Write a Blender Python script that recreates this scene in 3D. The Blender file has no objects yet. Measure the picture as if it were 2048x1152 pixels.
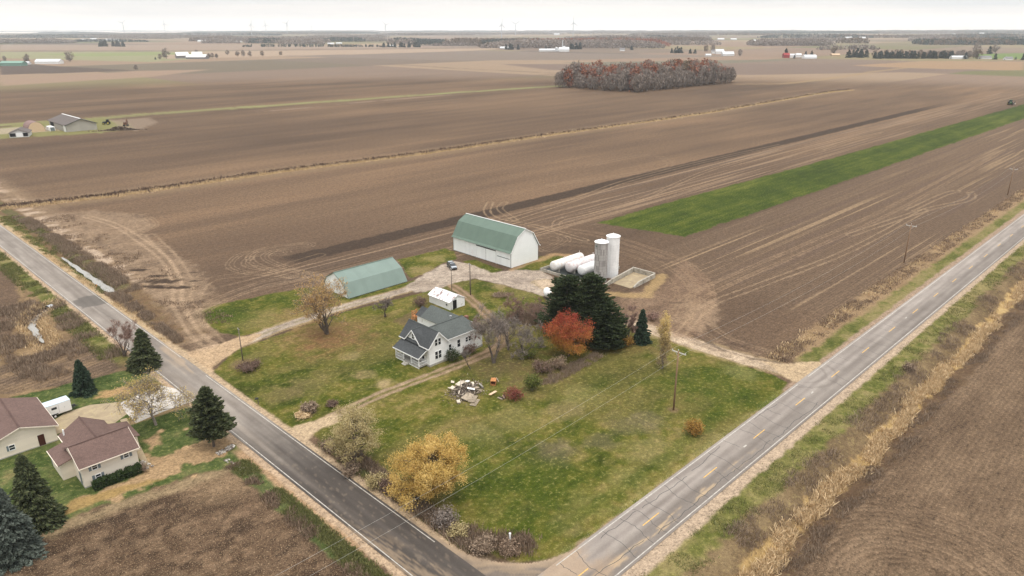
HAZE = 7.0e-5
EXPO = 0.1
import bpy, math, random
import numpy as np

random.seed(7)
RNG = np.random.default_rng(11)
C = bpy.context.scene.collection
sc = bpy.context.scene

# ---------------------------------------------------------------- camera model
# world axes: +X runs along the county road (away to the upper right of the view),
# +Y runs along the side road (away to the upper left); the camera hovers over the corner
FPX, PITCH, ROLL, H = 1430.0, math.radians(20.0), math.radians(0.15), 62.5
R2 = math.sqrt(2.0)

def ray(u, v):
    x, y = u - 1024.0, v - 576.0
    c, s = math.cos(ROLL), math.sin(ROLL)
    x, y = x * c - y * s, x * s + y * c
    D = y * math.cos(PITCH) + FPX * math.sin(PITCH)
    F = FPX * math.cos(PITCH) - y * math.sin(PITCH)
    return ((F + x) / R2, (F - x) / R2, -D)

def P(u, v, z=0.0):
    r = ray(u, v)
    t = (H - z) / -r[2]
    return (r[0] * t, r[1] * t)

def PP(pts):
    return [P(*q) for q in pts]

def height(ub, vb, ut, vt):
    b = P(ub, vb)
    r = ray(ut, vt)
    t = (b[0] * r[0] + b[1] * r[1]) / (r[0] ** 2 + r[1] ** 2)
    return H + t * r[2]

# ---------------------------------------------------------------- numpy noise
def _h(i, j, seed):
    n = (i * 374761393 + j * 668265263 + seed * 974711) & 0x7FFFFFFF
    n = ((n ^ (n >> 13)) * 1274126177) & 0x7FFFFFFF
    return ((n ^ (n >> 16)) & 0xFFFF) / 65535.0

def vnoise(x, y, seed=0):
    xi = np.floor(x).astype(np.int64)
    yi = np.floor(y).astype(np.int64)
    fx, fy = x - xi, y - yi
    fx = fx * fx * (3 - 2 * fx)
    fy = fy * fy * (3 - 2 * fy)
    a = _h(xi, yi, seed); b = _h(xi + 1, yi, seed)
    c = _h(xi, yi + 1, seed); d = _h(xi + 1, yi + 1, seed)
    return (a * (1 - fx) + b * fx) * (1 - fy) + (c * (1 - fx) + d * fx) * fy

def fbm(x, y, o=3, seed=0):
    s = 0.0; a = 0.5; t = 0.0
    for k in range(o):
        s = s + a * vnoise(x * 2 ** k + 17.3 * k, y * 2 ** k - 9.1 * k, seed + k)
        t += a; a *= 0.5
    return s / t

def sst(e0, e1, x):
    t = np.clip((x - e0) / (e1 - e0), 0, 1)
    return t * t * (3 - 2 * t)

def lin(c):
    c = c / 255.0
    return c / 12.92 if c <= 0.04045 else ((c + 0.055) / 1.055) ** 2.4

ALB = 1.0 / 1.34          # photographed ground tone -> base colour
def S(r, g, b):
    return (lin(r) * ALB, lin(g) * ALB, lin(b) * ALB)

# ---------------------------------------------------------------- materials
def newmat(name):
    m = bpy.data.materials.new(name)
    m.use_nodes = True
    nt = m.node_tree
    nt.nodes.clear()
    out = nt.nodes.new('ShaderNodeOutputMaterial')
    bs = nt.nodes.new('ShaderNodeBsdfPrincipled')
    nt.links.new(bs.outputs[0], out.inputs[0])
    bs.inputs['Specular IOR Level'].default_value = 0.25
    return m, nt, bs

def nd(nt, typ, **kw):
    n = nt.nodes.new(typ)
    for k, v in kw.items():
        if k.startswith('i_'):
            n.inputs[k[2:].replace('_', ' ')].default_value = v
        else:
            setattr(n, k, v)
    return n

def mth(nt, op, a, b=None, c=None):
    n = nt.nodes.new('ShaderNodeMath'); n.operation = op
    for i, x in enumerate((a, b, c)):
        if x is None: continue
        if isinstance(x, (int, float)): n.inputs[i].default_value = x
        else: nt.links.new(x, n.inputs[i])
    return n.outputs[0]

def mixc(nt, fac, a, b, typ='MIX'):
    n = nt.nodes.new('ShaderNodeMix'); n.data_type = 'RGBA'; n.blend_type = typ
    for i, x in ((0, fac), (6, a), (7, b)):
        if isinstance(x, (int, float)): n.inputs[i].default_value = x
        elif isinstance(x, tuple): n.inputs[i].default_value = (*x[:3], 1)
        else: nt.links.new(x, n.inputs[i])
    return n.outputs[2]

def noise(nt, vec, scale, detail=3, rough=0.55):
    n = nt.nodes.new('ShaderNodeTexNoise')
    n.inputs['Scale'].default_value = scale
    n.inputs['Detail'].default_value = detail
    n.inputs['Roughness'].default_value = rough
    if vec is not None: nt.links.new(vec, n.inputs['Vector'])
    return n.outputs['Fac']

def remap(nt, x, a, b, c, d):
    n = nt.nodes.new('ShaderNodeMapRange')
    nt.links.new(x, n.inputs[0])
    for i, v in enumerate((a, b, c, d)): n.inputs[i + 1].default_value = v
    return n.outputs[0]

def mat_plain(name, col, rough=0.6, var=0.12, scale=1.2, metal=0.0, spec=0.3, streak=0.0, bump=0.0, dirt=None):
    """base colour broken up by weathering noise in object space"""
    m, nt, bs = newmat(name)
    tc = nt.nodes.new('ShaderNodeTexCoord')
    v = tc.outputs['Object']
    n = noise(nt, v, scale, 5, 0.6)
    f = remap(nt, n, 0.3, 0.7, 1 - var, 1 + var)
    c = mixc(nt, 1.0, tuple(col), f, 'MULTIPLY')
    if streak:
        mp = nd(nt, 'ShaderNodeMapping'); nt.links.new(v, mp.inputs[0]); mp.inputs['Scale'].default_value = (2.2, 2.2, 0.12)
        s = noise(nt, mp.outputs[0], 1.0, 3)
        sf = remap(nt, s, 0.35, 0.7, 1.0, 1.0 - streak)
        c = mixc(nt, 1.0, c, sf, 'MULTIPLY')
    if dirt:
        dn = noise(nt, v, 0.8, 6, 0.7)
        df = remap(nt, dn, 0.48, 0.64, 0.0, 0.8)
        c = mixc(nt, df, c, tuple(dirt))
    nt.links.new(c, bs.inputs['Base Color'])
    bs.inputs['Roughness'].default_value = rough
    bs.inputs['Metallic'].default_value = metal
    bs.inputs['Specular IOR Level'].default_value = spec
    if bump:
        b = nd(nt, 'ShaderNodeBump'); b.inputs['Strength'].default_value = bump; b.inputs['Distance'].default_value = 0.05
        nt.links.new(noise(nt, v, scale * 6, 4), b.inputs['Height']); nt.links.new(b.outputs[0], bs.inputs['Normal'])
    return m

def mat_ribbed(name, col, axis, period, depth=0.35, rough=0.45, var=0.06, dirt=None, dirt_lo=0.55, metal=0.0, dsc=0.45):
    """ribbed sheet / lapped siding: real colour variation plus a bump along one axis"""
    m, nt, bs = newmat(name)
    tc = nt.nodes.new('ShaderNodeTexCoord'); v = tc.outputs['Object']
    sp = nd(nt, 'ShaderNodeSeparateXYZ'); nt.links.new(v, sp.inputs[0])
    x = sp.outputs['XYZ'.index(axis)]
    saw = mth(nt, 'FRACT', mth(nt, 'DIVIDE', x, period))
    rib = mth(nt, 'ABSOLUTE', mth(nt, 'SUBTRACT', saw, 0.5))
    hgt = remap(nt, rib, 0.36, 0.5, 0.0, 1.0)
    cell = nd(nt, 'ShaderNodeTexWhiteNoise', noise_dimensions='1D'); nt.links.new(mth(nt, 'FLOOR', mth(nt, 'DIVIDE', x, period * 4)), cell.inputs['W'])
    n = noise(nt, v, 0.5, 4)
    f = mth(nt, 'ADD', remap(nt, n, 0.3, 0.7, 1 - var, 1 + var), remap(nt, cell.outputs[0], 0, 1, -0.03, 0.03))
    c = mixc(nt, 1.0, tuple(col), f, 'MULTIPLY')
    if dirt:
        dn = noise(nt, v, dsc, 6, 0.68)
        c = mixc(nt, remap(nt, dn, dirt_lo, dirt_lo + 0.1, 0, 0.85), c, tuple(dirt))
    nt.links.new(c, bs.inputs['Base Color'])
    bs.inputs['Roughness'].default_value = rough
    bs.inputs['Metallic'].default_value = metal
    b = nd(nt, 'ShaderNodeBump'); b.inputs['Strength'].default_value = depth; b.inputs['Distance'].default_value = 0.04
    nt.links.new(hgt, b.inputs['Height']); nt.links.new(b.outputs[0], bs.inputs['Normal'])
    return m

def mat_shingle(name, col, var=0.22):
    m, nt, bs = newmat(name)
    tc = nt.nodes.new('ShaderNodeTexCoord'); v = tc.outputs['Object']
    n1 = noise(nt, v, 7.0, 3, 0.7); n2 = noise(nt, v, 0.35, 3)
    vo = nd(nt, 'ShaderNodeTexVoronoi'); vo.inputs['Scale'].default_value = 4.0; nt.links.new(v, vo.inputs['Vector'])
    sp = nd(nt, 'ShaderNodeSeparateColor'); nt.links.new(vo.outputs['Color'], sp.inputs[0])
    f = mth(nt, 'ADD', remap(nt, n1, 0.3, 0.7, 1 - var, 1 + var), mth(nt, 'ADD', remap(nt, n2, 0.3, 0.7, -0.1, 0.1), remap(nt, sp.outputs[0], 0, 1, -0.1, 0.1)))
    nt.links.new(mixc(nt, 1.0, tuple(col), f, 'MULTIPLY'), bs.inputs['Base Color'])
    bs.inputs['Roughness'].default_value = 0.9
    return m

def mat_tint(name, cols, rough=0.8, trans=0.0):
    """foliage / twigs / straw: every small face carries its own tint"""
    m, nt, bs = newmat(name)
    at = nd(nt, 'ShaderNodeAttribute', attribute_name='tint')
    rp = nd(nt, 'ShaderNodeValToRGB')
    el = rp.color_ramp.elements
    while len(el) < len(cols): el.new(0.5)
    for i, c in enumerate(cols):
        el[i].position = i / max(1, len(cols) - 1); el[i].color = (*c, 1)
    nt.links.new(at.outputs['Fac'], rp.inputs[0])
    nt.links.new(rp.outputs[0], bs.inputs['Base Color'])
    bs.inputs['Roughness'].default_value = rough
    bs.inputs['Specular IOR Level'].default_value = 0.1
    if trans:
        out = [n for n in nt.nodes if n.type == 'OUTPUT_MATERIAL'][0]
        tr = nd(nt, 'ShaderNodeBsdfTranslucent'); nt.links.new(rp.outputs[0], tr.inputs[0])
        mx = nd(nt, 'ShaderNodeMixShader'); mx.inputs[0].default_value = trans
        nt.links.new(bs.outputs[0], mx.inputs[1]); nt.links.new(tr.outputs[0], mx.inputs[2]); nt.links.new(mx.outputs[0], out.inputs[0])
    return m

def mat_glass(name, col=(0.02, 0.025, 0.03)):
    m, nt, bs = newmat(name)
    bs.inputs['Base Color'].default_value = (*col, 1)
    bs.inputs['Roughness'].default_value = 0.08
    bs.inputs['Specular IOR Level'].default_value = 0.6
    return m

# ---------------------------------------------------------------- objects
def tag(o, label=None, cat=None, group=None, kind=None):
    if label: o['label'] = label
    if cat: o['category'] = cat
    if group: o['group'] = group
    if kind: o['kind'] = kind
    return o

def thing(name, label, cat, loc=(0, 0, 0), rz=0.0, group=None):
    o = bpy.data.objects.new(name, None)
    o.empty_display_size = 0.5
    C.objects.link(o); o.location = loc; o.rotation_euler = (0, 0, rz)
    return tag(o, label, cat, group)

def np_mesh(name, V, F, mat=None, parent=None, tint=None, smooth=False, loc=None):
    """V (n,3); F list of index arrays with one face size each"""
    me = bpy.data.meshes.new(name)
    V = np.ascontiguousarray(V, dtype=np.float32)
    if not isinstance(F, (list, tuple)): F = [F]
    F = [np.asarray(f, dtype=np.int32) for f in F if len(f)]
    me.vertices.add(len(V)); me.vertices.foreach_set('co', V.ravel())
    nl = sum(f.size for f in F); nf = sum(len(f) for f in F)
    me.loops.add(nl); me.polygons.add(nf)
    me.loops.foreach_set('vertex_index', np.concatenate([f.ravel() for f in F]))
    tot = np.concatenate([np.full(len(f), f.shape[1], np.int32) for f in F])
    st = np.zeros(nf, np.int32); st[1:] = np.cumsum(tot)[:-1]
    me.polygons.foreach_set('loop_start', st)
    if smooth: me.polygons.foreach_set('use_smooth', np.ones(nf, bool))
    me.update(calc_edges=True)
    if tint is not None:
        a = me.attributes.new('tint', 'FLOAT', 'FACE'); a.data.foreach_set('value', np.ascontiguousarray(tint, np.float32))
    if mat: me.materials.append(mat)
    o = bpy.data.objects.new(name, me); C.objects.link(o)
    if parent is not None: o.parent = parent
    if loc is not None: o.location = loc
    return o

class MB:
    """collects polygons, then becomes ONE mesh object"""
    def __init__(s): s.v = []; s.f = []
    def poly(s, pts):
        n = len(s.v); s.v += [tuple(p) for p in pts]; s.f.append(list(range(n, n + len(pts)))); return s
    def box(s, x0, x1, y0, y1, z0, z1):
        n = len(s.v)
        s.v += [(x, y, z) for z in (z0, z1) for x, y in ((x0, y0), (x1, y0), (x1, y1), (x0, y1))]
        s.f += [[n + i for i in q] for q in ((3, 2, 1, 0), (4, 5, 6, 7), (0, 1, 5, 4), (1, 2, 6, 5), (2, 3, 7, 6), (3, 0, 4, 7))]
        return s
    def bar(s, p, q, w, h=None):
        """rectangular bar from p to q"""
        h = h or w
        p, q = np.array(p, float), np.array(q, float); d = q - p; d /= np.linalg.norm(d)
        up = np.array((0, 0, 1.0)) if abs(d[2]) < 0.9 else np.array((1.0, 0, 0))
        a = np.cross(d, up); a /= np.linalg.norm(a); b = np.cross(a, d)
        n = len(s.v)
        for c in (p, q):
            for i, j in ((-1, -1), (1, -1), (1, 1), (-1, 1)): s.v.append(tuple(c + a * i * w / 2 + b * j * h / 2))
        s.f += [[n + i for i in k] for k in ((3, 2, 1, 0), (4, 5, 6, 7), (0, 1, 5, 4), (1, 2, 6, 5), (2, 3, 7, 6), (3, 0, 4, 7))]
        return s
    def slab(s, pts, t, n=None):
        """polygon thickened downwards along its normal"""
        q = [np.array(p, float) for p in pts]
        nn = np.cross(q[1] - q[0], q[2] - q[1]); nn /= np.linalg.norm(nn)
        if nn[2] < 0: q = q[::-1]; nn = -nn
        lo = [p - nn * t for p in q]; k = len(q); b = len(s.v)
        s.v += [tuple(p) for p in q] + [tuple(p) for p in lo]
        s.f.append([b + i for i in range(k)]); s.f.append([b + k + i for i in reversed(range(k))])
        for i in range(k): j = (i + 1) % k; s.f.append([b + i, b + k + i, b + k + j, b + j])
        return s
    def prism(s, prof, axis, c0, c1):
        """closed profile [(t,z)...] swept along x or y"""
        k = len(prof); b = len(s.v)
        for c in (c0, c1):
            for t, z in prof: s.v.append((c, t, z) if axis == 'x' else (t, c, z))
        s.f.append([b + i for i in range(k)][::-1]); s.f.append([b + k + i for i in range(k)])
        for i in range(k): j = (i + 1) % k; s.f.append([b + i, b + j, b + k + j, b + k + i])
        return s
    def lathe(s, prof, c=(0, 0, 0), n=24, axis='z', caps=True):
        """prof [(r,h)...] turned about an axis through c"""
        b = len(s.v)
        for r, h in prof:
            for i in range(n):
                a = 2 * math.pi * i / n; x, y = r * math.cos(a), r * math.sin(a)
                p = (x, y, h) if axis == 'z' else ((h, x, y) if axis == 'x' else (x, h, y))
                s.v.append((c[0] + p[0], c[1] + p[1], c[2] + p[2]))
        for k in range(len(prof) - 1):
            for i in range(n):
                j = (i + 1) % n; s.f.append([b + k * n + i, b + k * n + j, b + (k + 1) * n + j, b + (k + 1) * n + i])
        if caps:
            s.f.append([b + i for i in range(n)][::-1]); m = b + (len(prof) - 1) * n; s.f.append([m + i for i in range(n)])
        return s
    def build(s, name, mat, parent=None, smooth=False, loc=None, bevel=0.0):
        me = bpy.data.meshes.new(name); me.from_pydata(s.v, [], s.f)
        me.update()
        if bevel or True:
            import bmesh
            bm = bmesh.new(); bm.from_mesh(me)
            bmesh.ops.recalc_face_normals(bm, faces=bm.faces)
            if bevel: bmesh.ops.bevel(bm, geom=bm.edges[:], offset=bevel, segments=1, affect='EDGES')
            bm.to_mesh(me); bm.free()
        if smooth:
            for p in me.polygons: p.use_smooth = True
        me.materials.append(mat)
        o = bpy.data.objects.new(name, me); C.objects.link(o)
        if parent is not None: o.parent = parent
        if loc is not None: o.location = loc
        return o

def copy_tree(o, parent=None):
    c = o.copy(); C.objects.link(c)
    if parent is not None: c.parent = parent
    for ch in list(o.children): copy_tree(ch, c)
    return c
# ================================================================ GROUND
def axis_grid(lo, hi, step, growth, far_lo, far_hi):
    mid = list(np.arange(lo, hi + step / 2, step))
    up = []; x = mid[-1]; d = step
    while x < far_hi:
        d = step + growth * (x - hi); x += d; up.append(x)
    dn = []; x = mid[0]
    while x > far_lo:
        d = step + growth * 2.5 * (lo - x); x -= d; dn.append(x)
    return np.array(dn[::-1] + mid + up)

GX = axis_grid(0, 200, 0.32, 0.018, -150, 17000)
GY = axis_grid(2, 215, 0.32, 0.018, -150, 17000)
XX, YY = np.meshgrid(GX, GY, indexing='xy')
nX, nY = len(GX), len(GY)
lat, fwd = (XX - YY) / R2, (XX + YY) / R2
keepv = (np.abs(lat) < 0.95 * fwd + 45) & (fwd > 25) & (fwd < 13500)
qi = keepv[:-1, :-1] & keepv[1:, :-1] & keepv[:-1, 1:] & keepv[1:, 1:]
idx = np.arange(nX * nY).reshape(nY, nX)
used = np.zeros(nX * nY, bool)
Q = np.stack([idx[:-1, :-1][qi], idx[:-1, 1:][qi], idx[1:, 1:][qi], idx[1:, :-1][qi]], 1)
used[Q.ravel()] = True
remapi = np.full(nX * nY, -1, np.int64); remapi[used] = np.arange(used.sum())
Q = remapi[Q]
X = XX.ravel()[used]; Y = YY.ravel()[used]
N = len(X)

class Canvas:
    """base colour + texture weights painted per vertex"""
    def __init__(s, x, y):
        s.x, s.y = x, y; n = len(x)
        s.col = np.zeros((n, 3), np.float32)
        s.grass = np.zeros(n, np.float32); s.fur = np.zeros(n, np.float32); s.ph = (y / 0.76).astype(np.float32)
        s.res = np.zeros(n, np.float32); s.grav = np.zeros(n, np.float32)
        s.cls = np.zeros(n, np.int8)
        s.wob = fbm(x / 1.7, y / 1.7, 3, 5) - 0.5          # ragged edges
        s.wob2 = fbm(x / 9.0, y / 9.0, 3, 15) - 0.5
    def put(s, m, col, grass=None, fur=None, res=None, grav=None, cls=None, thr=0.5):
        m = np.clip(m, 0, 1).astype(np.float32)
        if isinstance(col, tuple): col = np.array(col, np.float32)[None, :]
        s.col += (col - s.col) * m[:, None]
        for k, v in (('grass', grass), ('fur', fur), ('res', res), ('grav', grav)):
            if v is not None: a = getattr(s, k); a += (v - a) * m
        if cls is not None: s.cls[m > thr] = cls
    def mul(s, m, k):
        """tint an area (a different soil or growth, not a shadow)"""
        s.col *= 1 + (np.array(k, np.float32)[None, :] - 1) * np.clip(m, 0, 1)[:, None].astype(np.float32)
    def sd_poly(s, pts, far=12.0):
        pts = np.array(pts, float)
        lo, hi = pts.min(0) - far, pts.max(0) + far
        out = np.full(len(s.x), far, np.float32)
        k = np.where((s.x > lo[0]) & (s.x < hi[0]) & (s.y > lo[1]) & (s.y < hi[1]))[0]
        x, y = s.x[k], s.y[k]
        d = np.full(len(k), 1e9); ins = np.zeros(len(k), bool)
        for (x0, y0), (x1, y1) in zip(pts, np.roll(pts, -1, 0)):
            ex, ey = x1 - x0, y1 - y0
            t = np.clip(((x - x0) * ex + (y - y0) * ey) / (ex * ex + ey * ey + 1e-9), 0, 1)
            d = np.minimum(d, (x - x0 - t * ex) ** 2 + (y - y0 - t * ey) ** 2)
            if abs(ey) > 1e-9:
                c = ((y0 <= y) != (y1 <= y)) & (x < x0 + (y - y0) / ey * ex); ins ^= c
        d = np.sqrt(d); out[k] = np.where(ins, -d, d)
        return out
    def poly(s, pts, soft=0.4, rag=1.2, rag2=0.0, far=12.0):
        d = s.sd_poly(pts, max(far, rag + rag2 + soft + 2)) + s.wob * rag * 2 + s.wob2 * rag2 * 2
        return 1 - sst(-soft, soft, d)
    def d_line(s, pts, far=8.0):
        pts = np.array(pts, float)
        lo, hi = pts.min(0) - far, pts.max(0) + far
        out = np.full(len(s.x), 1e3, np.float32); sg = np.zeros(len(s.x), np.float32)
        k = np.where((s.x > lo[0]) & (s.x < hi[0]) & (s.y > lo[1]) & (s.y < hi[1]))[0]
        x, y = s.x[k], s.y[k]; d = np.full(len(k), 1e9); side = np.zeros(len(k))
        for (x0, y0), (x1, y1) in zip(pts[:-1], pts[1:]):
            ex, ey = x1 - x0, y1 - y0
            t = np.clip(((x - x0) * ex + (y - y0) * ey) / (ex * ex + ey * ey + 1e-9), 0, 1)
            dd = (x - x0 - t * ex) ** 2 + (y - y0 - t * ey) ** 2
            c = ex * (y - y0) - ey * (x - x0)
            side = np.where(dd < d, np.sign(c), side); d = np.minimum(d, dd)
        out[k] = np.sqrt(d); sg[k] = side
        return out, sg
    def line(s, pts, w, soft=0.3, rag=0.4):
        d, _ = s.d_line(pts, w + soft + rag + 3)
        return 1 - sst(w / 2 - soft, w / 2 + soft, d + s.wob * rag * 2)
    def blob(s, c, r, soft=0.5, rag=0.8, asp=1.0, ang=0.0):
        dx, dy = s.x - c[0], s.y - c[1]; ca, sa = math.cos(ang), math.sin(ang)
        u, v = dx * ca + dy * sa, (-dx * sa + dy * ca) * asp
        d = np.sqrt(u * u + v * v) / r + s.wob * rag
        return 1 - sst(1 - soft, 1 + soft, d)

def smooth_path(pts, n=8):
    pts = np.array(pts, float); out = []
    p = np.vstack([2 * pts[0] - pts[1], pts, 2 * pts[-1] - pts[-2]])
    for i in range(1, len(p) - 2):
        for t in np.linspace(0, 1, n, endpoint=False):
            a, b, c, d = p[i - 1], p[i], p[i + 1], p[i + 2]
            out.append(0.5 * (2 * b + (c - a) * t + (2 * a - 5 * b + 4 * c - d) * t * t + (3 * b - 3 * c + d - a) * t ** 3))
    out.append(pts[-1]); return np.array(out)

# ---- road edges (in metres): side road leans a little, county road is straight
def rA(y): return 46.35 - 0.0125 * (y - 60)       # right edge line of the side road
def lA(y): return 40.55 - 0.0125 * (y - 60)       # left edge line
def lB(x): return 46.5 - 0.0028 * (x - 90)        # upper edge line of the county road
def rB(x): return 40.25 - 0.0045 * (x - 70)       # lower edge line

G = Canvas(X, Y)
c = G
n60 = fbm(X / 70, Y / 45, 4, 1); n20 = fbm(X / 24, Y / 13, 3, 2); n5 = fbm(X / 5, Y / 3, 3, 3); n1 = fbm(X / 1.1, Y / 1.1, 2, 4)
streak = fbm(X / 70, Y / 0.9, 2, 6); streak2 = fbm(X / 160, Y / 4.5, 3, 7)
def ramp(n, cols):
    n = np.clip(n, 0, 1); k = len(cols) - 1; cols = np.array(cols, np.float32)
    i = np.minimum((n * k).astype(int), k - 1); f = (n * k - i)[:, None]
    return cols[i] * (1 - f) + cols[i + 1] * f
# --- open fields: worked brown soil
nb1 = fbm(X / 240, Y / 34, 3, 91); nb2 = fbm(X / 70, Y / 9, 3, 92); nb3 = fbm(X / 110, Y / 90, 3, 93)
soil = ramp((0.4 * nb1 + 0.22 * nb2 + 0.28 * nb3 + 0.1 * streak2 - 0.28) / 0.44, [S(97, 79, 64), S(112, 91, 73), S(128, 104, 82), S(146, 118, 92)])
G.put(np.ones(N), soil, fur=0.16, res=0.25)
G.cls[:] = 0
dist = np.hypot(X, Y)
# --- far patchwork of fields (section grid), soil / stubble / winter crop
cx, cy = np.floor((X + 37) / 402.0).astype(np.int64), np.floor((Y + 95) / 805.0).astype(np.int64)
hc = _h(cx, cy, 91); hc2 = _h(cx * 2 + (np.floor((Y + 95) / 402.0).astype(np.int64) % 2), cy, 17)
pal = ramp(hc2, [S(140, 122, 108), S(166, 140, 118), S(176, 152, 126), S(122, 110, 100), S(150, 140, 100), S(186, 160, 130), S(120, 122, 80)])
G.put(sst(900, 1100, dist) * 0.85, pal, fur=0.0)
# --- photo-specific far strips
def field(pts, col, soft=3.0, rag=2.0, **k): G.put(G.poly(PP(pts), soft, rag, 0, 60), col, **k)
field([(0, 104), (340, 103), (640, 101), (300, 124), (0, 116)], S(160, 156, 118), grass=0.3, cls=5)
field([(330, 104), (1010, 96), (980, 100), (740, 108), (560, 112), (330, 118)], S(184, 160, 136))
field([(0, 90), (330, 90), (760, 91), (1000, 94), (340, 101), (0, 100)], S(168, 146, 126))
field([(0, 126), (70, 130), (275, 141), (0, 150)], S(104, 90, 80))
field([(560, 112), (740, 108), (960, 101), (1130, 106), (1500, 112), (1130, 120), (900, 121)], S(142, 126, 112))
field([(0, 160), (270, 142), (420, 139), (300, 154), (0, 172)], S(168, 142, 120), soft=8)
field([(1000, 128), (1600, 128), (2048, 121), (2048, 140), (1500, 150), (1100, 140)], S(138, 118, 104), soft=9)
field([(1700, 131), (1850, 122), (2048, 123), (2048, 141), (1840, 137)], S(172, 142, 110), soft=6)
field([(1950, 108), (2060, 106), (2060, 118), (1950, 117)], S(120, 142, 78), grass=0.6, cls=5)
field([(60, 108), (330, 104), (420, 108), (180, 113)], S(150, 156, 104), grass=0.5)
field([(1130, 125), (1400, 121), (1640, 118), (1450, 127), (1200, 132)], S(132, 124, 104), soft=9)
# grass strip and light wheel line in the far field
m = G.line(PP([(-20, 251), (150, 240), (300, 228), (700, 200), (900, 186), (1115, 172)]), 15, 3, 4)
G.put(m * (0.55 + 0.6 * (n20 - 0.2)), S(158, 158, 104), grass=0.7, fur=0, cls=4)
m = G.line(PP([(300, 243), (500, 226), (760, 201), (900, 190)]), 3.0, 1.2, 1.5); G.put(m * 0.6, S(176, 152, 130))
m = G.line(PP([(780, 128), (900, 136), (1020, 142), (1110, 146)]), 9, 3, 5); G.put(m * 0.7, S(120, 104, 84), cls=4)
# tan weedy field border running beside the big field
FB = PP([(-40, 421), (250, 388), (560, 343), (840, 308), (1100, 270), (1400, 228), (1640, 187), (1700, 180)])
d, sg = G.d_line(FB, 40)
G.put((1 - sst(2, 16, d)) * 0.65, S(160, 135, 106)); G.put(1 - sst(2.0, 3.8, d + G.wob * 4), S(184, 154, 108), grass=0.7, fur=0, cls=4)
G.put((1 - sst(0.5, 1.4, np.abs(d - 0.4) + G.wob * 1.2)) * 0.8, S(92, 76, 56))
FB2 = PP([(1480, 168), (1560, 168), (1640, 160), (1750, 143), (1850, 131)])
G.put(G.line(FB2, 12, 4, 5) * 0.7, S(172, 145, 108), grass=0.3)
G.put(G.line(PP([(1500, 169), (1700, 178), (1900, 185), (2100, 190)]), 5, 2, 3) * 0.5, S(112, 98, 84))
# --- big field north of the yard: broad tonal bands
bandN = sst(190, 200, Y) * (1 - sst(290, 300, Y)) * sst(40, 70, X)
G.mul(bandN * (streak2 - 0.35), (1.12, 1.1, 1.08))
# freshly worked dark strip
m = sst(178.4, 179.6, Y + G.wob * 1.5 + G.wob2) * (1 - sst(186.5, 188.0, Y + G.wob * 1.5 + G.wob2)) * sst(90, 96, X + 3 * G.wob2) * (1 - sst(620, 760, X))
G.put(m * 0.95, S(78, 64, 53), fur=0.1, res=0.05)
m = sst(172, 173, Y) * (1 - sst(176, 177, Y)) * sst(210, 230, X) * (1 - sst(480, 600, X)); G.put(m * 0.4, S(120, 102, 88))
# light headland streaks between the strip and the barns
hd = sst(140, 150, Y) * (1 - sst(176, 178, Y)) * sst(60, 90, X)
G.put(hd * sst(0.5, 0.75, streak) * 0.6, S(178, 150, 122)); G.put(hd * sst(0.52, 0.7, fbm(X / 60, Y / 1.3 + X / 40, 2, 44)) * 0.4, S(112, 94, 80))
# rows and pale streaks of the field along the county road
m = sst(48, 50, Y) * (1 - sst(112, 114, Y)) * sst(150, 165, X - (Y - 48) * 0.1)
G.put(m * 0.7, S(120, 99, 80), fur=0.4); G.put(m * sst(0.55, 0.72, streak) * (0.15 + 0.8 * sst(0.4, 0.65, fbm(X / 90, Y / 9, 2, 45))), S(166, 140, 110))
G.put(m * sst(0.56, 0.72, fbm(X / 110, Y / 1.6, 2, 46)) * 0.55, S(112, 92, 78))
# green winter crop strip
GS = [(187.8, 146.5), (190.5, 132), (193.5, 116.2), (230, 115.4), (400, 113.5), (640, 111), (1100, 108), (1100, 131), (756, 134), (400, 141), (240, 146)]
m = G.poly(GS, 0.6, 1.0, 0.8)
crop = ramp((0.25 * n20 + 0.35 * n5 + 0.2 * streak2 + .25 * streak - 0.3) / 0.5, [S(52, 68, 16), S(66, 83, 20), S(86, 98, 30), S(112, 116, 48)])
G.put(m, crop, grass=0.9, fur=0.12, res=0, cls=2)
# --- field south of the county road
m = 1 - sst(24.6, 25.4, Y + G.wob)
s2 = ramp((0.45 * n20 + 0.35 * n5 + 0.15 * streak + .15 * n1 - 0.33) / 0.42, [S(98, 79, 62), S(116, 95, 75), S(134, 111, 88)])
G.put(m, s2, grass=0, fur=0.24, res=0.7, cls=0)
rr = np.hypot(X - 80, (Y - 13.5) * 1.05)
ring = m * sst(5.5, 8, rr + G.wob * 2) * (1 - sst(17, 20, rr))
G.ph = np.where(ring > 0.05, rr / 0.95, G.ph).astype(np.float32); G.fur += ring * 0.12
G.put(ring * sst(0.5, 0.7, fbm(rr / 1.1, np.arctan2(Y - 13, X - 80) * 2, 2, 61)) * 0.4, S(146, 122, 98))
# verge + ditch south of the county road (bands parallel to it)
yy = Y + G.wob * 2.2 + G.wob2 * 2.5
sm = (Y < rB(X) + 0.5)
def band(lo, hi, soft=0.4, w=None): w = yy if w is None else w; return sst(lo - soft, lo + soft, w) * (1 - sst(hi - soft, hi + soft, w)) * sm
grs = ramp((0.5 * n5 + 0.35 * n20 + 0.3 * n1 - 0.33) / 0.4, [S(90, 98, 42), S(112, 114, 56), S(136, 130, 76), S(156, 142, 94)])
G.put(band(33.6, 40.6), grs, grass=0.9, fur=0, res=0, cls=4)
G.put(band(30.6, 34.2, 0.7), ramp(n5, [S(98, 82, 58), S(136, 114, 84), S(160, 138, 102)]), grass=0.8, fur=0, res=0.3, cls=4)
G.put(band(27.9, 30.4, 0.5), ramp(n5, [S(150, 122, 80), S(198, 166, 112), S(214, 184, 132)]), grass=0.5, fur=0, res=0.2, cls=4)
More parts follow.
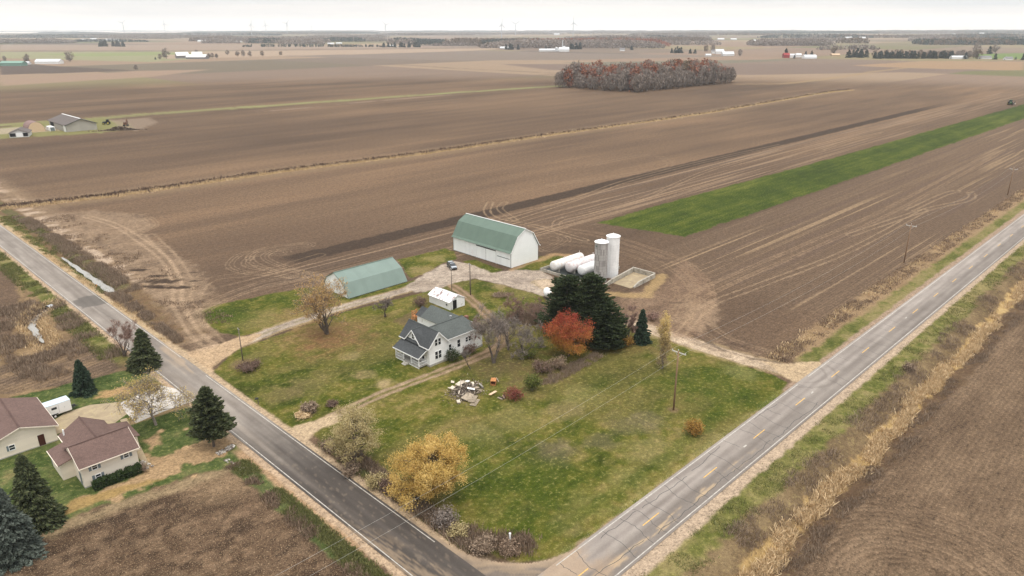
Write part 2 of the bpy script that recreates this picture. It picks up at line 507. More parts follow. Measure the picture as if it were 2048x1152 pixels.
G.put(band(25.2, 28.2, 0.5), ramp(n5, [S(92, 72, 54), S(112, 89, 68), S(134, 110, 84)]), grass=0.5, fur=0, res=0.2, cls=4)
G.put(band(37.9, 40.6, 0.25, Y + G.wob * 0.9), S(180, 158, 134), grass=0, fur=0, res=0.1, grav=1, cls=3)
# --- strip between county road and the field north of it
nm = (Y > 44) & (X > 128)
yy = Y + G.wob * 1.6 + G.wob2
nb = sst(46, 46.4, Y) * nm
G.put(nb * (1 - sst(55, 57, yy)) * sst(130, 133, X), ramp(n5, [S(140, 112, 84), S(170, 142, 108), S(150, 126, 92)]), grass=0.6, fur=0.1, cls=4)
G.put(nb * (1 - sst(50.3, 51.8, yy)) * sst(128, 133, X), grs * 0.92, grass=0.9, fur=0, cls=4)
G.put(sst(45.8, 46.2, Y) * (1 - sst(47.6, 48.2, Y + G.wob * 0.8)) * sst(40, 60, X), S(160, 136, 114), grass=0, fur=0, grav=1, cls=3)
# --- far side of the side road: residue field (foreground left)
m = (1 - sst(35.2, 35.8, X + G.wob * 1.2)) * (1 - sst(97.3, 98.2, Y - 0.12 * (30 - X) + G.wob * 1.5 + G.wob2 * 2 + 2.2 * sst(30, 36, X) * 2))
s3 = ramp((0.45 * n20 + 0.35 * n5 + 0.25 * n1 - 0.3) / 0.45, [S(76, 59, 46), S(98, 78, 60), S(122, 99, 78)])
G.put(m, s3, grass=0, fur=0.12, res=1.05, cls=0)
G.put(m * sst(.5, .7, fbm(X / 5, Y / 2.2, 3, 86)) * .55, S(66, 51, 40)); G.put(m * sst(.55, .72, fbm(X / 1.6, Y / 1.2, 2, 87)) * .4, S(150, 124, 98)); G.put(m * (1 - sst(2, 9, np.hypot(X - 33, Y - 94) + 4 * G.wob2)) * .6, S(158, 132, 102))
G.ph = np.where(m > 0.5, (Y * 0.94 + X * 0.34) / 1.15, G.ph).astype(np.float32)
G.put((1 - sst(0.4, 2.2, np.abs(Y - 0.12 * (30 - X) - 96.3 + G.wob * 2))) * (X < 36) * 0.7, S(168, 146, 112))
# west land of the side road, from the neighbour north
wm = X < lA(Y) - 0.2
G.put(wm * sst(141, 144, Y + G.wob * 2), ramp(n5, [S(112, 90, 68), S(150, 124, 92), S(176, 148, 112)]), grass=0.5, fur=0, res=0.4, cls=4)
m = wm * G.poly(PP([(-60, 800), (-40, 745), (100, 700), (228, 690), (243, 735), (200, 760), (0, 790)]), 0.5, 1.0)
G.put(m, ramp(n5, [S(92, 76, 62), S(118, 98, 80), S(150, 124, 94)]), grass=0, fur=0.5, res=0.8, cls=0)
G.ph = np.where(m > 0.5, (Y * 0.97 - X * 0.25) / 1.3, G.ph).astype(np.float32)
m = wm * G.poly(PP([(-80, 540), (0, 522), (25, 545), (40, 600), (30, 660), (-20, 690), (-90, 720)]), 0.5, 1.4)
G.put(m, ramp(n5, [S(104, 84, 66), S(122, 100, 82)]), grass=0, fur=0.3, res=0.5, cls=0)
m = wm * (1 - sst(4.2, 5.4, lA(Y) - X + G.wob * 2)) * sst(142, 150, Y)
G.put(m, grs * 0.93, grass=0.9, fur=0, res=0, cls=4)
# east land of the side road, ditch side
xr = X - rA(Y) + G.wob * 1.2 + G.wob2 * 1.2
em = (X > rA(Y) - 0.5) & (Y > 135)
G.put(em * (1 - sst(13, 24, xr)) * sst(142, 150, Y), ramp((n5 + n1 * 0.5 - 0.3) / 0.9, [S(120, 98, 78), S(158, 133, 106), S(182, 156, 128)]), fur=0, res=0.6)
G.put(em * sst(7.5, 9, xr) * (1 - sst(13, 17, xr)) * sst(190, 200, Y) * sst(0.45, 0.6, n5), S(196, 172, 148), res=0.8)
G.put(em * sst(1.2, 1.8, xr) * (1 - sst(9.0, 10.5, xr)) * sst(146, 149, Y), ramp(n5, [S(100, 80, 58), S(130, 104, 78), S(112, 96, 66)]), grass=0.7, fur=0, res=0.3, cls=4)
G.put(em * sst(1.0, 1.6, xr) * (1 - sst(3.4, 4.4, xr)) * sst(190, 196, Y), grs * 0.9, grass=0.9, fur=0, cls=4)
G.put(em * sst(5.0, 6.0, xr) * (1 - sst(8.4, 9.2, xr)) * sst(188, 196, Y), ramp(n5, [S(84, 88, 50), S(112, 104, 70), S(98, 80, 58)]), grass=0.9, fur=0, cls=4)
G.put(em * (1 - sst(1.5, 2.3, xr)), S(186, 162, 128), grass=0.1, fur=0, grav=0.8, cls=3)
# --- neighbour's lot
NL = [(39.6, 141), (30, 143), (8, 146), (-20, 150), (-20, 99.5), (6, 99.2), (16, 99.8), (24, 98.6), (31, 97.6), (36, 95), (39.2, 92), (39.4, 118)]
m = G.poly(NL, 0.4, 0.8)
lawnN = ramp((0.45 * n5 + 0.3 * n20 + 0.3 * n1 - 0.34) / 0.4, [S(62, 78, 34), S(82, 98, 48), S(106, 116, 66), S(136, 128, 84)])
G.put(m, lawnN, grass=1, fur=0, res=0, cls=1)
sand = S(186, 155, 117)
def npoly(pts, col, soft=0.3, rag=1.1, **k): G.put(G.poly(PP(pts), soft, rag), col, **k)
npoly([(290, 910), (330, 905), (400, 885), (460, 868), (476, 885), (440, 910), (380, 930), (330, 955), (290, 975), (225, 1000), (160, 1010), (140, 1000), (210, 975), (280, 950)], sand, rag=2.0, grass=0.1, cls=1)
npoly([(140, 1000), (300, 960), (330, 958), (250, 985), (160, 1018), (120, 1035)], S(178, 148, 96), rag=0.5, grass=0.4)
G.put(G.poly(PP([(280, 880), (310, 870), (320, 890), (300, 905)]), 0.4, 1.2), sand, grass=0.1)
G.put(G.poly(PP([(210, 780), (330, 762), (250, 790), (180, 800)]), 0.4, 1.0), S(190, 156, 110), grass=0.1)
for q in ((322, 862, 0.6), (372, 858, 0.4), (370, 895, 0.5), (388, 952, 0.4), (300, 812, 0.5)): G.put(G.blob(P(*q[:2]), q[2], 0.3, 0.8), S(206, 172, 130), grass=0.1)
npoly([(340, 800), (395, 806), (380, 812), (270, 848), (250, 852), (262, 838)], S(176, 150, 112), rag=0.3, grass=0.2)
G.put((1 - sst(2.6, 3.3, lA(Y) - X + G.wob * 0.8)) * wm * sst(60, 70, Y) * (1 - sst(98, 101, Y)), S(178, 146, 112), grass=0.1, fur=0, grav=0.5, cls=4)
G.put(sst(2.2, 2.7, lA(Y) - X + G.wob * 0.8) * (1 - sst(4.8, 5.4, lA(Y) - X + G.wob * 1.6)) * wm * (1 - sst(94, 96, Y)), ramp(n5, [S(66, 82, 42), S(92, 104, 58), S(118, 116, 74)]), grass=1, fur=0, res=0, cls=4)
G.put((1 - sst(1.2, 1.7, lA(Y) - X + G.wob * 0.7)) * wm, S(186, 160, 132), grass=0, fur=0, grav=0.8, cls=3)
# --- farmstead lawns
L1 = PP([(425, 742), (475, 698), (690, 624), (850, 584), (900, 566), (950, 558), (1010, 572), (1085, 592), (1110, 640), (1240, 640), (1290, 665), (1345, 684), (1440, 714), (1540, 747), (1578, 766), (1560, 792), (1480, 850), (1310, 980), (1180, 1075), (1130, 1106), (1090, 1119), (1040, 1124), (1000, 1114), (940, 1087), (880, 1052), (760, 962), (620, 866), (580, 860), (500, 802)])
L2 = PP([(405, 622), (440, 608), (600, 577), (650, 572), (700, 590), (830, 560), (840, 566), (690, 607), (660, 616), (560, 652), (480, 674), (440, 665), (412, 645)])
L3 = PP([(795, 520), (890, 497), (907, 503), (914, 517), (885, 527), (845, 548), (822, 556), (812, 545)])
L4 = PP([(1028, 541), (1078, 513), (1122, 512), (1148, 522), (1105, 545), (1060, 545)])
L5 = PP([(925, 522), (950, 520), (1005, 540), (985, 548), (935, 532)])
lawn = ramp((0.42 * n5 + 0.36 * n20 + 0.3 * n1 - 0.34) / 0.42, [S(66, 76, 20), S(82, 91, 27), S(102, 104, 38), S(124, 116, 55), S(150, 133, 80)])
tall = ramp((0.5 * n5 + 0.4 * n20 + 0.3 * n1 - 0.4) / 0.36, [S(58, 75, 16), S(74, 90, 22), S(96, 104, 34)])
for L in (L1, L2, L3, L4, L5):
    m = G.poly(L, 0.3, 0.55); G.put(m, lawn, grass=1, fur=0, res=0, cls=1)
mL1 = G.poly(L1, 0.3, 0.55)
G.put(mL1 * sst(.46, .66, fbm(X / 13, Y / 8, 3, 81)) * .5, S(122, 110, 64)); G.put(mL1 * sst(.55, .7, fbm(X / 3.2, Y / 1.6, 2, 82)) * .3, S(138, 126, 74))
def patch(u, v, r, col, k=0.8, asp=1.0, ang=0.0, soft=0.5): G.put(G.blob(P(u, v), r, soft, 1.3, asp, ang) * k, col)
for u, v, r, col, k in (
        (730, 748, 2.2, S(176, 152, 108), .8), (768, 767, 1.6, S(188, 164, 122), .85), (700, 712, 2.2, S(160, 142, 98), .6), (620, 770, 4, S(142, 124, 84), .4),
        (1110, 905, 3.4, S(122, 108, 86), .75), (1200, 885, 2.2, S(122, 110, 82), .5), (1260, 850, 3.6, S(124, 114, 80), .5), (1300, 838, 3, S(138, 124, 92), .5),
        (1130, 820, 3.2, S(150, 132, 92), .5), (1030, 840, 4.5, S(146, 134, 84), .5), (1130, 895, .9, S(170, 150, 110), .5), (1300, 905, 4, S(152, 140, 92), .5),
        (1400, 885, 4, S(150, 136, 90), .4), (1160, 790, 3.5, S(140, 134, 82), .5), (1040, 780, 3, S(140, 130, 84), .4), (1480, 745, 3, S(140, 138, 84), .5),
        (520, 640, 6, S(140, 126, 78), .6), (600, 630, 5, S(146, 122, 78), .7), (845, 540, 3.5, S(162, 142, 96), .7), (870, 518, 3, S(168, 150, 96), .6),
        (1000, 573, 2.0, S(168, 146, 104), .7), (1050, 588, 3, S(140, 128, 78), .5), (560, 790, 3, S(140, 122, 82), .5), (770, 690, 2.5, S(120, 112, 66), .4),
        (1180, 1010, 3.5, S(150, 140, 84), .5), (1260, 960, 3, S(152, 142, 88), .5), (1140, 1050, 2.5, S(150, 136, 90), .5), (960, 870, 3, S(150, 138, 92), .5)):
    patch(u, v, r, col, k)
for u, v, r, k in ((1400, 760, 6, .7), (1450, 800, 6, .6), (1340, 770, 4, .4), (1080, 960, 7, .75), (980, 960, 4, .6), (1020, 1050, 4.5, .6), (760, 740, 4, .5), (470, 635, 4, .85), (430, 625, 3.5, .9), (560, 600, 4, .6), (880, 690, 3, .5), (1000, 780, 4, .4), (940, 890, 4, .5), (1200, 760, 3, .4), (720, 860, 4, .4)):
    G.put(G.blob(P(u, v), r, 0.7, 1.2) * k, tall)  # deeper green patches scattered over the lawn
# fallen leaves under the trees
for u, v, r, col, k in ((655, 675, 8.5, S(150, 116, 80), .8), (650, 680, 4.5, S(140, 104, 72), .6), (625, 650, 4, S(156, 126, 84), .6), (990, 735, 6.5, S(112, 96, 66), .75), (1080, 740, 6, S(110, 92, 62), .6), (930, 660, 5, S(138, 112, 84), .5), (1070, 620, 5, S(120, 100, 72), .6), (1140, 690, 5, S(140, 112, 60), .6), (1230, 690, 5, S(130, 112, 64), .55), (1270, 690, 4, S(132, 112, 66), .5), (1325, 700, 3, S(140, 120, 78), .5)):
    G.put(G.blob(P(u, v), r, 0.6, 1.2) * k * (0.55 + 0.9 * (n1 - 0.2)), col)
# old swale across the lawn by the county road
dsw, _ = G.d_line(PP([(1060, 1090), (1240, 985), (1400, 860), (1500, 775)]), 6)
G.put((1 - sst(0.5, 1.8, dsw + G.wob * 2)) * 0.6, tall)
# --- gravel lanes
gravc = ramp((n5 * 0.6 + n1 * 0.5 - 0.25) / 0.6, [S(140, 126, 112), S(168, 152, 136), S(190, 174, 156)])
def lane(pts, w, col=None, k=1.0, rag=0.5, soft=0.35, gr=0.0, cls=3): G.put(G.line(smooth_path(PP(pts)), w, soft, rag) * k, gravc if col is None else col, grass=gr, fur=0, res=0.1, grav=1, cls=cls)
edge = S(168, 146, 108)
D1 = [(405, 716), (440, 702), (500, 680), (560, 655), (690, 613), (770, 592), (830, 574), (880, 560), (930, 552)]
lane(D1, 4.6, edge, 0.7, 0.8, cls=None); lane(D1, 3.1)
G.put(G.line(smooth_path(PP([(480, 688), (560, 655.5), (690, 613.5), (770, 592.5)])), 0.7, 0.3, 0.6) * 0.55, S(140, 130, 92), grass=0.5)
G.put(G.poly(PP([(366, 712), (395, 698), (430, 690), (480, 672), (520, 668), (505, 684), (455, 712), (430, 732), (424, 748), (398, 738)]), 0.4, 0.8), ramp(n1, [S(176, 148, 116), S(196, 168, 134)]), grass=0, fur=0, grav=0.8, cls=3)
YD = PP([(812, 572), (838, 556), (862, 541), (884, 529), (906, 522), (940, 528), (985, 545), (1022, 540), (1085, 541), (1106, 555), (1104, 600), (1088, 592), (1010, 570), (950, 557), (912, 566), (880, 578), (830, 586)])
G.put(G.poly(YD, 0.4, 0.9), gravc, grass=0, fur=0, res=0.1, grav=1, cls=3)
G.put(G.blob(P(960, 552), 4, 0.6, 1.2, 2.5, -0.7) * 0.5, S(128, 112, 100)); G.put(G.blob(P(1050, 560), 4, 0.6, 1.2, 2.0, -0.8) * 0.45, S(128, 114, 104)); G.put(G.blob(P(850, 568), 3, 0.6, 1.2) * 0.4, S(136, 120, 104))
D1b = [(1090, 565), (1130, 596), (1190, 622), (1250, 640), (1330, 668), (1440, 704), (1560, 737), (1600, 748)]
lane(D1b, 6.4, edge, 0.55, 1.0, cls=None); lane(D1b, 4.6, ramp((n5 * .6 + n1 * .5 - .25) / .6, [S(160, 140, 116), S(190, 168, 142), S(204, 182, 156)]))
G.put(G.poly(PP([(1520, 720), (1575, 727), (1640, 722), (1648, 740), (1610, 768), (1585, 766), (1560, 748)]), 0.4, 0.9), S(184, 160, 128), grass=0, fur=0, grav=1, cls=3)
D2 = [(585, 872), (640, 846), (760, 790), (880, 744), (975, 706), (1003, 685), (1000, 660), (965, 620), (930, 590), (905, 572)]
d2, _ = G.d_line(smooth_path(PP(D2)), 5)
D2c = ramp(n1, [S(148, 124, 98), S(176, 152, 124)])
G.put((1 - sst(0.9, 1.7, d2 + G.wob)) * 0.45, S(132, 118, 84), grass=0.8)
G.put((1 - sst(0.25, 0.55, np.abs(d2 - 0.8) + G.wob * 0.6)) * 0.95, D2c, grass=0.1, grav=0.7, cls=3)
G.put((1 - sst(1.2, 2.0, d2 + G.wob)) * sst(78, 90, X) * 0.55, S(146, 118, 94), grass=0.2, cls=3, thr=0.4)
G.put(G.poly(PP([(565, 868), (590, 852), (650, 836), (700, 818), (690, 835), (660, 850), (640, 862), (616, 878)]), 0.35, 0.7), S(190, 166, 134), grass=0.05, grav=0.9, cls=3)
# shoulder of the side road on the farm side and of the county road
se = (X > rA(Y) - 0.4) & (Y > 56) & (Y < 150)
G.put(se * (1 - sst(1.3, 1.8, X - rA(Y) + G.wob * 0.7)), S(184, 160, 130), grass=0, fur=0, grav=0.9, cls=3)
CR = PP([(840, 1060), (869, 1083), (925, 1108), (1000, 1126), (1060, 1128), (1111, 1118), (1130, 1108), (1200, 1160), (900, 1180)])
G.put(G.poly(CR, 0.3, 0.4), S(176, 154, 130), grass=0, fur=0, grav=0.9, cls=3)
# --- bare worked ground and tyre tracks
dirtc = ramp((n5 * 0.6 + n1 * 0.5 - 0.25) / 0.6, [S(124, 104, 86), S(154, 130, 106), S(172, 146, 120)])
DB = PP([(90, 430), (190, 420), (290, 430), (310, 450), (285, 465), (340, 500), (400, 540), (420, 580), (405, 620), (400, 650), (430, 690), (395, 700), (340, 640), (300, 590), (240, 520), (150, 470)])
G.put(G.poly(DB, 1.5, 2.5) * 0.75, dirtc, grass=0, fur=0.05, res=0.3, cls=0)
EB = PP([(1230, 600), (1330, 560), (1370, 520), (1420, 560), (1430, 620), (1410, 680), (1350, 672), (1300, 650), (1245, 632)])
G.put(G.poly(EB, 1.5, 2.0) * 0.8, ramp(n5, [S(112, 90, 74), S(142, 116, 94), S(160, 134, 110)]), fur=0.1, res=0.3, cls=0)
G.put(G.poly(PP([(1340, 640), (1380, 612), (1430, 600), (1440, 640), (1400, 672)]), 1.0, 2.0) * 0.6, S(168, 142, 116))
def tracks(pts, gauge=2.0, w=0.55, col=S(184, 156, 126), k=0.75, n=1):
    k = k * .58; w = w * .95
    d, _ = G.d_line(smooth_path(PP(pts)), gauge + n * 1.2 + 2)
    for i in range(n):
        G.put((1 - sst(w * .35, w * .8, np.abs(d - gauge / 2 - i * 1.1) + G.wob * 0.5)) * k * (0.55 + 0.8 * n5), col, cls=None)
T = tracks
T([(420, 692), (385, 660), (358, 610), (352, 560), (330, 520), (280, 480), (230, 450), (170, 432)], 2.2, 0.9, S(196, 168, 138), .8)
T([(440, 690), (400, 650), (372, 600), (372, 560), (345, 515), (300, 470)], 2.6, 0.7, S(190, 162, 132), .6)
T([(380, 610), (420, 560), (520, 545), (640, 510)], 3.0, .5, k=.5)
T([(372, 640), (440, 600), (540, 565), (640, 555)], 2.2, .5, k=.5, n=2)
T([(640, 555), (560, 545), (500, 540), (475, 528), (500, 508), (560, 505)], 2.0, .4, n=3, k=.6)
T([(590, 548), (530, 528), (515, 512), (545, 498), (610, 490)], 2.0, .4, n=3, k=.6)
T([(285, 462), (305, 450), (290, 436), (262, 448), (270, 470)], 1.6, .5, k=.6, n=2)
T([(980, 405), (975, 425), (1000, 440), (1070, 452), (1170, 480)], 2.4, .6, S(188, 160, 128), .8)
T([(1010, 405), (1000, 418), (1030, 440)], 2.2, .6, S(188, 160, 128), .6)
T([(1020, 440), (1160, 395), (1260, 360), (1420, 320), (1560, 290)], 3, .7, S(186, 158, 126), .7)
T([(1110, 455), (1120, 440), (1180, 425), (1290, 395), (1420, 340), (1560, 300)], 2.4, .6, k=.7)
T([(1180, 330), (1300, 310), (1340, 330), (1280, 345), (1100, 370)], 3, .7, S(176, 150, 122), .5)
T([(1070, 452), (1200, 470), (1300, 500), (1370, 530), (1410, 580), (1390, 640), (1360, 668)], 2.4, .7, S(160, 132, 105), .6, 2)
T([(1080, 480), (1240, 500), (1330, 540), (1370, 590), (1340, 640)], 2.6, .6, S(158, 132, 104), .5, 2)
T([(1350, 660), (1385, 600), (1460, 560), (1600, 500), (1800, 410), (2000, 300)], 2.6, .7, S(170, 142, 113), .6, 2)
T([(1360, 668), (1420, 610), (1520, 570), (1700, 500), (1850, 420)], 2.2, .6, S(190, 162, 130), .7)
T([(1370, 665), (1430, 690), (1480, 690), (1500, 700)], 2.4, .7, S(120, 98, 82), .6, 2)
T([(1390, 600), (1400, 640), (1450, 680), (1540, 710)], 2.2, .6, S(168, 142, 114), .6, 2)
T([(1700, 470), (1850, 420), (1935, 400), (1940, 385), (1900, 385), (1820, 420)], 2.4, .7, S(190, 162, 130), .7)
T([(1880, 500), (1960, 440), (2048, 400)], 2.2, .6, S(184, 156, 124), .5)
T([(1090, 500), (1130, 480), (1105, 470), (1060, 478)], 1.6, .4, k=.5, n=2)
T([(1640, 300), (1700, 280), (1760, 266)], 2.4, .8, S(188, 160, 128), .7)
# wet dark patches
for u, v, r, a in ((320, 563, 4.6, 2.6), (318, 552, 2.5, 3), (276, 540, 2.2, 2.2), (345, 575, 3.5, 3.2), (310, 573, 3.4, 3.0), (392, 562, 1.8, 4), (385, 545, 1.5, 4), (1480, 690, 2.6, 2.5), (1310, 580, 2.4, 2.4), (1355, 605, 1.6, 2), (1460, 600, 1.6, 3.5), (1330, 520, 2.5, 3)):
    G.put(G.blob(P(u, v), r, 0.35, 1.6, a, -0.75) * (0.9 if u < 400 else 0.6), S(66, 52, 42) if u < 400 else S(98, 80, 66), fur=0, res=0)
G.put(G.line(PP([(1385, 668), (1440, 698), (1500, 716), (1560, 726)]), 0.8, .3, .6) * 0.7, S(84, 68, 56))
# bare ring round pole bases, flower beds, play area
for u, v, r in ((1347, 820, .9), (485, 728, 2.2), (615, 824, 1.6)): G.put(G.blob(P(u, v), r, 0.4, 1.0) * .7, S(138, 114, 86), grass=.3)
G.put(G.poly(PP([(780, 645), (830, 620), (850, 640), (820, 652)]), .5, 1.0) * .7, S(126, 104, 78), grass=.3)
G.put(G.poly(PP([(1230, 572), (1290, 596), (1330, 560), (1300, 545), (1270, 560)]), 0.8, 1.6) * 0, dirtc)
G.put(G.line(PP([(1215, 588), (1290, 592), (1325, 552)]), 3.0, .8, 1.0) * .7, S(190, 160, 112), grass=.4)
G.put(G.line(PP([(1075, 522), (1110, 508), (1150, 512)]), 2.4, .8, 1.0) * .7, S(196, 160, 116), grass=.4)
G.put(G.line(PP([(1022, 540), (1078, 519)]), 1.6, .4, .5) * .7, S(186, 156, 120), grass=.1)
# far left farm lot
G.put(G.poly(PP([(-40, 262), (60, 246), (200, 236), (255, 246), (270, 258), (200, 266), (60, 274), (-40, 280)]), 2, 3, 0, 20), S(142, 138, 88), grass=.8, fur=0, cls=1)
G.put(G.poly(PP([(-40, 258), (60, 254), (130, 256), (120, 262), (-40, 270)]), 1, 1.5, 0, 20) * .8, S(190, 174, 150), grass=0)
G.put(G.poly(PP([(220, 240), (300, 236), (315, 246), (270, 262), (240, 256)]), 2, 4, 0, 20) * .7, S(160, 140, 120), grass=0)

# ---- ground heights: real ditches
def ditch(x, y):
    z = np.zeros_like(x)
    # south ditch of the county road
    d = np.abs(y - 28.6); z -= 1.2 * (1 - sst(0.8, 5.0, d)) * (y < rB(x))
    # ditch beside the side road (right) with water, and the one on its left
    d = np.abs(x - (rA(y) + 4.3)); z -= 1.1 * (1 - sst(0.5, 3.0, d)) * sst(186, 194, y) * (1 - sst(246, 262, y))
    return z
def creek(x, y):
    p = np.array(CREEK); d = np.full(x.shape, 1e9)
    for (x0, y0), (x1, y1) in zip(p[:-1], p[1:]):
        ex, ey = x1 - x0, y1 - y0
        t = np.clip(((x - x0) * ex + (y - y0) * ey) / (ex * ex + ey * ey), 0, 1)
        d = np.minimum(d, np.hypot(x - x0 - t * ex, y - y0 - t * ey))
    return -1.3 * (1 - sst(0.5, 2.8, d))
CREEK = PP([(92, 612), (72, 628), (60, 642), (72, 662), (85, 678), (98, 692)])
def zat(x, y):
    x = np.atleast_1d(np.asarray(x, float)); y = np.atleast_1d(np.asarray(y, float))
    z = ditch(x, y); k = (x < 40) & (y > 150) & (y < 215)
    if k.any(): z[k] += creek(x[k], y[k])
    return z
Z = zat(X, Y)
nb_ = (dist < 420)
Z = Z + np.where(nb_, (fbm(X / 2.2, Y / 2.2, 2, 71) - 0.5) * 0.07 * (1 - G.grav), 0)

# ---- ground material: tint from the painted canvas, texture from 3-D noise
gm, nt, bs = newmat('ground_soil_and_grass')
at = nd(nt, 'ShaderNodeAttribute', attribute_name='Col'); fx = nd(nt, 'ShaderNodeAttribute', attribute_name='fx'); fy = nd(nt, 'ShaderNodeAttribute', attribute_name='fy')
sx = nd(nt, 'ShaderNodeSeparateXYZ'); nt.links.new(fx.outputs['Vector'], sx.inputs[0])
sy = nd(nt, 'ShaderNodeSeparateXYZ'); nt.links.new(fy.outputs['Vector'], sy.inputs[0])
ge = nd(nt, 'ShaderNodeNewGeometry'); pos = ge.outputs['Position']
nA = noise(nt, pos, 2.6, 5, 0.68); nB = noise(nt, pos, 0.55, 3, 0.6); nC = noise(nt, pos, 7.0, 2, 0.6)
nD = noise(nt, pos, 1.5, 4, 0.75)
nE = noise(nt, pos, 1.05, 4, 0.72)
nF = noise(nt, pos, 3.4, 2, 0.6)
fs = mth(nt, 'ADD', remap(nt, nA, 0.28, 0.72, 0.55, 1.45), mth(nt, 'ADD', remap(nt, nB, 0.3, 0.7, -0.12, 0.12), mth(nt, 'ADD', remap(nt, nE, 0.3, 0.7, -0.34, 0.34), remap(nt, nF, 0.56, 0.70, 0.04, -0.38))))
fg = mth(nt, 'ADD', remap(nt, nC, 0.25, 0.75, 0.64, 1.36), remap(nt, nD, 0.3, 0.7, -0.36, 0.36))
fmix = nd(nt, 'ShaderNodeMix'); nt.links.new(sx.outputs[0], fmix.inputs[0]); nt.links.new(fs, fmix.inputs[2]); nt.links.new(fg, fmix.inputs[3])
rowj = mth(nt, 'ADD', sx.outputs[2], remap(nt, nA, 0.3, 0.7, -0.3, 0.3))
row = mth(nt, 'SINE', mth(nt, 'MULTIPLY', rowj, 6.2832))
rowf = mth(nt, 'ADD', mth(nt, 'MULTIPLY', mth(nt, 'MULTIPLY', row, sx.outputs[1]), 0.42), 1.0)
tot = mth(nt, 'MULTIPLY', fmix.outputs[0], rowf)
base = mixc(nt, 1.0, at.outputs['Color'], tot, 'MULTIPLY')
# crop residue flecks
vo = nd(nt, 'ShaderNodeTexVoronoi'); vo.inputs['Scale'].default_value = 1.9; nt.links.new(pos, vo.inputs['Vector'])
fl = mth(nt, 'MULTIPLY', remap(nt, noise(nt, pos, 5.5, 3, 0.75), 0.57, 0.66, 0, 1), sy.outputs[0])
base = mixc(nt, mth(nt, 'MULTIPLY', fl, 0.6), base, S(214, 186, 150))
# dry blades in grass
hs = mth(nt, 'MULTIPLY', remap(nt, nD, 0.56, 0.68, 0, 0.55), sx.outputs[0])
base = mixc(nt, hs, base, S(170, 156, 100))
gr = mth(nt, 'MULTIPLY', remap(nt, nC, 0.55, 0.7, 0, 0.4), sy.outputs[1])
base = mixc(nt, gr, base, S(214, 200, 180))
nt.links.new(base, bs.inputs['Base Color'])
bs.inputs['Roughness'].default_value = 0.95; bs.inputs['Specular IOR Level'].default_value = 0.1
bp = nd(nt, 'ShaderNodeBump'); bp.inputs['Strength'].default_value = 0.6; bp.inputs['Distance'].default_value = 0.12
hh = mth(nt, 'ADD', nA, mth(nt, 'MULTIPLY', mth(nt, 'MULTIPLY', row, sx.outputs[1]), 0.5))
nt.links.new(hh, bp.inputs['Height']); nt.links.new(bp.outputs[0], bs.inputs['Normal'])

def canvas_attrs(me, c, sel=None):
    s = slice(None) if sel is None else sel
    n = len(me.vertices)
    a = me.attributes.new('Col', 'FLOAT_COLOR', 'POINT'); a.data.foreach_set('color', np.concatenate([np.clip(c.col[s], 0, 1), np.ones((n, 1), np.float32)], 1).astype(np.float32).ravel())
    a = me.attributes.new('fx', 'FLOAT_VECTOR', 'POINT'); a.data.foreach_set('vector', np.stack([c.grass[s], c.fur[s], c.ph[s]], 1).astype(np.float32).ravel())
    a = me.attributes.new('fy', 'FLOAT_VECTOR', 'POINT'); a.data.foreach_set('vector', np.stack([c.res[s], c.grav[s], c.grass[s] * 0], 1).astype(np.float32).ravel())

G.col *= (1 - 0.2 * (1 - np.clip(G.grav, 0, 1)))[:, None] * (1 - 0.03 * np.clip(G.grav, 0, 1))[:, None]
# split the one sheet by what grows or lies on it (faces stay edge to edge)
qc = G.cls[Q[:, 0]]
for k, name in enumerate(('ploughed_field', 'lawn', 'crop_field', 'gravel_lane', 'grass_verge', 'meadow')):
    f = Q[qc == k]
    if not len(f): continue
    u, inv = np.unique(f.ravel(), return_inverse=True)
    o = np_mesh(name, np.stack([X[u], Y[u], Z[u]], 1), inv.reshape(-1, 4), gm)
    canvas_attrs(o.data, G, u); tag(o, kind='structure')
# ================================================================ ROADS
def road_mat(name):
    m, nt, bs = newmat(name)
    at = nd(nt, 'ShaderNodeAttribute', attribute_name='Col')
    pos = nd(nt, 'ShaderNodeNewGeometry').outputs['Position']
    a = noise(nt, pos, 5.0, 4, 0.7); b = noise(nt, pos, 0.5, 3)
    f = mth(nt, 'ADD', remap(nt, a, 0.25, 0.75, 0.88, 1.12), remap(nt, b, 0.3, 0.7, -0.06, 0.06))
    nt.links.new(mixc(nt, 1.0, at.outputs['Color'], f, 'MULTIPLY'), bs.inputs['Base Color'])
    bs.inputs['Roughness'].default_value = 0.85; bs.inputs['Specular IOR Level'].default_value = 0.3
    return m
RM = road_mat('worn_asphalt')
PW = mat_plain('road_paint_white', (0.42, 0.39, 0.345), 0.7, 0.35, 2.0)
PY = mat_plain('road_paint_yellow', (0.62, 0.37, 0.10), 0.7, 0.3, 3.0)
TAR = mat_plain('crack_tar', (0.065, 0.062, 0.06), 0.7, 0.2, 3.0)

def strip_grid(us, ts):
    U, T = np.meshgrid(us, ts, indexing='xy')
    n, m = len(us), len(ts); i = np.arange(n * m).reshape(m, n)
    return U.ravel(), T.ravel(), np.stack([i[:-1, :-1].ravel(), i[:-1, 1:].ravel(), i[1:, 1:].ravel(), i[1:, :-1].ravel()], 1)

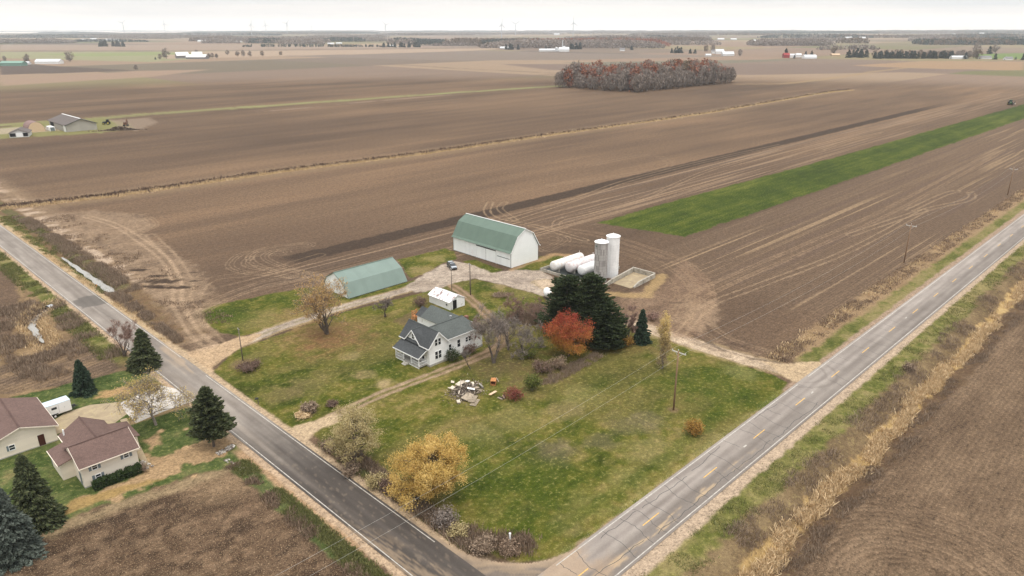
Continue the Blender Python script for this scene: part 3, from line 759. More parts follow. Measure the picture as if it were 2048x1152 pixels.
# --- county road (runs along x)
us = np.concatenate([np.arange(18, 330, 0.3), np.geomspace(331, 2600, 200)])
U, T, F = strip_grid(us, np.linspace(0, 1, 31))
y0, y1 = rB(U) - 0.42, lB(U) + 0.42
yv = y0 + (y1 - y0) * T
cv = Canvas(U, yv); nn = fbm(U / 6, yv / 1.2, 3, 21); nl = fbm(U / 25, yv / 0.6, 2, 22)
cv.put(np.ones(len(U)), ramp((0.5 * nn + 0.5 * nl - 0.25) / 0.5, [S(142, 132, 123), S(157, 147, 138), S(172, 162, 152)]))
mid = (T - 0.5) * 6.9
for off in (-2.55, -0.95, 0.95, 2.55): cv.mul(0.8 * (1 - sst(0.2, 0.55, np.abs(mid - off) + cv.wob * 0.4)), (0.86, 0.85, 0.85))
cv.mul((1 - sst(-.4, .4, mid + cv.wob * .5)) * 0.9, (0.74, 0.73, 0.72))
gap = sst(150, 175, U); cv.mul(gap * 0.6 * (mid > 0), (1.12, 1.12, 1.12))
# straw dragged out along the lower lane and a muddy turn-out
m = (1 - sst(0.25, 0.6, np.abs(mid + 1.75) + cv.wob)) * (1 - sst(85, 100, U)) * sst(0.42, 0.62, fbm(U / 2.5, yv / 0.35, 3, 31))
cv.put(m * 0.9, S(190, 166, 134))
cv.put((1 - sst(56, 62, U + cv.wob * 6)) * sst(0.35, 0.6, nn) * 0.7, S(176, 150, 122))
dT = np.minimum(np.abs(np.hypot(U - 127, yv - 49) - 5), np.abs(np.hypot(U - 127, yv - 49) - 7)); cv.put((1 - sst(0.1, 0.45, dT + cv.wob * .6)) * 0.28, S(96, 86, 78))
rb = np_mesh('county_road', np.stack([U, yv, np.full(len(U), 0.075)], 1), F, RM); canvas_attrs(rb.data, cv); tag(rb, kind='structure')

def ribbon(pts, w, z, mb):
    pts = [np.array(p, float) for p in pts]
    for a, b in zip(pts[:-1], pts[1:]):
        d = b - a; L = np.hypot(*d)
        if L < 1e-6: continue
        n = np.array((-d[1], d[0])) / L * w / 2
        mb.poly([(*(a + n), z), (*(a - n), z), (*(b - n), z), (*(b + n), z)])
mb = MB(); xs = np.concatenate([np.arange(54.2, 121.5, 4), [121.5]]); ribbon([(x, lB(x)) for x in xs], 0.14, 0.081, mb)
xs = np.concatenate([np.arange(126, 330, 8), np.arange(330, 2600, 60)]); ribbon([(x, lB(x)) for x in xs], 0.14, 0.081, mb)
mb.build('edge_line', PW, rb)
mb = MB(); xs = np.concatenate([np.arange(18, 330, 8), np.arange(330, 2600, 60)]); ribbon([(x, rB(x)) for x in xs], 0.14, 0.081, mb); mb.build('edge_line', PW, rb)
x = P(1288.6, 1053.6)[0] - 15.2
for k in range(26):
    yc = (lB(x) + rB(x)) / 2
    MB().poly([(x, yc - .07, .081), (x + 3.8, yc - .07, .081), (x + 3.8, yc + .07, .081), (x, yc + .07, .081)]).build('centre_dash', PY, rb); x += 15.2
rc = random.Random(5); mb = MB()
x = 55.0
while x < 175:
    yl, yr = lB(x), rB(x); k = rc.random()
    a0, a1 = (0, 1) if k < 0.55 else ((0, .45) if k < .8 else (.5, 1))
    n = 14; ph = rc.random() * 6
    pts = [(x + 0.25 * math.sin(t * 7 + ph) + rc.uniform(-.1, .1) - 1.0 * t, yl + (yr - yl) * t) for t in np.linspace(a0, a1, n)]
    ribbon(pts, 0.075 if x < 110 else 0.06, 0.079, mb); x += rc.uniform(2.6, 6.0)
for x0, x1, off in ((62, 70, .8), (71, 82, .9), (83.5, 93, .85), (56, 66, 4.6), (68, 100, 5.5), (100, 118, 5.6), (104, 112, .5), (46, 54, 4.4)):
    y = lB(x0) - off; pts = []
    for xx in np.arange(x0, x1, 0.6): y += rc.uniform(-.17, .17) + (lB(xx) - off - y) * 0.2; pts.append((xx, y))
    ribbon(pts, 0.085, 0.079, mb)
mb.build('crack', TAR, rb)
mb = MB()
for u, v in ((1624, 786), (1490, 893), (1812, 636)):
    p = P(u, v); mb.poly([(p[0] - .45, p[1] - .12, .0825), (p[0] + .45, p[1] - .12, .0825), (p[0] + .45, p[1] + .12, .0825), (p[0] - .45, p[1] + .12, .0825)])
mb.build('survey_mark', PW, rb)

# --- side road (runs along y)
vs = np.concatenate([np.arange(20, 300, 0.35), np.geomspace(301, 900, 80)])
Vv, T, F = strip_grid(vs, np.linspace(0, 1, 31))
x0, x1 = lA(Vv) - 0.4, rA(Vv) + 0.4
xv = x0 + (x1 - x0) * T
cv = Canvas(xv, Vv); nn = fbm(xv / 1.2, Vv / 6, 3, 23); nl = fbm(xv / 0.5, Vv / 30, 2, 24)
light = ramp((0.5 * nn + 0.5 * nl - 0.25) / 0.5, [S(132, 122, 112), S(150, 140, 130), S(166, 156, 145)])
dark = ramp((0.5 * nn + 0.5 * nl - 0.25) / 0.5, [S(76, 69, 64), S(84, 77, 71), S(95, 87, 81)])
k = sst(60, 120, Vv + 8 * cv.wob2); mid = (T - 0.5) * 6.5
cv.put(np.ones(len(Vv)), dark)
cv.put(sst(84, 116, Vv + 6 * cv.wob + 6 * (nl - .5)) * 0.97, light)
cv.mul((1 - sst(.3, .8, np.abs(mid + 1.4) + cv.wob * .5)) * sst(60, 80, Vv) * (1 - sst(120, 140, Vv)) * .7, (1.4, 1.38, 1.34))
for off in (-2.3, -0.7, 0.8, 2.4): cv.mul(0.5 * (1 - sst(0.15, 0.5, np.abs(mid - off) + cv.wob * 0.4)), (0.86, 0.85, 0.85))
sp_ = sst(0.70, 0.8, fbm(xv / 0.28, Vv / 0.9, 2, 33)) * (1 - sst(75, 112, Vv))
cv.put(sp_ * 0.22, S(176, 156, 132))
m = (1 - sst(60, 72, Vv + (xv - 42) * 3.2 + cv.wob * 4)) * sst(0.40, 0.6, fbm((xv + Vv * .12) / .3, Vv / 6.0, 3, 34)); cv.put(m * 0.5 * (1 - sst(-.5, 1.5, mid)), S(176, 152, 124))
cv.put(sst(128, 132, Vv) * (1 - sst(146, 150, Vv)) * sst(.4, .6, nn) * sst(-1, 2.5, mid) * .6, S(180, 156, 128))
# dark asphalt patch
pm = sst(183.5, 184.2, Vv + cv.wob * 1.5) * (1 - sst(190.8, 191.6, Vv + cv.wob * 1.5 - (mid > -1) * 1.0)); cv.put(pm * 0.8 * sst(-2.6, -2.2, mid + cv.wob), S(98, 92, 86))
cv.put((1 - sst(.06, .2, np.abs(mid - .4 - .3 * np.sin(Vv / 5)))) * sst(165, 168, Vv) * (1 - sst(183, 184, Vv)) * .5, S(96, 90, 84))
ra = np_mesh('side_road', np.stack([xv, Vv, np.full(len(Vv), 0.068)], 1), F, RM); canvas_attrs(ra.data, cv); tag(ra, kind='structure')
mb = MB(); ribbon([(rA(y), y) for y in list(np.arange(60.6, 126, 5)) + [128.5]], 0.13, 0.075, mb); ribbon([(rA(y), y) for y in np.arange(140, 600, 8)], 0.13, 0.075, mb); mb.build('edge_line', PW, ra)
mb = MB(); ribbon([(lA(y), y) for y in np.arange(20, 600, 8)], 0.13, 0.075, mb); mb.build('edge_line', PW, ra)
# --- paved inside of the bend
cp = smooth_path([(47.1, 66), (47.2, 60.5), (47.6, 57.2), (48.6, 54.0), (50.3, 51.2), (52.2, 49.3), (54.4, 48.0), (58, 47.0), (64, 46.75)], 6)
pts = [(44, 70)] + [tuple(p) for p in cp] + [(64, 44), (44, 44)]
xs = np.arange(43.5, 64.2, 0.25); ys = np.arange(43.5, 70, 0.25)
U, T, F = strip_grid(xs, ys); cv = Canvas(U, T); d = cv.sd_poly(pts); ins = d < 0.1
fk = ins[F].all(1); F = F[fk]; uq, inv = np.unique(F.ravel(), return_inverse=True)
nn = fbm(U / 1.2, T / 1.2, 3, 41)
cv.put(np.ones(len(U)), ramp(nn, [S(104, 94, 86), S(118, 106, 96), S(132, 119, 107)]))
cv.put(sst(-1.6, 0, d + cv.wob * 1.6) * .75, S(180, 156, 128)); cv.put(sst(.42, .6, fbm((U + T) / .5, (U - T) / 3.0, 3, 43)) * .4, S(178, 154, 124))
bend = np_mesh('road_bend', np.stack([U[uq], T[uq], np.full(len(uq), 0.06)], 1), inv.reshape(-1, 4), RM); canvas_attrs(bend.data, cv, uq); tag(bend, kind='structure')

# --- neighbour's paved drive, clean new slab and older stained concrete
CW = mat_plain('new_concrete', S(214, 206, 196), 0.85, 0.10, 1.4, bump=.1)
CO = mat_plain('stained_concrete', S(172, 154, 126), 0.85, 0.16, .5, dirt=S(196, 178, 140), bump=.1)
def slab(name, pts, mat, z=0.03):
    q = PP(pts); o = MB().slab([(x, y, z) for x, y in q], 0.1).build(name, mat); return tag(o, kind='structure')
slab('driveway', [(240, 806), (318, 770), (352, 778), (396, 800), (330, 822), (272, 846), (252, 826)], CW, .035)
slab('driveway', [(95, 850), (130, 826), (180, 810), (240, 804), (254, 828), (230, 846), (190, 852), (150, 856), (120, 866), (110, 870)], CO, .03)
slab('walkway', [(240, 840), (254, 836), (300, 932), (290, 935), (262, 890)], CO, .04)

# --- water in the ditch and creek
wm_, nt, bs = newmat('still_ditch_water')
bs.inputs['Base Color'].default_value = (0.30, 0.285, 0.255, 1); bs.inputs['Roughness'].default_value = 0.12; bs.inputs['Specular IOR Level'].default_value = 0.7  # muddy base raised to carry the pale sky reflection
bmp = nd(nt, 'ShaderNodeBump'); bmp.inputs['Strength'].default_value = 0.15; nt.links.new(noise(nt, nd(nt, 'ShaderNodeNewGeometry').outputs['Position'], 2.0, 2), bmp.inputs['Height']); nt.links.new(bmp.outputs[0], bs.inputs['Normal'])
def water(path, ws, z):
    path = smooth_path(path, 5); mb = MB(); ww = np.interp(np.linspace(0, 1, len(path)), np.linspace(0, 1, len(ws)), ws)
    L, R = [], []
    for i, p in enumerate(path):
        d = path[min(i + 1, len(path) - 1)] - path[max(i - 1, 0)]; n = np.array((-d[1], d[0])) / np.hypot(*d)
        L.append(p + n * ww[i] * (0.5 + .15 * math.sin(i * 2.1))); R.append(p - n * ww[i] * (0.5 + .15 * math.cos(i * 1.7)))
    for i in range(len(path) - 1): mb.poly([(*L[i], z), (*R[i], z), (*R[i + 1], z), (*L[i + 1], z)])
    return tag(mb.build('water', wm_), kind='structure')
water([(rA(y) + 4.3, y) for y in (190, 200, 212, 224, 236)], [2.2, 2.0, 1.6, 1.2, .5], -0.72)
water(PP([(90, 614), (74, 627), (62, 643), (73, 663), (85, 678)]), [.5, 1.3, 1.5, 1.2, .4], -0.85)
# ================================================================ BUILDINGS
WHITE = mat_ribbed('white_steel_siding', (0.86, 0.88, 0.86), 'Y', 0.23, 0.25, 0.5, 0.03)
WHITEX = mat_ribbed('white_steel_siding_gable', (0.76, 0.78, 0.77), 'X', 0.23, 0.25, 0.5, 0.03)
CLAP = mat_ribbed('white_clapboard', (0.87, 0.87, 0.85), 'Z', 0.16, 0.5, 0.6, 0.04, dirt=(0.60, 0.58, 0.53), dirt_lo=0.62)
GREEN_X = mat_ribbed('green_steel_roof', (0.118, 0.168, 0.132), 'Y', 0.3, 0.3, 0.5, 0.05)
GREEN_Y = mat_ribbed('green_grey_steel_roof', (0.18, 0.236, 0.206), 'X', 0.3, 0.3, 0.5, 0.05)
TRIM = mat_plain('white_trim', (0.83, 0.83, 0.81), 0.6, 0.05)
DARKT = mat_plain('dark_trim', (0.07, 0.08, 0.075), 0.7, 0.1)
SHGREY = mat_shingle('charcoal_shingles', (0.062, 0.066, 0.068))
SHGRN = mat_shingle('grey_green_shingles', (0.092, 0.102, 0.096))
SHBRN = mat_shingle('brown_shingles', (0.138, 0.088, 0.074))
GLASS = mat_glass('window_glass')
STONE = mat_plain('foundation_concrete', (0.36, 0.34, 0.30), 0.9, 0.25, 2.0)
CREAM = mat_ribbed('cream_vinyl_siding', (0.80, 0.71, 0.59), 'Z', 0.13, 0.4, 0.6, 0.03)
BLACK = mat_plain('dark_interior', (0.012, 0.012, 0.012), 0.9, 0.1)
GREYW = mat_plain('grey_shutter', (0.17, 0.20, 0.215), 0.6, 0.05)
BRICK = mat_plain('weathered_brick', (0.24, 0.12, 0.09), 0.9, 0.3, 6.0)
GALV = mat_plain('galvanised_pipe', (0.42, 0.43, 0.44), 0.45, 0.1, metal=0.4)
RUST = mat_plain('rusty_iron', (0.13, 0.07, 0.045), 0.85, 0.3, 3.0)
MACH = mat_plain('dark_machine_paint', (0.035, 0.04, 0.038), 0.6, 0.3, 2.0)
RUBBER = mat_plain('tyre_rubber', (0.02, 0.02, 0.02), 0.9, 0.1)

def window(parent, face, c, w, h, z, off, mat_frame=None, name='window', sash=True):
    """face 'x-': lies in plane x=off looking to -x (c = centre y); 'y-': plane y=off (c = centre x). part window > frame, pane"""
    fr = MB(); pn = MB(); t = 0.05; s = -1 if face[1] == '-' else 1; a = 0.09
    def bx(mb, c0, c1, z0, z1, d0, d1):
        lo, hi = sorted((off + s * d0, off + s * d1))
        if face[0] == 'x': mb.box(lo, hi, c0, c1, z0, z1)
        else: mb.box(c0, c1, lo, hi, z0, z1)
    bx(fr, c - w / 2 - a, c - w / 2, z - a, z + h + a, -.02, t); bx(fr, c + w / 2, c + w / 2 + a, z - a, z + h + a, -.02, t)
    bx(fr, c - w / 2, c + w / 2, z + h, z + h + a, -.02, t + .02); bx(fr, c - w / 2, c + w / 2, z - a, z, -.02, t + .03)
    if sash: bx(fr, c - w / 2, c + w / 2, z + h * .5 - .03, z + h * .5 + .03, -.01, t - .01)
    bx(pn, c - w / 2, c + w / 2, z, z + h, -.03, .012)
    o = fr.build(name, mat_frame or TRIM, parent)
    pn.build('pane', GLASS, o)
    return o

def roofplane(mb, pts, t=0.12): mb.slab(pts, t)

# ---------------------------------------------------------------- big gambrel barn
bx0, by0 = 132.6, 133.0
t = thing('gambrel_barn', 'big white gambrel barn with a dark green two slope roof beside the gravel yard', 'barn', (bx0, by0, 0))
W_, L_ = 11.0, 24.3
prof = [(0, 0), (0, 4.45), (.35, 4.8), (2.45, 8.42), (5.55, 10.08), (8.65, 8.42), (10.7, 4.8), (11.0, 4.45), (11.0, 0)]
MB().prism(prof, 'y', 0.0, L_).build('wall', WHITE, t)
m = MB()
for x in (0.02, W_ - .02): m.box(x - .05, x + .05, -.03, .02, 0, 4.4)
m.box(-.05, 0, -.03, .05, 0, 4.4); m.box(-.06, -.002, L_ - .06, L_ + .03, 0, 4.4); m.box(-.03, -.005, .06, L_ - .1, 0, .12)
m.build('corner_trim', DARKT, t)
rp_ = [(-.55, 4.25), (0.05, 4.72), (2.4, 8.58), (5.55, 10.27), (8.7, 8.58), (11.05, 4.72), (11.65, 4.25)]
roof = MB()
for (xa, za), (xb, zb) in zip(rp_[:-1], rp_[1:]): roof.slab([(xa, -.28, za), (xb, -.28, zb), (xb, L_ + .28, zb), (xa, L_ + .28, za)], .09)
ro = roof.build('roof', GREEN_X, t)
m = MB()
for (xa, za), (xb, zb) in zip(rp_[3:-1], rp_[4:]): m.bar((xa, -.30, za - .1), (xb, -.30, zb - .1), .04, .2)
for (xa, za), (xb, zb) in zip(rp_[:3], rp_[1:4]): m.bar((xa, -.30, za - .12), (xb, -.30, zb - .12), .03, .14)
m.bar((5.55, -.3, 10.3), (5.55, L_ + .3, 10.3), .3, .05)
m.build('rake_trim', TRIM, ro)
# doors: sliding pair in the middle, half door at the near end, man door
d = MB().box(-.09, -.01, 6.05, 10.0, .12, 3.62).build('sliding_door', WHITE, t); MB().box(-.12, -.092, 9.98, 10.04, .12, 3.62).build('door_seam', DARKT, d)
d = MB().box(-.09, -.01, 10.02, 13.9, .12, 3.62).build('sliding_door', WHITE, t)
MB().box(-.14, -.01, 5.9, 14.1, 3.62, 3.88).build('door_track', DARKT, t)
MB().box(-.10, -.01, 5.75, 5.9, 0, 4.3).build('door_post', TRIM, t); MB().box(-.10, -.01, 14.1, 14.3, 0, 4.35).build('door_post', TRIM, t)
d = MB().box(-.08, -.01, .6, 5.3, .12, 2.35).build('low_door', WHITE, t); MB().box(-.12, -.01, .5, 5.4, 2.38, 2.5).build('rail', DARKT, d)
d = MB().box(-.07, -.01, 15.4, 16.3, .1, 2.1).build('door', TRIM, t); MB().box(-.09, -.072, 16.1, 16.17, 1.0, 1.1).build('handle', DARKT, d)

# ---------------------------------------------------------------- low green shed (gambrel roof down to the ground)
gx0, gy0 = 87.8, 144.4
t = thing('gambrel_shed', 'low shed whose grey green gambrel roof reaches the ground, beside the gravel lane', 'shed', (gx0, gy0, 0))
prof = [(0.05, 0), (0.1, .3), (2.15, 3.3), (6.0, 5.3), (9.85, 3.3), (11.9, .3), (11.95, 0)]
MB().prism(prof, 'x', 0.0, 17.6).build('wall', WHITE, t)
rp_ = [(-.1, .18), (2.1, 3.45), (6.0, 5.45), (9.9, 3.45), (12.1, .18)]
roof = MB()
for (ya, za), (yb, zb) in zip(rp_[:-1], rp_[1:]): roof.slab([(-.2, ya, za), (17.8, ya, zb * 0 + za), (17.8, yb, zb), (-.2, yb, zb)], .08)
ro = roof.build('roof', GREEN_Y, t)
m = MB()
for (ya, za), (yb, zb) in zip(rp_[:-1], rp_[1:]): m.bar((-.22, ya, za - .05), (-.22, yb, zb - .05), .035, .14)
m.bar((-.2, 6, 5.48), (17.8, 6, 5.48), .3, .05); m.build('ridge_trim', GREEN_X, ro)
window(t, 'x-', 1.55, .45, .6, .95, 0.0, DARKT, sash=False)
MB().box(-.08, -.01, 4.6, 7.4, .1, 3.0).build('door', TRIM, t)
m = MB(); m.box(.1, 17.5, -.16, -.06, -.02, .14); m.build('sill_board', DARKT, t)

# ---------------------------------------------------------------- white farmhouse
hx, hy = 78.0, 100.8
t = thing('farmhouse', 'white clapboard farmhouse with charcoal gables and a railed front porch', 'house', (hx, hy, 0))
w = MB()
# main block: ridge along y; wing: ridge along x; rear block: ridge along y; lean-to at the far end
w.prism([(0, .35), (0, 4.3), (2.3, 6.75), (4.6, 4.3), (4.6, .35)], 'y', 0, 8.9)
w.prism([(0, .36), (0, 4.75), (3.2, 6.6), (6.4, 4.75), (6.4, .36)], 'x', 4.58, 11.4)
w.prism([(11.1, .34), (11.1, 2.95), (13.9, 4.65), (16.7, 2.95), (16.7, .34)], 'y', 6.0, 16.2)
w.prism([(11.39, .33), (11.39, 4.35), (14.0, 3.3), (14.0, .33)], 'y', .02, 6.3)
w.prism([(11.5, .32), (11.5, 2.6), (13.2, 3.9), (14.9, 2.6), (14.9, .32)], 'y', 16.1, 18.6)
w.prism([(3.0, 4.2), (5.0, 6.35), (7.0, 4.2)], 'x', 0.0, 2.2)
w.build('wall', CLAP, t)
f = MB(); f.box(-.06, 4.66, -.06, 8.96, -.2, .42); f.box(4.7, 14.05, -.05, 6.4, -.2, .42); f.box(11.05, 16.75, 6.46, 18.65, -.2, .4); f.build('foundation', STONE, t)
# roofs
r = MB(); o = .32
r.slab([(-.4, -o, 3.98), (2.3, -o, 6.92), (2.3, 9.2, 6.92), (-.4, 9.2, 3.98)], .13)
r.slab([(2.302, -o, 6.92), (5.0, -o, 4.0), (5.0, 9.2, 4.0), (2.302, 9.2, 6.92)], .13)
r.slab([(-.3, 5.0, 6.5), (-.3, 2.72, 4.05), (.95, 2.72, 5.35), (2.2, 5.0, 6.52)], .1)
r.slab([(-.3, 5.002, 6.5), (2.2, 5.002, 6.52), (.95, 7.28, 5.35), (-.3, 7.28, 4.05)], .1)
ro = r.build('roof', SHGREY, t)
m = MB(); m.bar((2.3, -o, 6.95), (2.3, 9.2, 6.95), .22, .05); m.bar((-.3, 5, 6.55), (2.2, 5, 6.57), .2, .05); m.build('ridge_cap', DARKT, ro)
m = MB()
for xa, za, xb, zb in ((-.4, 3.86, 2.3, 6.8), (2.3, 6.8, 5.0, 3.88)): m.bar((xa, -o - .03, za), (xb, -o - .03, zb), .06, .2)
for ya, za, yb, zb in ((2.72, 3.97, 5, 6.42), (5, 6.42, 7.28, 3.97)): m.bar((-.33, ya, za), (-.33, yb, zb), .06, .18)
m.bar((-.42, -o, 3.9), (-.42, 2.7, 3.9), .06, .2); m.bar((-.42, 7.3, 3.9), (-.42, 9.2, 3.9), .06, .2)
m.build('fascia', TRIM, ro)
r = MB()
r.slab([(4.4, -.35, 4.62), (11.45, -.35, 4.62), (11.45, 3.2, 6.72), (2.3, 3.2, 6.72), (4.35, 0.1, 4.88)], .12)
r.slab([(2.3, 3.202, 6.72), (11.45, 3.202, 6.72), (11.45, 6.75, 4.62), (4.4, 6.75, 4.62)], .12)
r.slab([(11.452, -.3, 4.62), (14.3, -.3, 3.45), (14.3, 6.3, 3.45), (11.452, 6.7, 4.62), (11.452, 3.2, 6.72)], .1)
r2_ = r.build('roof', SHGRN, t)
m = MB(); m.bar((2.5, 3.2, 6.76), (11.45, 3.2, 6.76), .2, .05); m.build('ridge_cap', DARKT, r2_)
m = MB(); m.bar((4.6, -.38, 4.52), (11.45, -.38, 4.52), .05, .16); m.bar((11.5, -.33, 4.5), (14.3, -.33, 3.36), .05, .14); m.build('fascia', TRIM, r2_)
r = MB()
r.slab([(10.7, 6.5, 2.8), (13.9, 5.0, 4.78), (13.9, 16.5, 4.78), (10.7, 16.5, 2.8)], .1)
r.slab([(13.902, 5.0, 4.78), (17.1, 6.3, 2.8), (17.1, 16.5, 2.8), (13.902, 16.5, 4.78)], .1)
r.build('rear_roof', SHGRN, t)
r = MB(); r.slab([(11.2, 16.52, 2.45), (13.2, 16.52, 4.02), (13.2, 18.9, 4.02), (11.2, 18.9, 2.45)], .08); r.slab([(13.202, 16.52, 4.02), (15.2, 16.52, 2.45), (15.2, 18.9, 2.45), (13.202, 18.9, 4.02)], .08); r.build('annex_roof', SHGREY, t)
# porch
p = MB().box(-2.1, -.02, .75, 8.45, .3, .5).build('porch', STONE, t)
MB().box(-2.05, -2.0, .8, 8.4, .0, .3).build('skirting', TRIM, p)
r = MB(); r.slab([(-2.4, .5, 2.38), (-2.4, 8.7, 2.38), (.0, 8.7, 3.72), (.0, .5, 3.72)], .12); r.build('porch_roof', SHGREY, t)
m = MB(); m.bar((-2.43, .5, 2.28), (-2.43, 8.7, 2.28), .06, .2); m.bar((-2.4, .47, 2.28), (-.02, .47, 3.6), .05, .18); m.build('porch_fascia', TRIM, t)
for y in (.9, 3.3, 5.8, 8.3): MB().box(-2.05, -1.87, y - .09, y + .09, .5, 2.3).build('porch_post', TRIM, t)
def rail(p0, p1, nm='railing'):
    m = MB(); m.bar((*p0, 1.32), (*p1, 1.32), .08, .08); m.bar((*p0, .68), (*p1, .68), .06, .06)
    n = int(math.hypot(p1[0] - p0[0], p1[1] - p0[1]) / .2)
    for i in range(1, n): q = [p0[k] + (p1[k] - p0[k]) * i / n for k in (0, 1)]; m.box(q[0] - .02, q[0] + .02, q[1] - .02, q[1] + .02, .68, 1.32)
    m.build(nm, TRIM, t)
rail((-1.96, 1.0), (-1.96, 3.2)); rail((-1.96, 5.9), (-1.96, 8.2)); rail((-1.9, .84), (-.1, .84)); rail((-1.9, 8.36), (-.1, 8.36))
m = MB(); m.box(-2.7, -2.1, 4.0, 5.2, 0, .3); m.box(-3.1, -2.7, 4.0, 5.2, 0, .15); m.build('step', STONE, t)
d = MB().box(-.06, -.01, 4.1, 5.0, .5, 2.6).build('front_door', BLACK, t)
# windows
window(t, 'x-', 2.0, .75, 1.4, 1.15, 0.0); window(t, 'x-', 6.9, .9, 1.5, 1.05, 0.0)
window(t, 'x-', 5.0, .62, 1.1, 4.5, 0.0)
window(t, 'y-', 1.78, .62, 1.35, 4.05, 0.0); window(t, 'y-', 2.62, .62, 1.35, 4.05, 0.0)
window(t, 'y-', 1.75, .66, 1.6, 1.2, 0.0); window(t, 'y-', 2.62, .66, 1.6, 1.2, 0.0)
window(t, 'y-', 5.25, .6, 1.3, 1.9, 0.0); window(t, 'y-', 7.55, .75, 1.55, 1.95, 0.0); window(t, 'y-', 9.7, .6, 1.0, 2.4, 0.0); window(t, 'y-', 10.5, .6, 1.0, 2.4, 0.0)
window(t, 'x-', 8.0, .5, 1.3, 1.2, 11.1, DARKT, sash=False)
MB().lathe([(.14, 3.4), (.14, 5.1), (.24, 5.12), (.24, 5.28), (.05, 5.35)], (12.0, 7.6, 0), 12).build('vent_pipe', GALV, t)
MB().box(12.6, 13.25, 3.3, 3.95, 3.2, 6.1).box(12.54, 13.31, 3.24, 4.01, 5.9, 6.02).build('chimney', BRICK, t)

# ---------------------------------------------------------------- small white shed with rust streaked roof
t = thing('garden_shed', 'small white shed with rust stained metal roof and open dark doorway behind the farmhouse', 'shed', (100.3, 120.9, 0))
w = MB(); w.prism([(0, 0), (0, 2.05), (2.3, 3.15), (4.6, 2.05), (4.6, 0)], 'y', 0, 7.8); w.build('wall', CLAP, t)
RUSTR = mat_ribbed('rust_stained_roof', (0.78, 0.77, 0.76), 'Y', 0.6, 0.3, 0.5, 0.05, dirt=(0.17, 0.085, 0.07), dirt_lo=0.51, dsc=0.9)
r = MB(); r.slab([(-.35, -.2, 1.98), (2.3, -.2, 3.27), (2.3, 8.05, 3.27), (-.35, 8.05, 1.98)], .06); r.slab([(2.302, -.2, 3.27), (4.95, -.2, 1.98), (4.95, 8.05, 1.98), (2.302, 8.05, 3.27)], .06); r.build('roof', RUSTR, t)
MB().box(.75, 2.0, -.05, -.01, .05, 2.2).build('doorway', BLACK, t)
MB().bar((.3, -.35, 1.1), (.72, -.12, 1.1), .05, 2.0).build('door', TRIM, t)
MB().box(2.05, 4.4, -.06, -.01, .05, 2.15).build('door', CLAP, t)
window(t, 'x-', 1.2, .5, .6, .8, 0.0, TRIM, sash=False)

# ---------------------------------------------------------------- silos
def stave_mat(name, col, n, hoop, dark):
    m, nt, bs = newmat(name)
    v = nt.nodes.new('ShaderNodeTexCoord').outputs['Object']; s = nd(nt, 'ShaderNodeSeparateXYZ'); nt.links.new(v, s.inputs[0])
    ang = mth(nt, 'ARCTAN2', s.outputs[1], s.outputs[0]); st = mth(nt, 'MULTIPLY', ang, n / 6.2832)
    fr = mth(nt, 'ABSOLUTE', mth(nt, 'SUBTRACT', mth(nt, 'FRACT', st), .5)); jt = remap(nt, fr, .40, .5, 0, 1)
    hz_ = mth(nt, 'ABSOLUTE', mth(nt, 'SUBTRACT', mth(nt, 'FRACT', mth(nt, 'DIVIDE', s.outputs[2], hoop)), .5)); hj = remap(nt, hz_, .42, .5, 0, 1)
    wn = nd(nt, 'ShaderNodeTexWhiteNoise', noise_dimensions='2D')
    cb = nd(nt, 'ShaderNodeCombineXYZ'); nt.links.new(mth(nt, 'FLOOR', st), cb.inputs[0]); nt.links.new(mth(nt, 'FLOOR', mth(nt, 'DIVIDE', s.outputs[2], hoop * 2)), cb.inputs[1]); nt.links.new(cb.outputs[0], wn.inputs['Vector'])
    f = mth(nt, 'ADD', remap(nt, wn.outputs[0], 0, 1, 1 - dark * .6, 1.0 + dark * .3), remap(nt, noise(nt, v, .6, 4), .3, .7, -.08, .08))
    cc = mixc(nt, 1.0, tuple(col), f, 'MULTIPLY'); cc = mixc(nt, mth(nt, 'MULTIPLY', mth(nt, 'MAXIMUM', jt, hj), dark), cc, tuple(x * .45 for x in col))
    nt.links.new(cc, bs.inputs['Base Color']); bs.inputs['Roughness'].default_value = .8
    return m
def silo(loc, R, Hh, mat, label):
    t = thing('silo', label, 'silo', loc)
    MB().lathe([(R, -.1), (R, Hh)], (0, 0, 0), 40).build('shaft', mat, t, smooth=False)
    m = MB()
    for k in range(int(Hh / .75)): z = .4 + k * .75; m.lathe([(R + .003, z - .025), (R + .025, z - .02), (R + .025, z + .02), (R + .003, z + .025)], (0, 0, 0), 40, caps=False)
    m.build('hoop', mat, t)
    rf = MB().lathe([(R + .16, Hh - .1), (R + .16, Hh + .06), (R * .7, Hh + .35), (R * .35, Hh + .5), (.12, Hh + .56)], (0, 0, 0), 40).build('roof', TRIM, t)
    MB().lathe([(.1, Hh + .5), (.1, Hh + .8), (.16, Hh + .82)], (0, 0, 0), 10).build('vent', TRIM, rf)
    a = math.radians(200); m = MB()
    ca, sa = math.cos(a), math.sin(a)
    m.bar(((R + .25) * ca - .25 * sa, (R + .25) * sa + .25 * ca, .3), ((R + .25) * ca - .25 * sa, (R + .25) * sa + .25 * ca, Hh), .06); m.bar(((R + .25) * ca + .25 * sa, (R + .25) * sa - .25 * ca, .3), ((R + .25) * ca + .25 * sa, (R + .25) * sa - .25 * ca, Hh), .06)
    m.build('ladder', mat, t)
    return t
ST = stave_mat('grey_concrete_staves', (0.40, 0.38, 0.36), 34, .75, .55)
SW = stave_mat('white_painted_staves', (0.84, 0.84, 0.83), 30, .75, .10)
s1 = silo((141.5, 108.8, 0), 1.7, 10.7, ST, 'grey concrete stave silo with white cap, the shorter one by the dark pines')
MB().box(-1.75, -1.6, -.35, .15, 9.6, 9.95).build('hatch', GREEN_X, s1).rotation_euler = (0, 0, math.radians(-15))
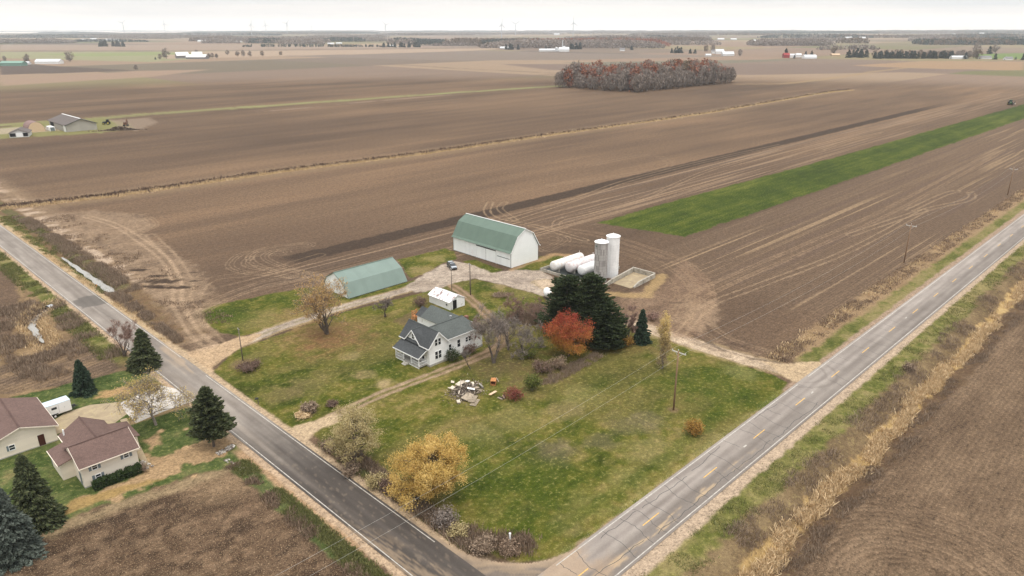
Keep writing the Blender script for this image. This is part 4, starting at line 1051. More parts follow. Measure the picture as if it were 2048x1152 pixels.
silo((146.5, 108.9, 0), 1.72, 11.2, SW, 'smooth white silo standing behind the grey concrete silo')

# ---------------------------------------------------------------- tanks in their basin
WT = mat_plain('chalky_white_tank', (0.74, 0.73, 0.71), 0.55, 0.05, .6, streak=.12, dirt=(0.60, 0.46, 0.33))
WT2 = mat_plain('peeling_pink_white_tank', (0.70, 0.66, 0.65), 0.6, 0.06, .6, streak=.1, dirt=(0.52, 0.33, 0.32))
WT3 = mat_plain('clean_white_tank', (0.77, 0.77, 0.76), 0.5, 0.04, .6)
def tank(x0, x1, y, R, zc, mat, label):
    t = thing('storage_tank', label, 'tank', (x0, y, 0), 0, 'storage tanks in the basin')
    L = x1 - x0
    MB().lathe([(R * .25, 0), (R * .7, .12), (R * .93, .3), (R, .55), (R, L - .55), (R * .93, L - .3), (R * .7, L - .12), (R * .25, L)], (0, 0, zc), 32, 'x').build('shell', mat, t, smooth=True)
    for x in (1.6, L - 1.6): MB().box(x - .25, x + .25, -R * .8, R * .8, .1, zc - R * .75).build('saddle', STONE, t)
    MB().lathe([(.22, zc + R - .05), (.22, zc + R + .14), (.28, zc + R + .16)], (L * .4, 0, 0), 12).build('hatch', mat, t)
    MB().lathe([(.06, zc + R - .05), (.06, zc + R + .6)], (L - 1.0, 0, 0), 8).build('vent_pipe', mat, t)
tank(137.4, 149.6, 121.9, 1.35, 1.95, WT, 'long white tank with clean rounded end, farthest from the silos')
tank(139.6, 151.2, 118.3, 1.4, 1.9, WT2, 'long tank with peeling pinkish white paint, the middle of three')
tank(140.2, 151.0, 114.5, 1.35, 1.8, WT3, 'white tank half hidden between the silos and the dark pines')
OC = mat_plain('weathered_concrete', (0.46, 0.42, 0.35), 0.9, 0.22, 1.0, streak=.2, dirt=(0.20, 0.18, 0.15), bump=.2)
t = thing('containment_basin', 'low concrete basin with dark floor holding the three tanks', 'basin', (136.6, 111.2, 0))
a = MB(); Wd, Ln = 16.6, 14.6
a.box(0, .25, 0, Ln, 0, .75); a.box(Wd - .25, Wd, 0, Ln, 0, .75); a.box(.25, Wd - .25, 0, .25, 0, .75); a.box(.25, Wd - .25, Ln - .25, Ln, 0, .75); a.build('wall', OC, t)
MB().box(.25, Wd - .25, .25, Ln - .25, .0, .06).build('floor', MACH, t)
t = thing('feed_bunker', 'open concrete bunker with three low stained walls beside the white silo', 'bunker', (137.0, 99.4, 0))
def wallseg(p, q, h0, h1, th=.4):
    p, q = np.array(p, float), np.array(q, float); d = (q - p) / np.hypot(*(q - p)); n = np.array((-d[1], d[0])) * th / 2
    m = MB(); v = [(*(p - n), 0), (*(q - n), 0), (*(q + n), 0), (*(p + n), 0), (*(p - n), h0), (*(q - n), h1), (*(q + n), h1), (*(p + n), h0)]
    m.v = v; m.f = [[3, 2, 1, 0], [4, 5, 6, 7], [0, 1, 5, 4], [1, 2, 6, 5], [2, 3, 7, 6], [3, 0, 4, 7]]
    return m.build('wall', OC, t)
wallseg((0, 5.5), (5.2, 6.1), .5, 1.19, .38); wallseg((5.21, 6.1), (16.6, 7.7), 1.19, 1.24, .38); wallseg((16.8, 7.9), (16.9, .8), 1.3, 1.25); wallseg((16.65, .75), (8.4, .0), 1.22, 1.15); wallseg((8.38, .0), (6.2, -.1), 1.1, .35)
MB().slab([(5.4, .2, .05), (16.6, 1.0, .05), (16.5, 7.4, .05), (5.4, 5.8, .05)], .1).build('floor', CO, t)
# small tank standing half behind the pines
t = thing('fuel_tank', 'small white fuel tank at the edge of the pines by the gravel yard', 'tank', (*P(1095, 596), 0), math.radians(50))
MB().lathe([(.3, -1.5), (.8, -1.35), (.95, -1.1), (.95, 1.1), (.8, 1.35), (.3, 1.5)], (0, 0, 1.45), 24, 'x').build('shell', WT3, t, smooth=True)
for x in (-.9, .9): MB().box(x - .06, x + .06, -.6, .6, 0, .75).build('leg', DARKT, t)

# ---------------------------------------------------------------- neighbour's house and garage
t = thing('ranch_house', 'cream house with brown shingle roof and grey shutters next to its clipped hedge', 'house', (18.1, 105.5, 0))
w = MB()
w.prism([(0, 0), (0, 3.6), (3.6, 5.25), (7.2, 3.6), (7.2, 0)], 'x', 0, 7.5)
w.prism([(.7, .01), (.7, 3.2), (3.6, 4.95), (6.5, 3.2), (6.5, .01)], 'y', 7.0, 12.4)
w.prism([(-1.7, .02), (-1.7, 2.7), (.75, 3.15), (.75, .02)], 'y', 4.4, 9.6)
w.prism([(6.45, .03), (6.45, 3.1), (9.2, 2.5), (9.2, .03)], 'y', 5.0, 10.6)
w.build('wall', CREAM, t)
MB().box(-.05, 7.55, -.05, 7.25, -.2, .18).build('foundation', STONE, t)
r = MB()
r.slab([(-.35, -.45, 3.52), (7.85, -.45, 3.52), (7.85, 3.6, 5.4), (-.35, 3.6, 5.4)], .12)
r.slab([(-.35, 3.602, 5.4), (7.85, 3.602, 5.4), (7.85, 7.65, 3.52), (-.35, 7.65, 3.52)], .12)
r.slab([(.3, 4.4, 3.1), (3.6, 4.4, 5.1), (3.6, 12.8, 5.1), (.3, 12.8, 3.1)], .11)
r.slab([(3.602, 4.4, 5.1), (6.9, 4.4, 3.1), (6.9, 12.8, 3.1), (3.602, 12.8, 5.1)], .11)
r.slab([(-2.0, 4.1, 2.72), (.6, 4.1, 3.32), (.6, 9.9, 3.32), (-2.0, 9.9, 2.72)], .1)
r.slab([(6.6, 4.8, 3.22), (9.6, 4.8, 2.55), (9.6, 10.9, 2.55), (6.6, 10.9, 3.22)], .1)
ro = r.build('roof', SHBRN, t)
m = MB(); m.bar((-.35, 3.6, 5.43), (7.85, 3.6, 5.43), .22, .05); m.bar((3.6, 4.4, 5.13), (3.6, 12.8, 5.13), .22, .05); m.build('ridge_cap', mat_shingle('dark_brown_ridge', (.10, .06, .05)), ro)
m = MB(); m.bar((-.36, -.48, 3.42), (7.86, -.48, 3.42), .08, .14); m.bar((-.37, -.48, 3.42), (-.37, 3.6, 5.3), .05, .16); m.bar((7.87, -.48, 3.42), (7.87, 3.6, 5.3), .05, .16); m.bar((.24, 4.4, 3.02), (.24, 12.8, 3.02), .1, .12); m.bar((-2.04, 4.1, 2.65), (-2.04, 9.9, 2.65), .08, .12); m.build('gutter', CREAM, ro)
for x, z in ((1.7, 2.45), (6.0, 2.45), (1.9, .75)):
    wd = window(t, 'y-', x, .62, .72, z, 0.0)
    for s in (-1, 1): MB().box(x + s * .62 - .17, x + s * .62 + .17, -.05, -.005, z - .06, z + .8).build('shutter', GREYW, wd)
d = MB().box(-.06, -.01, .9, 1.7, .1, 2.1).build('door', GREYW, t)
MB().lathe([(.12, 2.9), (.12, 4.4)], (.9, 11.6, 0), 10).build('vent_pipe', TRIM, t)
t = thing('garage', 'cream garage with brown gable roof and white trailer parked alongside', 'garage', (9.8, 122.9, 0))
MB().prism([(0, 0), (0, 2.85), (4.6, 4.35), (9.2, 2.85), (9.2, 0)], 'y', 0, 12.4).build('wall', CREAM, t)
MB().box(-.05, 9.25, -.05, 12.45, -.2, .15).build('foundation', STONE, t)
r = MB(); r.slab([(-.45, -.4, 2.75), (4.6, -.4, 4.5), (4.6, 12.8, 4.5), (-.45, 12.8, 2.75)], .12); r.slab([(4.602, -.4, 4.5), (9.65, -.4, 2.75), (9.65, 12.8, 2.75), (4.602, 12.8, 4.5)], .12)
ro = r.build('roof', SHBRN, t)
m = MB(); m.bar((9.68, -.4, 2.66), (9.68, 12.8, 2.66), .06, .14); m.bar((4.6, -.43, 4.38), (9.65, -.43, 2.64), .05, .16); m.bar((-.45, -.43, 2.64), (4.6, -.43, 4.38), .05, .16); m.build('gutter', CREAM, ro)
MB().bar((4.6, -.4, 4.53), (4.6, 12.8, 4.53), .24, .05).build('ridge_cap', mat_shingle('dark_brown_ridge_b', (.10, .06, .05)), ro)
d = MB().box(6.6, 7.5, -.06, -.01, .05, 1.95).build('door', mat_plain('dark_red_door', (.06, .018, .012), .5), t)
wd = window(t, 'y-', 3.1, .7, .8, 1.0, 0.0)
MB().box(2.4, 2.68, -.05, -.005, .95, 1.85).build('shutter', GREYW, wd)
# ---- box trailer
t = thing('box_trailer', 'white enclosed box trailer on two wheels parked beside the cream garage', 'trailer', (18.4, 131.0, 0), math.radians(3))
VAN = mat_plain('white_trailer_skin', (0.76, 0.76, 0.75), 0.4, 0.03)
MB().box(0, 5.0, 0, 2.1, .5, 2.45).build('body', VAN, t, bevel=.06)
m = MB(); m.slab([(-.02, -.02, 2.48), (5.02, -.02, 2.48), (5.02, 2.12, 2.48), (-.02, 2.12, 2.48)], .05); m.build('roof', mat_plain('pale_blue_roof', (.52, .60, .66), .4, .04), t)
MB().box(2.2, 2.55, .9, 1.2, 2.48, 2.6).build('roof_vent', VAN, t)
d = MB().box(3.1, 4.0, -.03, -.005, .75, 2.25).build('door', VAN, t)
MB().box(3.06, 3.1, -.036, -.004, .75, 2.25).build('hinge', GALV, d); MB().box(3.9, 3.96, -.05, -.03, 1.4, 1.6).build('handle', GALV, d)
MB().box(2.0, 2.8, -.03, -.004, 1.55, 1.95).build('window', GLASS, t)
for y in (-.02, 2.0):
    wh = MB().lathe([(.30, 0), (.34, .03), (.34, .17), (.30, .2)], (2.3, y - .1, .34), 20, 'y').build('wheel', RUBBER, t)
    MB().lathe([(.17, -.01), (.17, .2)], (2.3, y - .1, .34), 14, 'y').build('rim', VAN, wh)
m = MB(); m.box(1.75, 2.85, -.16, -.005, .66, .74); m.box(1.68, 1.76, -.16, -.005, .35, .74); m.build('fender', RUBBER, t)
m = MB(); m.bar((5.0, .5, .5), (6.2, 1.05, .5), .08); m.bar((5.0, 1.6, .5), (6.2, 1.05, .5), .08); m.box(5.3, 5.8, .85, 1.25, .55, .9); m.build('hitch', MACH, t)
for (x, y), aclab in ((P(112, 928), 'below the side lean to roof'), (P(134, 955), 'at the corner of the cream house by the spruces')):
    t = thing('air_conditioner', 'grey air conditioner unit ' + aclab, 'air conditioner', (x, y, 0))
    MB().box(-.4, .4, -.4, .4, 0, .75).build('case', GREYW, t, bevel=.03); MB().lathe([(.3, .75), (.3, .8), (.1, .82)], (0, 0, 0), 16).build('fan_grille', MACH, t)
# ================================================================ PLANTS
def unit(v): return v / (np.linalg.norm(v) + 1e-9)

class Skel:
    def __init__(s, seed): s.r = np.random.default_rng(seed); s.seg = []; s.tips = []
    def grow(s, p, d, L, r, lvl, maxl, kids=(2, 4), wob=.22, up=.10, ratio=.70, ang=.65, nseg=3, rr=.62):
        g = s.r
        pts = [p]; rads = [r]
        for i in range(nseg):
            d = unit(d + g.normal(0, wob, 3) + np.array((0, 0, up)))
            p = p + d * L / nseg; r2 = rads[0] * (1 - .38 * (i + 1) / nseg)
            s.seg.append((pts[-1], p, rads[-1], r2, lvl)); pts.append(p); rads.append(r2)
        if lvl >= maxl: s.tips.append((p, d)); return
        n = int(g.integers(kids[0], kids[1] + 1))
        for k in range(n):
            t = 1.0 if k == 0 else g.uniform(.35, 1.0)
            j = min(nseg, max(1, int(round(t * nseg))))
            a = ang * g.uniform(.5, 1.25) * (.5 if k == 0 else 1)
            q = unit(np.cross(d, unit(g.normal(0, 1, 3))))
            nd_ = unit(d * math.cos(a) + q * math.sin(a))
            s.grow(pts[j], nd_, L * ratio * g.uniform(.75, 1.15), rads[j] * rr * (1.15 if k == 0 else .85), lvl + 1, maxl, kids, wob, up, ratio, ang, max(2, nseg - (lvl > 1)), rr)

def seg_mesh(seg, sides, minr):
    A = np.array([q[0] for q in seg]); B = np.array([q[1] for q in seg]); ra = np.maximum([q[2] for q in seg], minr); rb = np.maximum([q[3] for q in seg], minr * .7)
    d = B - A; d /= np.linalg.norm(d, axis=1, keepdims=True) + 1e-9
    up = np.where(np.abs(d[:, 2:3]) < .9, np.array([[0, 0, 1.]]), np.array([[1., 0, 0]]))
    u = np.cross(d, up); u /= np.linalg.norm(u, axis=1, keepdims=True); v = np.cross(u, d)
    n = len(seg); ang = np.arange(sides) * 2 * math.pi / sides
    ring = u[:, None, :] * np.cos(ang)[None, :, None] + v[:, None, :] * np.sin(ang)[None, :, None]
    V = np.concatenate([A[:, None] + ring * ra[:, None, None], B[:, None] + ring * rb[:, None, None]], 1).reshape(-1, 3)
    b = np.arange(n)[:, None] * 2 * sides; i = np.arange(sides)[None, :]; j = (i + 1) % sides
    F = np.stack([b + i, b + j, b + sides + j, b + sides + i], 2).reshape(-1, 4)
    return V, F

def leaf_quads(P_, size, rng, aspect=1.6, up=0.0, dirs=None, tri=False, jit=.5):
    """one small quad (or triangle) per point, random facing"""
    n = len(P_); a = rng.normal(0, 1, (n, 3)) if dirs is None else dirs + rng.normal(0, jit, (n, 3))
    a[:, 2] += up; a /= np.linalg.norm(a, axis=1, keepdims=True)
    b = np.cross(a, rng.normal(0, 1, (n, 3))); b /= np.linalg.norm(b, axis=1, keepdims=True) + 1e-9
    s = size * rng.uniform(.6, 1.4, (n, 1)); L = a * s * aspect * .5; Wd = b * s * .5
    if tri: V = np.stack([P_ - Wd, P_ + Wd, P_ + L * 2], 1).reshape(-1, 3); F = np.arange(3 * n).reshape(-1, 3)
    else: V = np.stack([P_ - L, P_ + Wd, P_ + L, P_ - Wd], 1).reshape(-1, 3); F = np.arange(4 * n).reshape(-1, 4)
    return V, F

BARK = mat_plain('grey_brown_bark', (0.115, 0.092, 0.075), .95, .3, 3.0)
BARKL = mat_plain('pale_grey_bark', (0.20, 0.17, 0.145), .95, .3, 3.0)
TWIG = mat_tint('bare_twigs', [(.15, .122, .105), (.235, .195, .168), (.32, .275, .24)], .95)
TWIGR = mat_tint('reddish_twigs', [(0.156, 0.098, 0.078), (0.260, 0.163, 0.130), (0.351, 0.247, 0.195)], .95)
L_ORANGE = mat_tint('sparse_tan_orange_leaves', [(.36, .22, .09), (.52, .335, .135), (.62, .44, .22)], .8, .3)
L_GOLD = mat_tint('golden_willow_leaves', [(.32, .21, .065), (.52, .36, .11), (.66, .47, .16), (.74, .56, .25)], .8, .3)
L_OLIVE = mat_tint('olive_thin_leaves', [(.22, .175, .085), (.37, .30, .145), (.50, .41, .21), (.58, .49, .29)], .8, .25)
L_RED = mat_tint('red_to_orange_leaves', [(.24, .19, .04), (.46, .30, .06), (.45, .22, .06), (.40, .12, .05), (.33, .062, .042), (.36, .085, .055)], .8, .2)
L_YEL = mat_tint('yellow_tan_leaves', [(.38, .27, .11), (.56, .42, .15), (.66, .52, .22)], .8, .3)
L_POP = mat_tint('poplar_twigs_to_yellow_leaves', [(.20, .16, .125), (.28, .215, .15), (.42, .31, .15), (.58, .43, .17), (.66, .50, .20)], .8, .2)
N_PINE = mat_tint('dark_pine_needles', [(.014, .022, .011), (.032, .046, .02), (.056, .074, .032), (.09, .105, .05)], .8)
N_SPR = mat_tint('spruce_needles', [(.018, .032, .02), (.036, .06, .036), (.066, .095, .06)], .8)
N_OLD = mat_tint('olive_spruce_needles', [(.026, .034, .018), (.058, .072, .036), (.10, .115, .048), (.14, .135, .08)], .8)
N_BLUE = mat_tint('blue_spruce_needles', [(.045, .058, .046), (.095, .112, .092), (.165, .185, .155)], .8)
B_BROWN = mat_tint('brown_bush_twigs', [(0.077, 0.050, 0.039), (0.161, 0.105, 0.081), (0.252, 0.175, 0.137)], .95)
B_GREEN = mat_tint('green_bush_leaves', [(.045, .06, .014), (.105, .125, .03), (.20, .205, .06)], .8, .1)
B_RED = mat_tint('red_bush_leaves', [(.13, .035, .03), (.24, .07, .055), (.30, .13, .08)], .8, .1)
B_RUST = mat_tint('rust_gold_bush_leaves', [(.14, .07, .02), (.31, .17, .04), (.40, .25, .07)], .8, .1)
B_HEDGE = mat_tint('clipped_hedge_leaves', [(.012, .022, .008), (.03, .05, .016), (.055, .078, .028)], .8)

def tree_parts(root, sk, twig_lvl, bark, twig, minr=.018, trunk_sides=6):
    big = [q for q in sk.seg if q[4] < twig_lvl]; sm = [q for q in sk.seg if q[4] >= twig_lvl]
    V, F = seg_mesh(big, trunk_sides, .03); np_mesh('trunk', V, F, bark, root, smooth=True)
    V, F = seg_mesh(sm, 3, minr)
    return np_mesh('crown', V, F, twig, root, tint=np.repeat(sk.r.uniform(0, 1, len(sm)), 3))

def bare_tree(loc, h, label, seed, name='bare_tree', cat='tree', group=None, spread=.65, levels=6, twig=TWIG, bark=BARK, leaves=None, nleaf=0, lsize=.16, up=.10, stems=1, minr=.018, kids=(2, 3), wob=.2, ratio=.74, trunk=.22, haze_n=3200, tw_w=.022):
    t = thing(name, label, cat, loc, 0, group); sk = Skel(seed)
    for k in range(stems):
        d = unit(np.array((sk.r.normal(0, .06 + .18 * (stems > 1)), sk.r.normal(0, .06 + .18 * (stems > 1)), 1.0)))
        sk.grow(np.array((sk.r.normal(0, .1 * (stems > 1)), sk.r.normal(0, .1 * (stems > 1)), -.1)), d, h * trunk, h * .021 + .03, 0, levels, kids, wob, up, ratio, spread)
    top = max(q[1][2] for q in sk.seg); f = h / top
    sk.seg = [(a * f, b * f, ra, rb, l) for a, b, ra, rb, l in sk.seg]; sk.tips = [(p * f, d) for p, d in sk.tips]
    cr = tree_parts(t, sk, 3, bark, twig, minr)
    if haze_n:
        T = np.array([p for p, d in sk.tips]); D = np.array([d for p, d in sk.tips]); i = sk.r.integers(0, len(T), haze_n); n_ = haze_n
        st = T[i] - D[i] * sk.r.uniform(0, .5, (n_, 1)) * h * .09; dd = D[i] + sk.r.normal(0, .55, (n_, 3)); dd /= np.linalg.norm(dd, axis=1, keepdims=True)
        en = st + dd * sk.r.uniform(.4, 1.0, (n_, 1)) * h * .085; wv = np.cross(dd, sk.r.normal(0, 1, (n_, 3))); wv /= np.linalg.norm(wv, axis=1, keepdims=True) + 1e-9
        V = np.stack([st - wv * tw_w, st + wv * tw_w, en + wv * tw_w * .6, en - wv * tw_w * .6], 1).reshape(-1, 3); np_mesh('twigs', V, np.arange(4 * n_).reshape(-1, 4), twig, t, tint=sk.r.uniform(0, 1, n_))
    if leaves:
        g = sk.r; T = np.array([p for p, d in sk.tips]); i = g.integers(0, len(T), nleaf)
        V, F = leaf_quads(T[i] + g.normal(0, .22, (nleaf, 3)), lsize, g)
        np_mesh('leaves', V, F, leaves, t, tint=g.uniform(0, 1, nleaf))
    return t

def clump_tree(loc, h, label, seed, mat, rx, z0, ncl=90, nl=9000, lsize=.24, cl=.8, name='tree', bark=BARK, group=None, lean=(0, 0), tz=0.0, tn=.6, shape=1.0, aspect=1.6, up=0.0, lump=.22, trunkr=.22, tri=False, flat=.75, zp=1.0):
    """leafy tree: limbs reach out to uneven leaf clumps spread through a crown volume; gaps stay open"""
    t = thing(name, label, 'tree', loc, 0, group); g = np.random.default_rng(seed)
    cz = (h + z0) / 2; rz = (h - z0) / 2; cs = []
    while len(cs) < ncl:
        u = unit(g.normal(0, 1, 3)); rad = g.uniform(.12, 1.0) ** .5
        k = 1 - lump + lump * 2 * float(vnoise(np.array([u[0] * 2.2 + 9]), np.array([u[1] * 2.2 + u[2] * 3 + seed]), seed)[0])
        p = u * rad * k
        zz = p[2]; wx = rx * (1 - max(0, zz) ** 2 * (1 - shape) - max(0, -zz) * .15)
        cs.append((p[0] * wx + lean[0] * (zz + 1) / 2, p[1] * wx + lean[1] * (zz + 1) / 2, cz + zz * rz))
    cs = np.array(cs); sk = Skel(seed)
    top = np.array((lean[0] * .5, lean[1] * .5, z0 + (h - z0) * .65)); seg = []
    base = np.array((0, 0, -.1)); n = 6; prev = base
    axis = []
    for i in range(1, n + 1):
        q = base + (top - base) * i / n + g.normal(0, .12, 3) * (i / n); seg.append((prev, q, trunkr * (1 - .75 * (i - 1) / n), trunkr * (1 - .75 * i / n), 0)); axis.append(q); prev = q
    for c_ in cs:
        k = min(n - 1, max(1, int(n * (max(c_[2] - .35 * np.hypot(c_[0], c_[1]), z0 * .8)) / top[2])))
        a = axis[k - 1]; m_ = a * .45 + c_ * .55 + np.array((0, 0, -.15)) + g.normal(0, .18, 3); r0 = .05 + .02 * g.random()
        seg.append((a, m_, r0, r0 * .6, 1)); seg.append((m_, c_, r0 * .6, .012, 1))
    V, F = seg_mesh(seg, 5, .015); np_mesh('trunk', V, F, bark, t, smooth=True)
    w = g.uniform(.4, 1.6, ncl); w /= w.sum(); i = g.choice(ncl, nl, p=w)
    off = g.normal(0, 1, (nl, 3)); off *= (cl * g.uniform(.5, 1.15, ncl))[i][:, None] * np.array((1, 1, flat)) * .6
    pts = cs[i] + off
    V, F = leaf_quads(pts, lsize, g, aspect, up, tri=tri)
    zn = (pts[:, 2] - z0) / (h - z0)
    tint = np.clip(tn * g.uniform(0, 1, nl) + (1 - tn) * (g.uniform(0, 1, ncl)[i] * (1 - tz) + np.clip(zn, 0, 1) ** zp * tz), 0, 1)
    np_mesh('crown', V, F, mat, t, tint=tint)
    return t

def conifer(loc, h, R, label, seed, mat, name='spruce_tree', z0=.4, nb=420, per=26, lsize=.34, droop=.18, power=.85, group=None, ragged=.25, asp=3.0, upturn=0.0, bark=BARK, ntop=60):
    t = thing(name, label, 'tree', loc, 0, group); g = np.random.default_rng(seed)
    V, F = seg_mesh([(np.array((0, 0, -.1)), np.array((0, 0, h * .5)), .05 + h * .016, .03 + h * .008, 0), (np.array((0, 0, h * .5)), np.array((0, 0, h)), .03 + h * .008, .01, 0)], 7, .01)
    np_mesh('trunk', V, F, bark, t, smooth=True)
    lv = np.floor(g.uniform(0, 1, nb) ** 1.25 * h * 2.4) / (h * 2.4)          # whorls
    zb = z0 + (h - z0) * np.clip(lv + g.normal(0, .012, nb), 0, .985)
    az = g.uniform(0, 2 * math.pi, nb)
    lob = 1 + ragged * (2 * vnoise(np.cos(az) * 1.6 + 5, np.sin(az) * 1.6 + zb * .8 + seed, seed) - 1)
    L = R * (1 - (zb - z0) / (h - z0)) ** power * lob * g.uniform(.72, 1.08, nb) + .12
    i = np.repeat(np.arange(nb), per); tt = g.uniform(.12, 1, nb * per) ** .75
    rad = tt * L[i]; side = g.normal(0, .16, nb * per) * (.25 + L[i] * .55) * (1.15 - tt * .8)
    x = np.cos(az[i]) * rad - np.sin(az[i]) * side; y = np.sin(az[i]) * rad + np.cos(az[i]) * side
    z = zb[i] - droop * rad * (1 - upturn * tt) + upturn * rad * rad * .06 + g.normal(0, .05, nb * per)
    pts = np.stack([x, y, np.maximum(z, .08)], 1)
    dirs = np.stack([np.cos(az[i]) + .6 * g.normal(0, 1, nb * per) * .6, np.sin(az[i]) + .6 * g.normal(0, 1, nb * per) * .6, np.full(nb * per, -.15 + upturn)], 1)
    top = np.stack([g.normal(0, .07, ntop), g.normal(0, .07, ntop), h - np.abs(g.normal(0, .35, ntop))], 1); tdir = np.stack([g.normal(0, .5, ntop), g.normal(0, .5, ntop), np.full(ntop, .9)], 1)
    pts = np.vstack([pts, top]); dirs = np.vstack([dirs, tdir])
    V, F = leaf_quads(pts, lsize / 1.6, g, asp, 0, dirs, jit=.25)
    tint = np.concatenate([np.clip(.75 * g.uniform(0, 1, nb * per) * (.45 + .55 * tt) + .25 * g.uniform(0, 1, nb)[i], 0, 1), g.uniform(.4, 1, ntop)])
    np_mesh('crown', V, F, mat, t, tint=tint)
    return t

def bush(loc, r, h, label, seed, mat, name='bush', n=1600, lsize=.14, twigs=True, group=None, stem=B_BROWN, fill=.7, asp=1.6, cat='bush'):
    t = thing(name, label, cat, loc, 0, group); g = np.random.default_rng(seed)
    seg = []; T = []
    for k in range(26):
        a = g.uniform(0, 6.28); q = g.uniform(.2, 1) ** .5; p0 = np.array((g.normal(0, r * .15), g.normal(0, r * .15), -.05)); p2 = np.array((math.cos(a) * q * r, math.sin(a) * q * r, h * math.sqrt(max(.05, 1 - (q * .85) ** 2)) * g.uniform(.7, 1.05)))
        p1 = p0 * .5 + p2 * .5 + np.array((0, 0, h * .12)); seg += [(p0, p1, .025, .018, 0), (p1, p2, .018, .008, 0)]; T += [p1 * .4 + p2 * .6, p2]
        for m in range(5): e = p1 + (p2 - p1) * g.uniform(0, 1); f = e + unit(p2 - p0 + g.normal(0, h * .5, 3)) * h * g.uniform(.2, .4); f[2] = max(f[2], .05); seg.append((e, f, .012, .008, 0)); T.append(f)
    V, F = seg_mesh(seg, 3, .012); np_mesh('stem', V, F, stem, t, tint=np.repeat(g.uniform(0, 1, len(seg)), 3))
    T = np.array(T); i = g.integers(0, len(T), n); pts = T[i] + g.normal(0, 1, (n, 3)) * np.array((r * .2, r * .2, h * .13))
    sh = g.random(n) < fill; pts[~sh] *= g.uniform(.5, 1, (int((~sh).sum()), 1)); pts[:, 2] = np.maximum(pts[:, 2], .03)
    V, F = leaf_quads(pts, lsize, g, asp); np_mesh('crown', V, F, mat, t, tint=np.clip(.6 * g.uniform(0, 1, n) + .4 * np.clip(pts[:, 2] / h, 0, 1) * g.uniform(.6, 1, n), 0, 1))
    return t

# ---- stuff nobody could count: dry stalks, brush, reeds
def tufts(name, xy, hmin, hmax, width, mat, per=6, spread=.25, lean=.35, seed=1, zoff=0.0):
    g = np.random.default_rng(seed); n = len(xy); i = np.repeat(np.arange(n), per); m = n * per
    hh = g.uniform(hmin, hmax, n)[i] * g.uniform(.6, 1.1, m)
    bx = xy[i, 0] + g.normal(0, spread, m); by = xy[i, 1] + g.normal(0, spread, m); bz = zat(bx, by) - .03 + zoff
    a = g.uniform(0, 6.28, m); w = width * g.uniform(.5, 1.3, m); l = np.abs(g.normal(0, lean, m)); la = g.uniform(0, 6.28, m)
    tx, ty = bx + np.cos(la) * l * hh, by + np.sin(la) * l * hh
    V = np.stack([np.stack([bx - np.cos(a) * w, by - np.sin(a) * w, bz], 1), np.stack([bx + np.cos(a) * w, by + np.sin(a) * w, bz], 1), np.stack([tx + np.cos(a) * w * .4, ty + np.sin(a) * w * .4, bz + hh], 1), np.stack([tx - np.cos(a) * w * .4, ty - np.sin(a) * w * .4, bz + hh], 1)], 1).reshape(-1, 3)
    o = np_mesh(name, V, np.arange(4 * m).reshape(-1, 4), mat, tint=np.clip(.5 * g.uniform(0, 1, n)[i] + .5 * g.uniform(0, 1, m), 0, 1))
    return tag(o, kind='stuff')
def band_pts(n, xf, yf, keep=None, seed=1, cl=.5, sc_=4.0):
    g = np.random.default_rng(seed); u, v = g.uniform(0, 1, n), g.uniform(0, 1, n); x, y = xf(u, v), yf(u, v)
    k = fbm(x / sc_, y / sc_, 2, seed + 50) > cl
    if keep is not None: k &= keep(x, y)
    return np.stack([x[k], y[k]], 1)
T_REED = mat_tint('dry_tan_reeds', [(0.390, 0.273, 0.150), (0.572, 0.423, 0.247), (0.728, 0.559, 0.351)], .9)
T_BRUSH = mat_tint('dead_brown_stalks', [(0.120, 0.080, 0.058), (0.224, 0.157, 0.109), (0.368, 0.272, 0.192)], .95)
T_GREEN = mat_tint('verge_grass_blades', [(.085, .10, .03), (.15, .155, .055), (.25, .23, .10)], .9)
T_DARK = mat_tint('dark_brush_stalks', [(0.060, 0.041, 0.031), (0.128, 0.085, 0.065), (0.221, 0.156, 0.116)], .95)
T_RUSTB = mat_tint('russet_brush', [(.135, .095, .066), (.26, .19, .135), (.39, .30, .215)], .95)
# ---------------------------------------------------------------- verge growth
Ux = lambda a, b, p=1.0: (lambda u, v: a + (b - a) * u ** p)
tufts('dry_reeds', band_pts(9000, Ux(52, 330, 1.5), lambda u, v: 27.9 + 2.1 * v + .5 * np.sin(u * 90) + .5 * np.sin(u * 31), None, 3, .40, 3), .35, .95, .07, T_REED, 7, .3, .55, 3)
tufts('dead_brush', band_pts(6000, Ux(52, 330, 1.5), lambda u, v: 30.2 + 4.0 * v + .8 * np.sin(u * 70), None, 4, .50, 4), .2, .85, .035, T_RUSTB, 8, .4, .5, 4)
tufts('ditch_edge_brush', band_pts(5200, Ux(52, 330, 1.5), lambda u, v: 24.9 + 2.4 * v + .6 * np.sin(u * 80), None, 5, .46, 3), .2, .7, .04, T_RUSTB, 8, .3, .35, 5)
tufts('verge_grass', band_pts(7000, Ux(52, 300, 1.4), lambda u, v: 33.6 + 4.4 * v, None, 6, .45, 3), .08, .3, .05, T_GREEN, 6, .3, .6, 6)
tufts('field_edge_weeds', band_pts(3800, Ux(129, 420, 1.4), lambda u, v: 52.2 + 4.2 * v, None, 7, .34, 5), .15, .55, .06, T_BRUSH, 7, .4, .5, 7)
tufts('field_edge_reeds', band_pts(900, Ux(129, 420, 1.4), lambda u, v: 53.5 + 2.6 * v, None, 8, .5, 7), .2, .6, .08, T_REED, 7, .5, .5, 8)
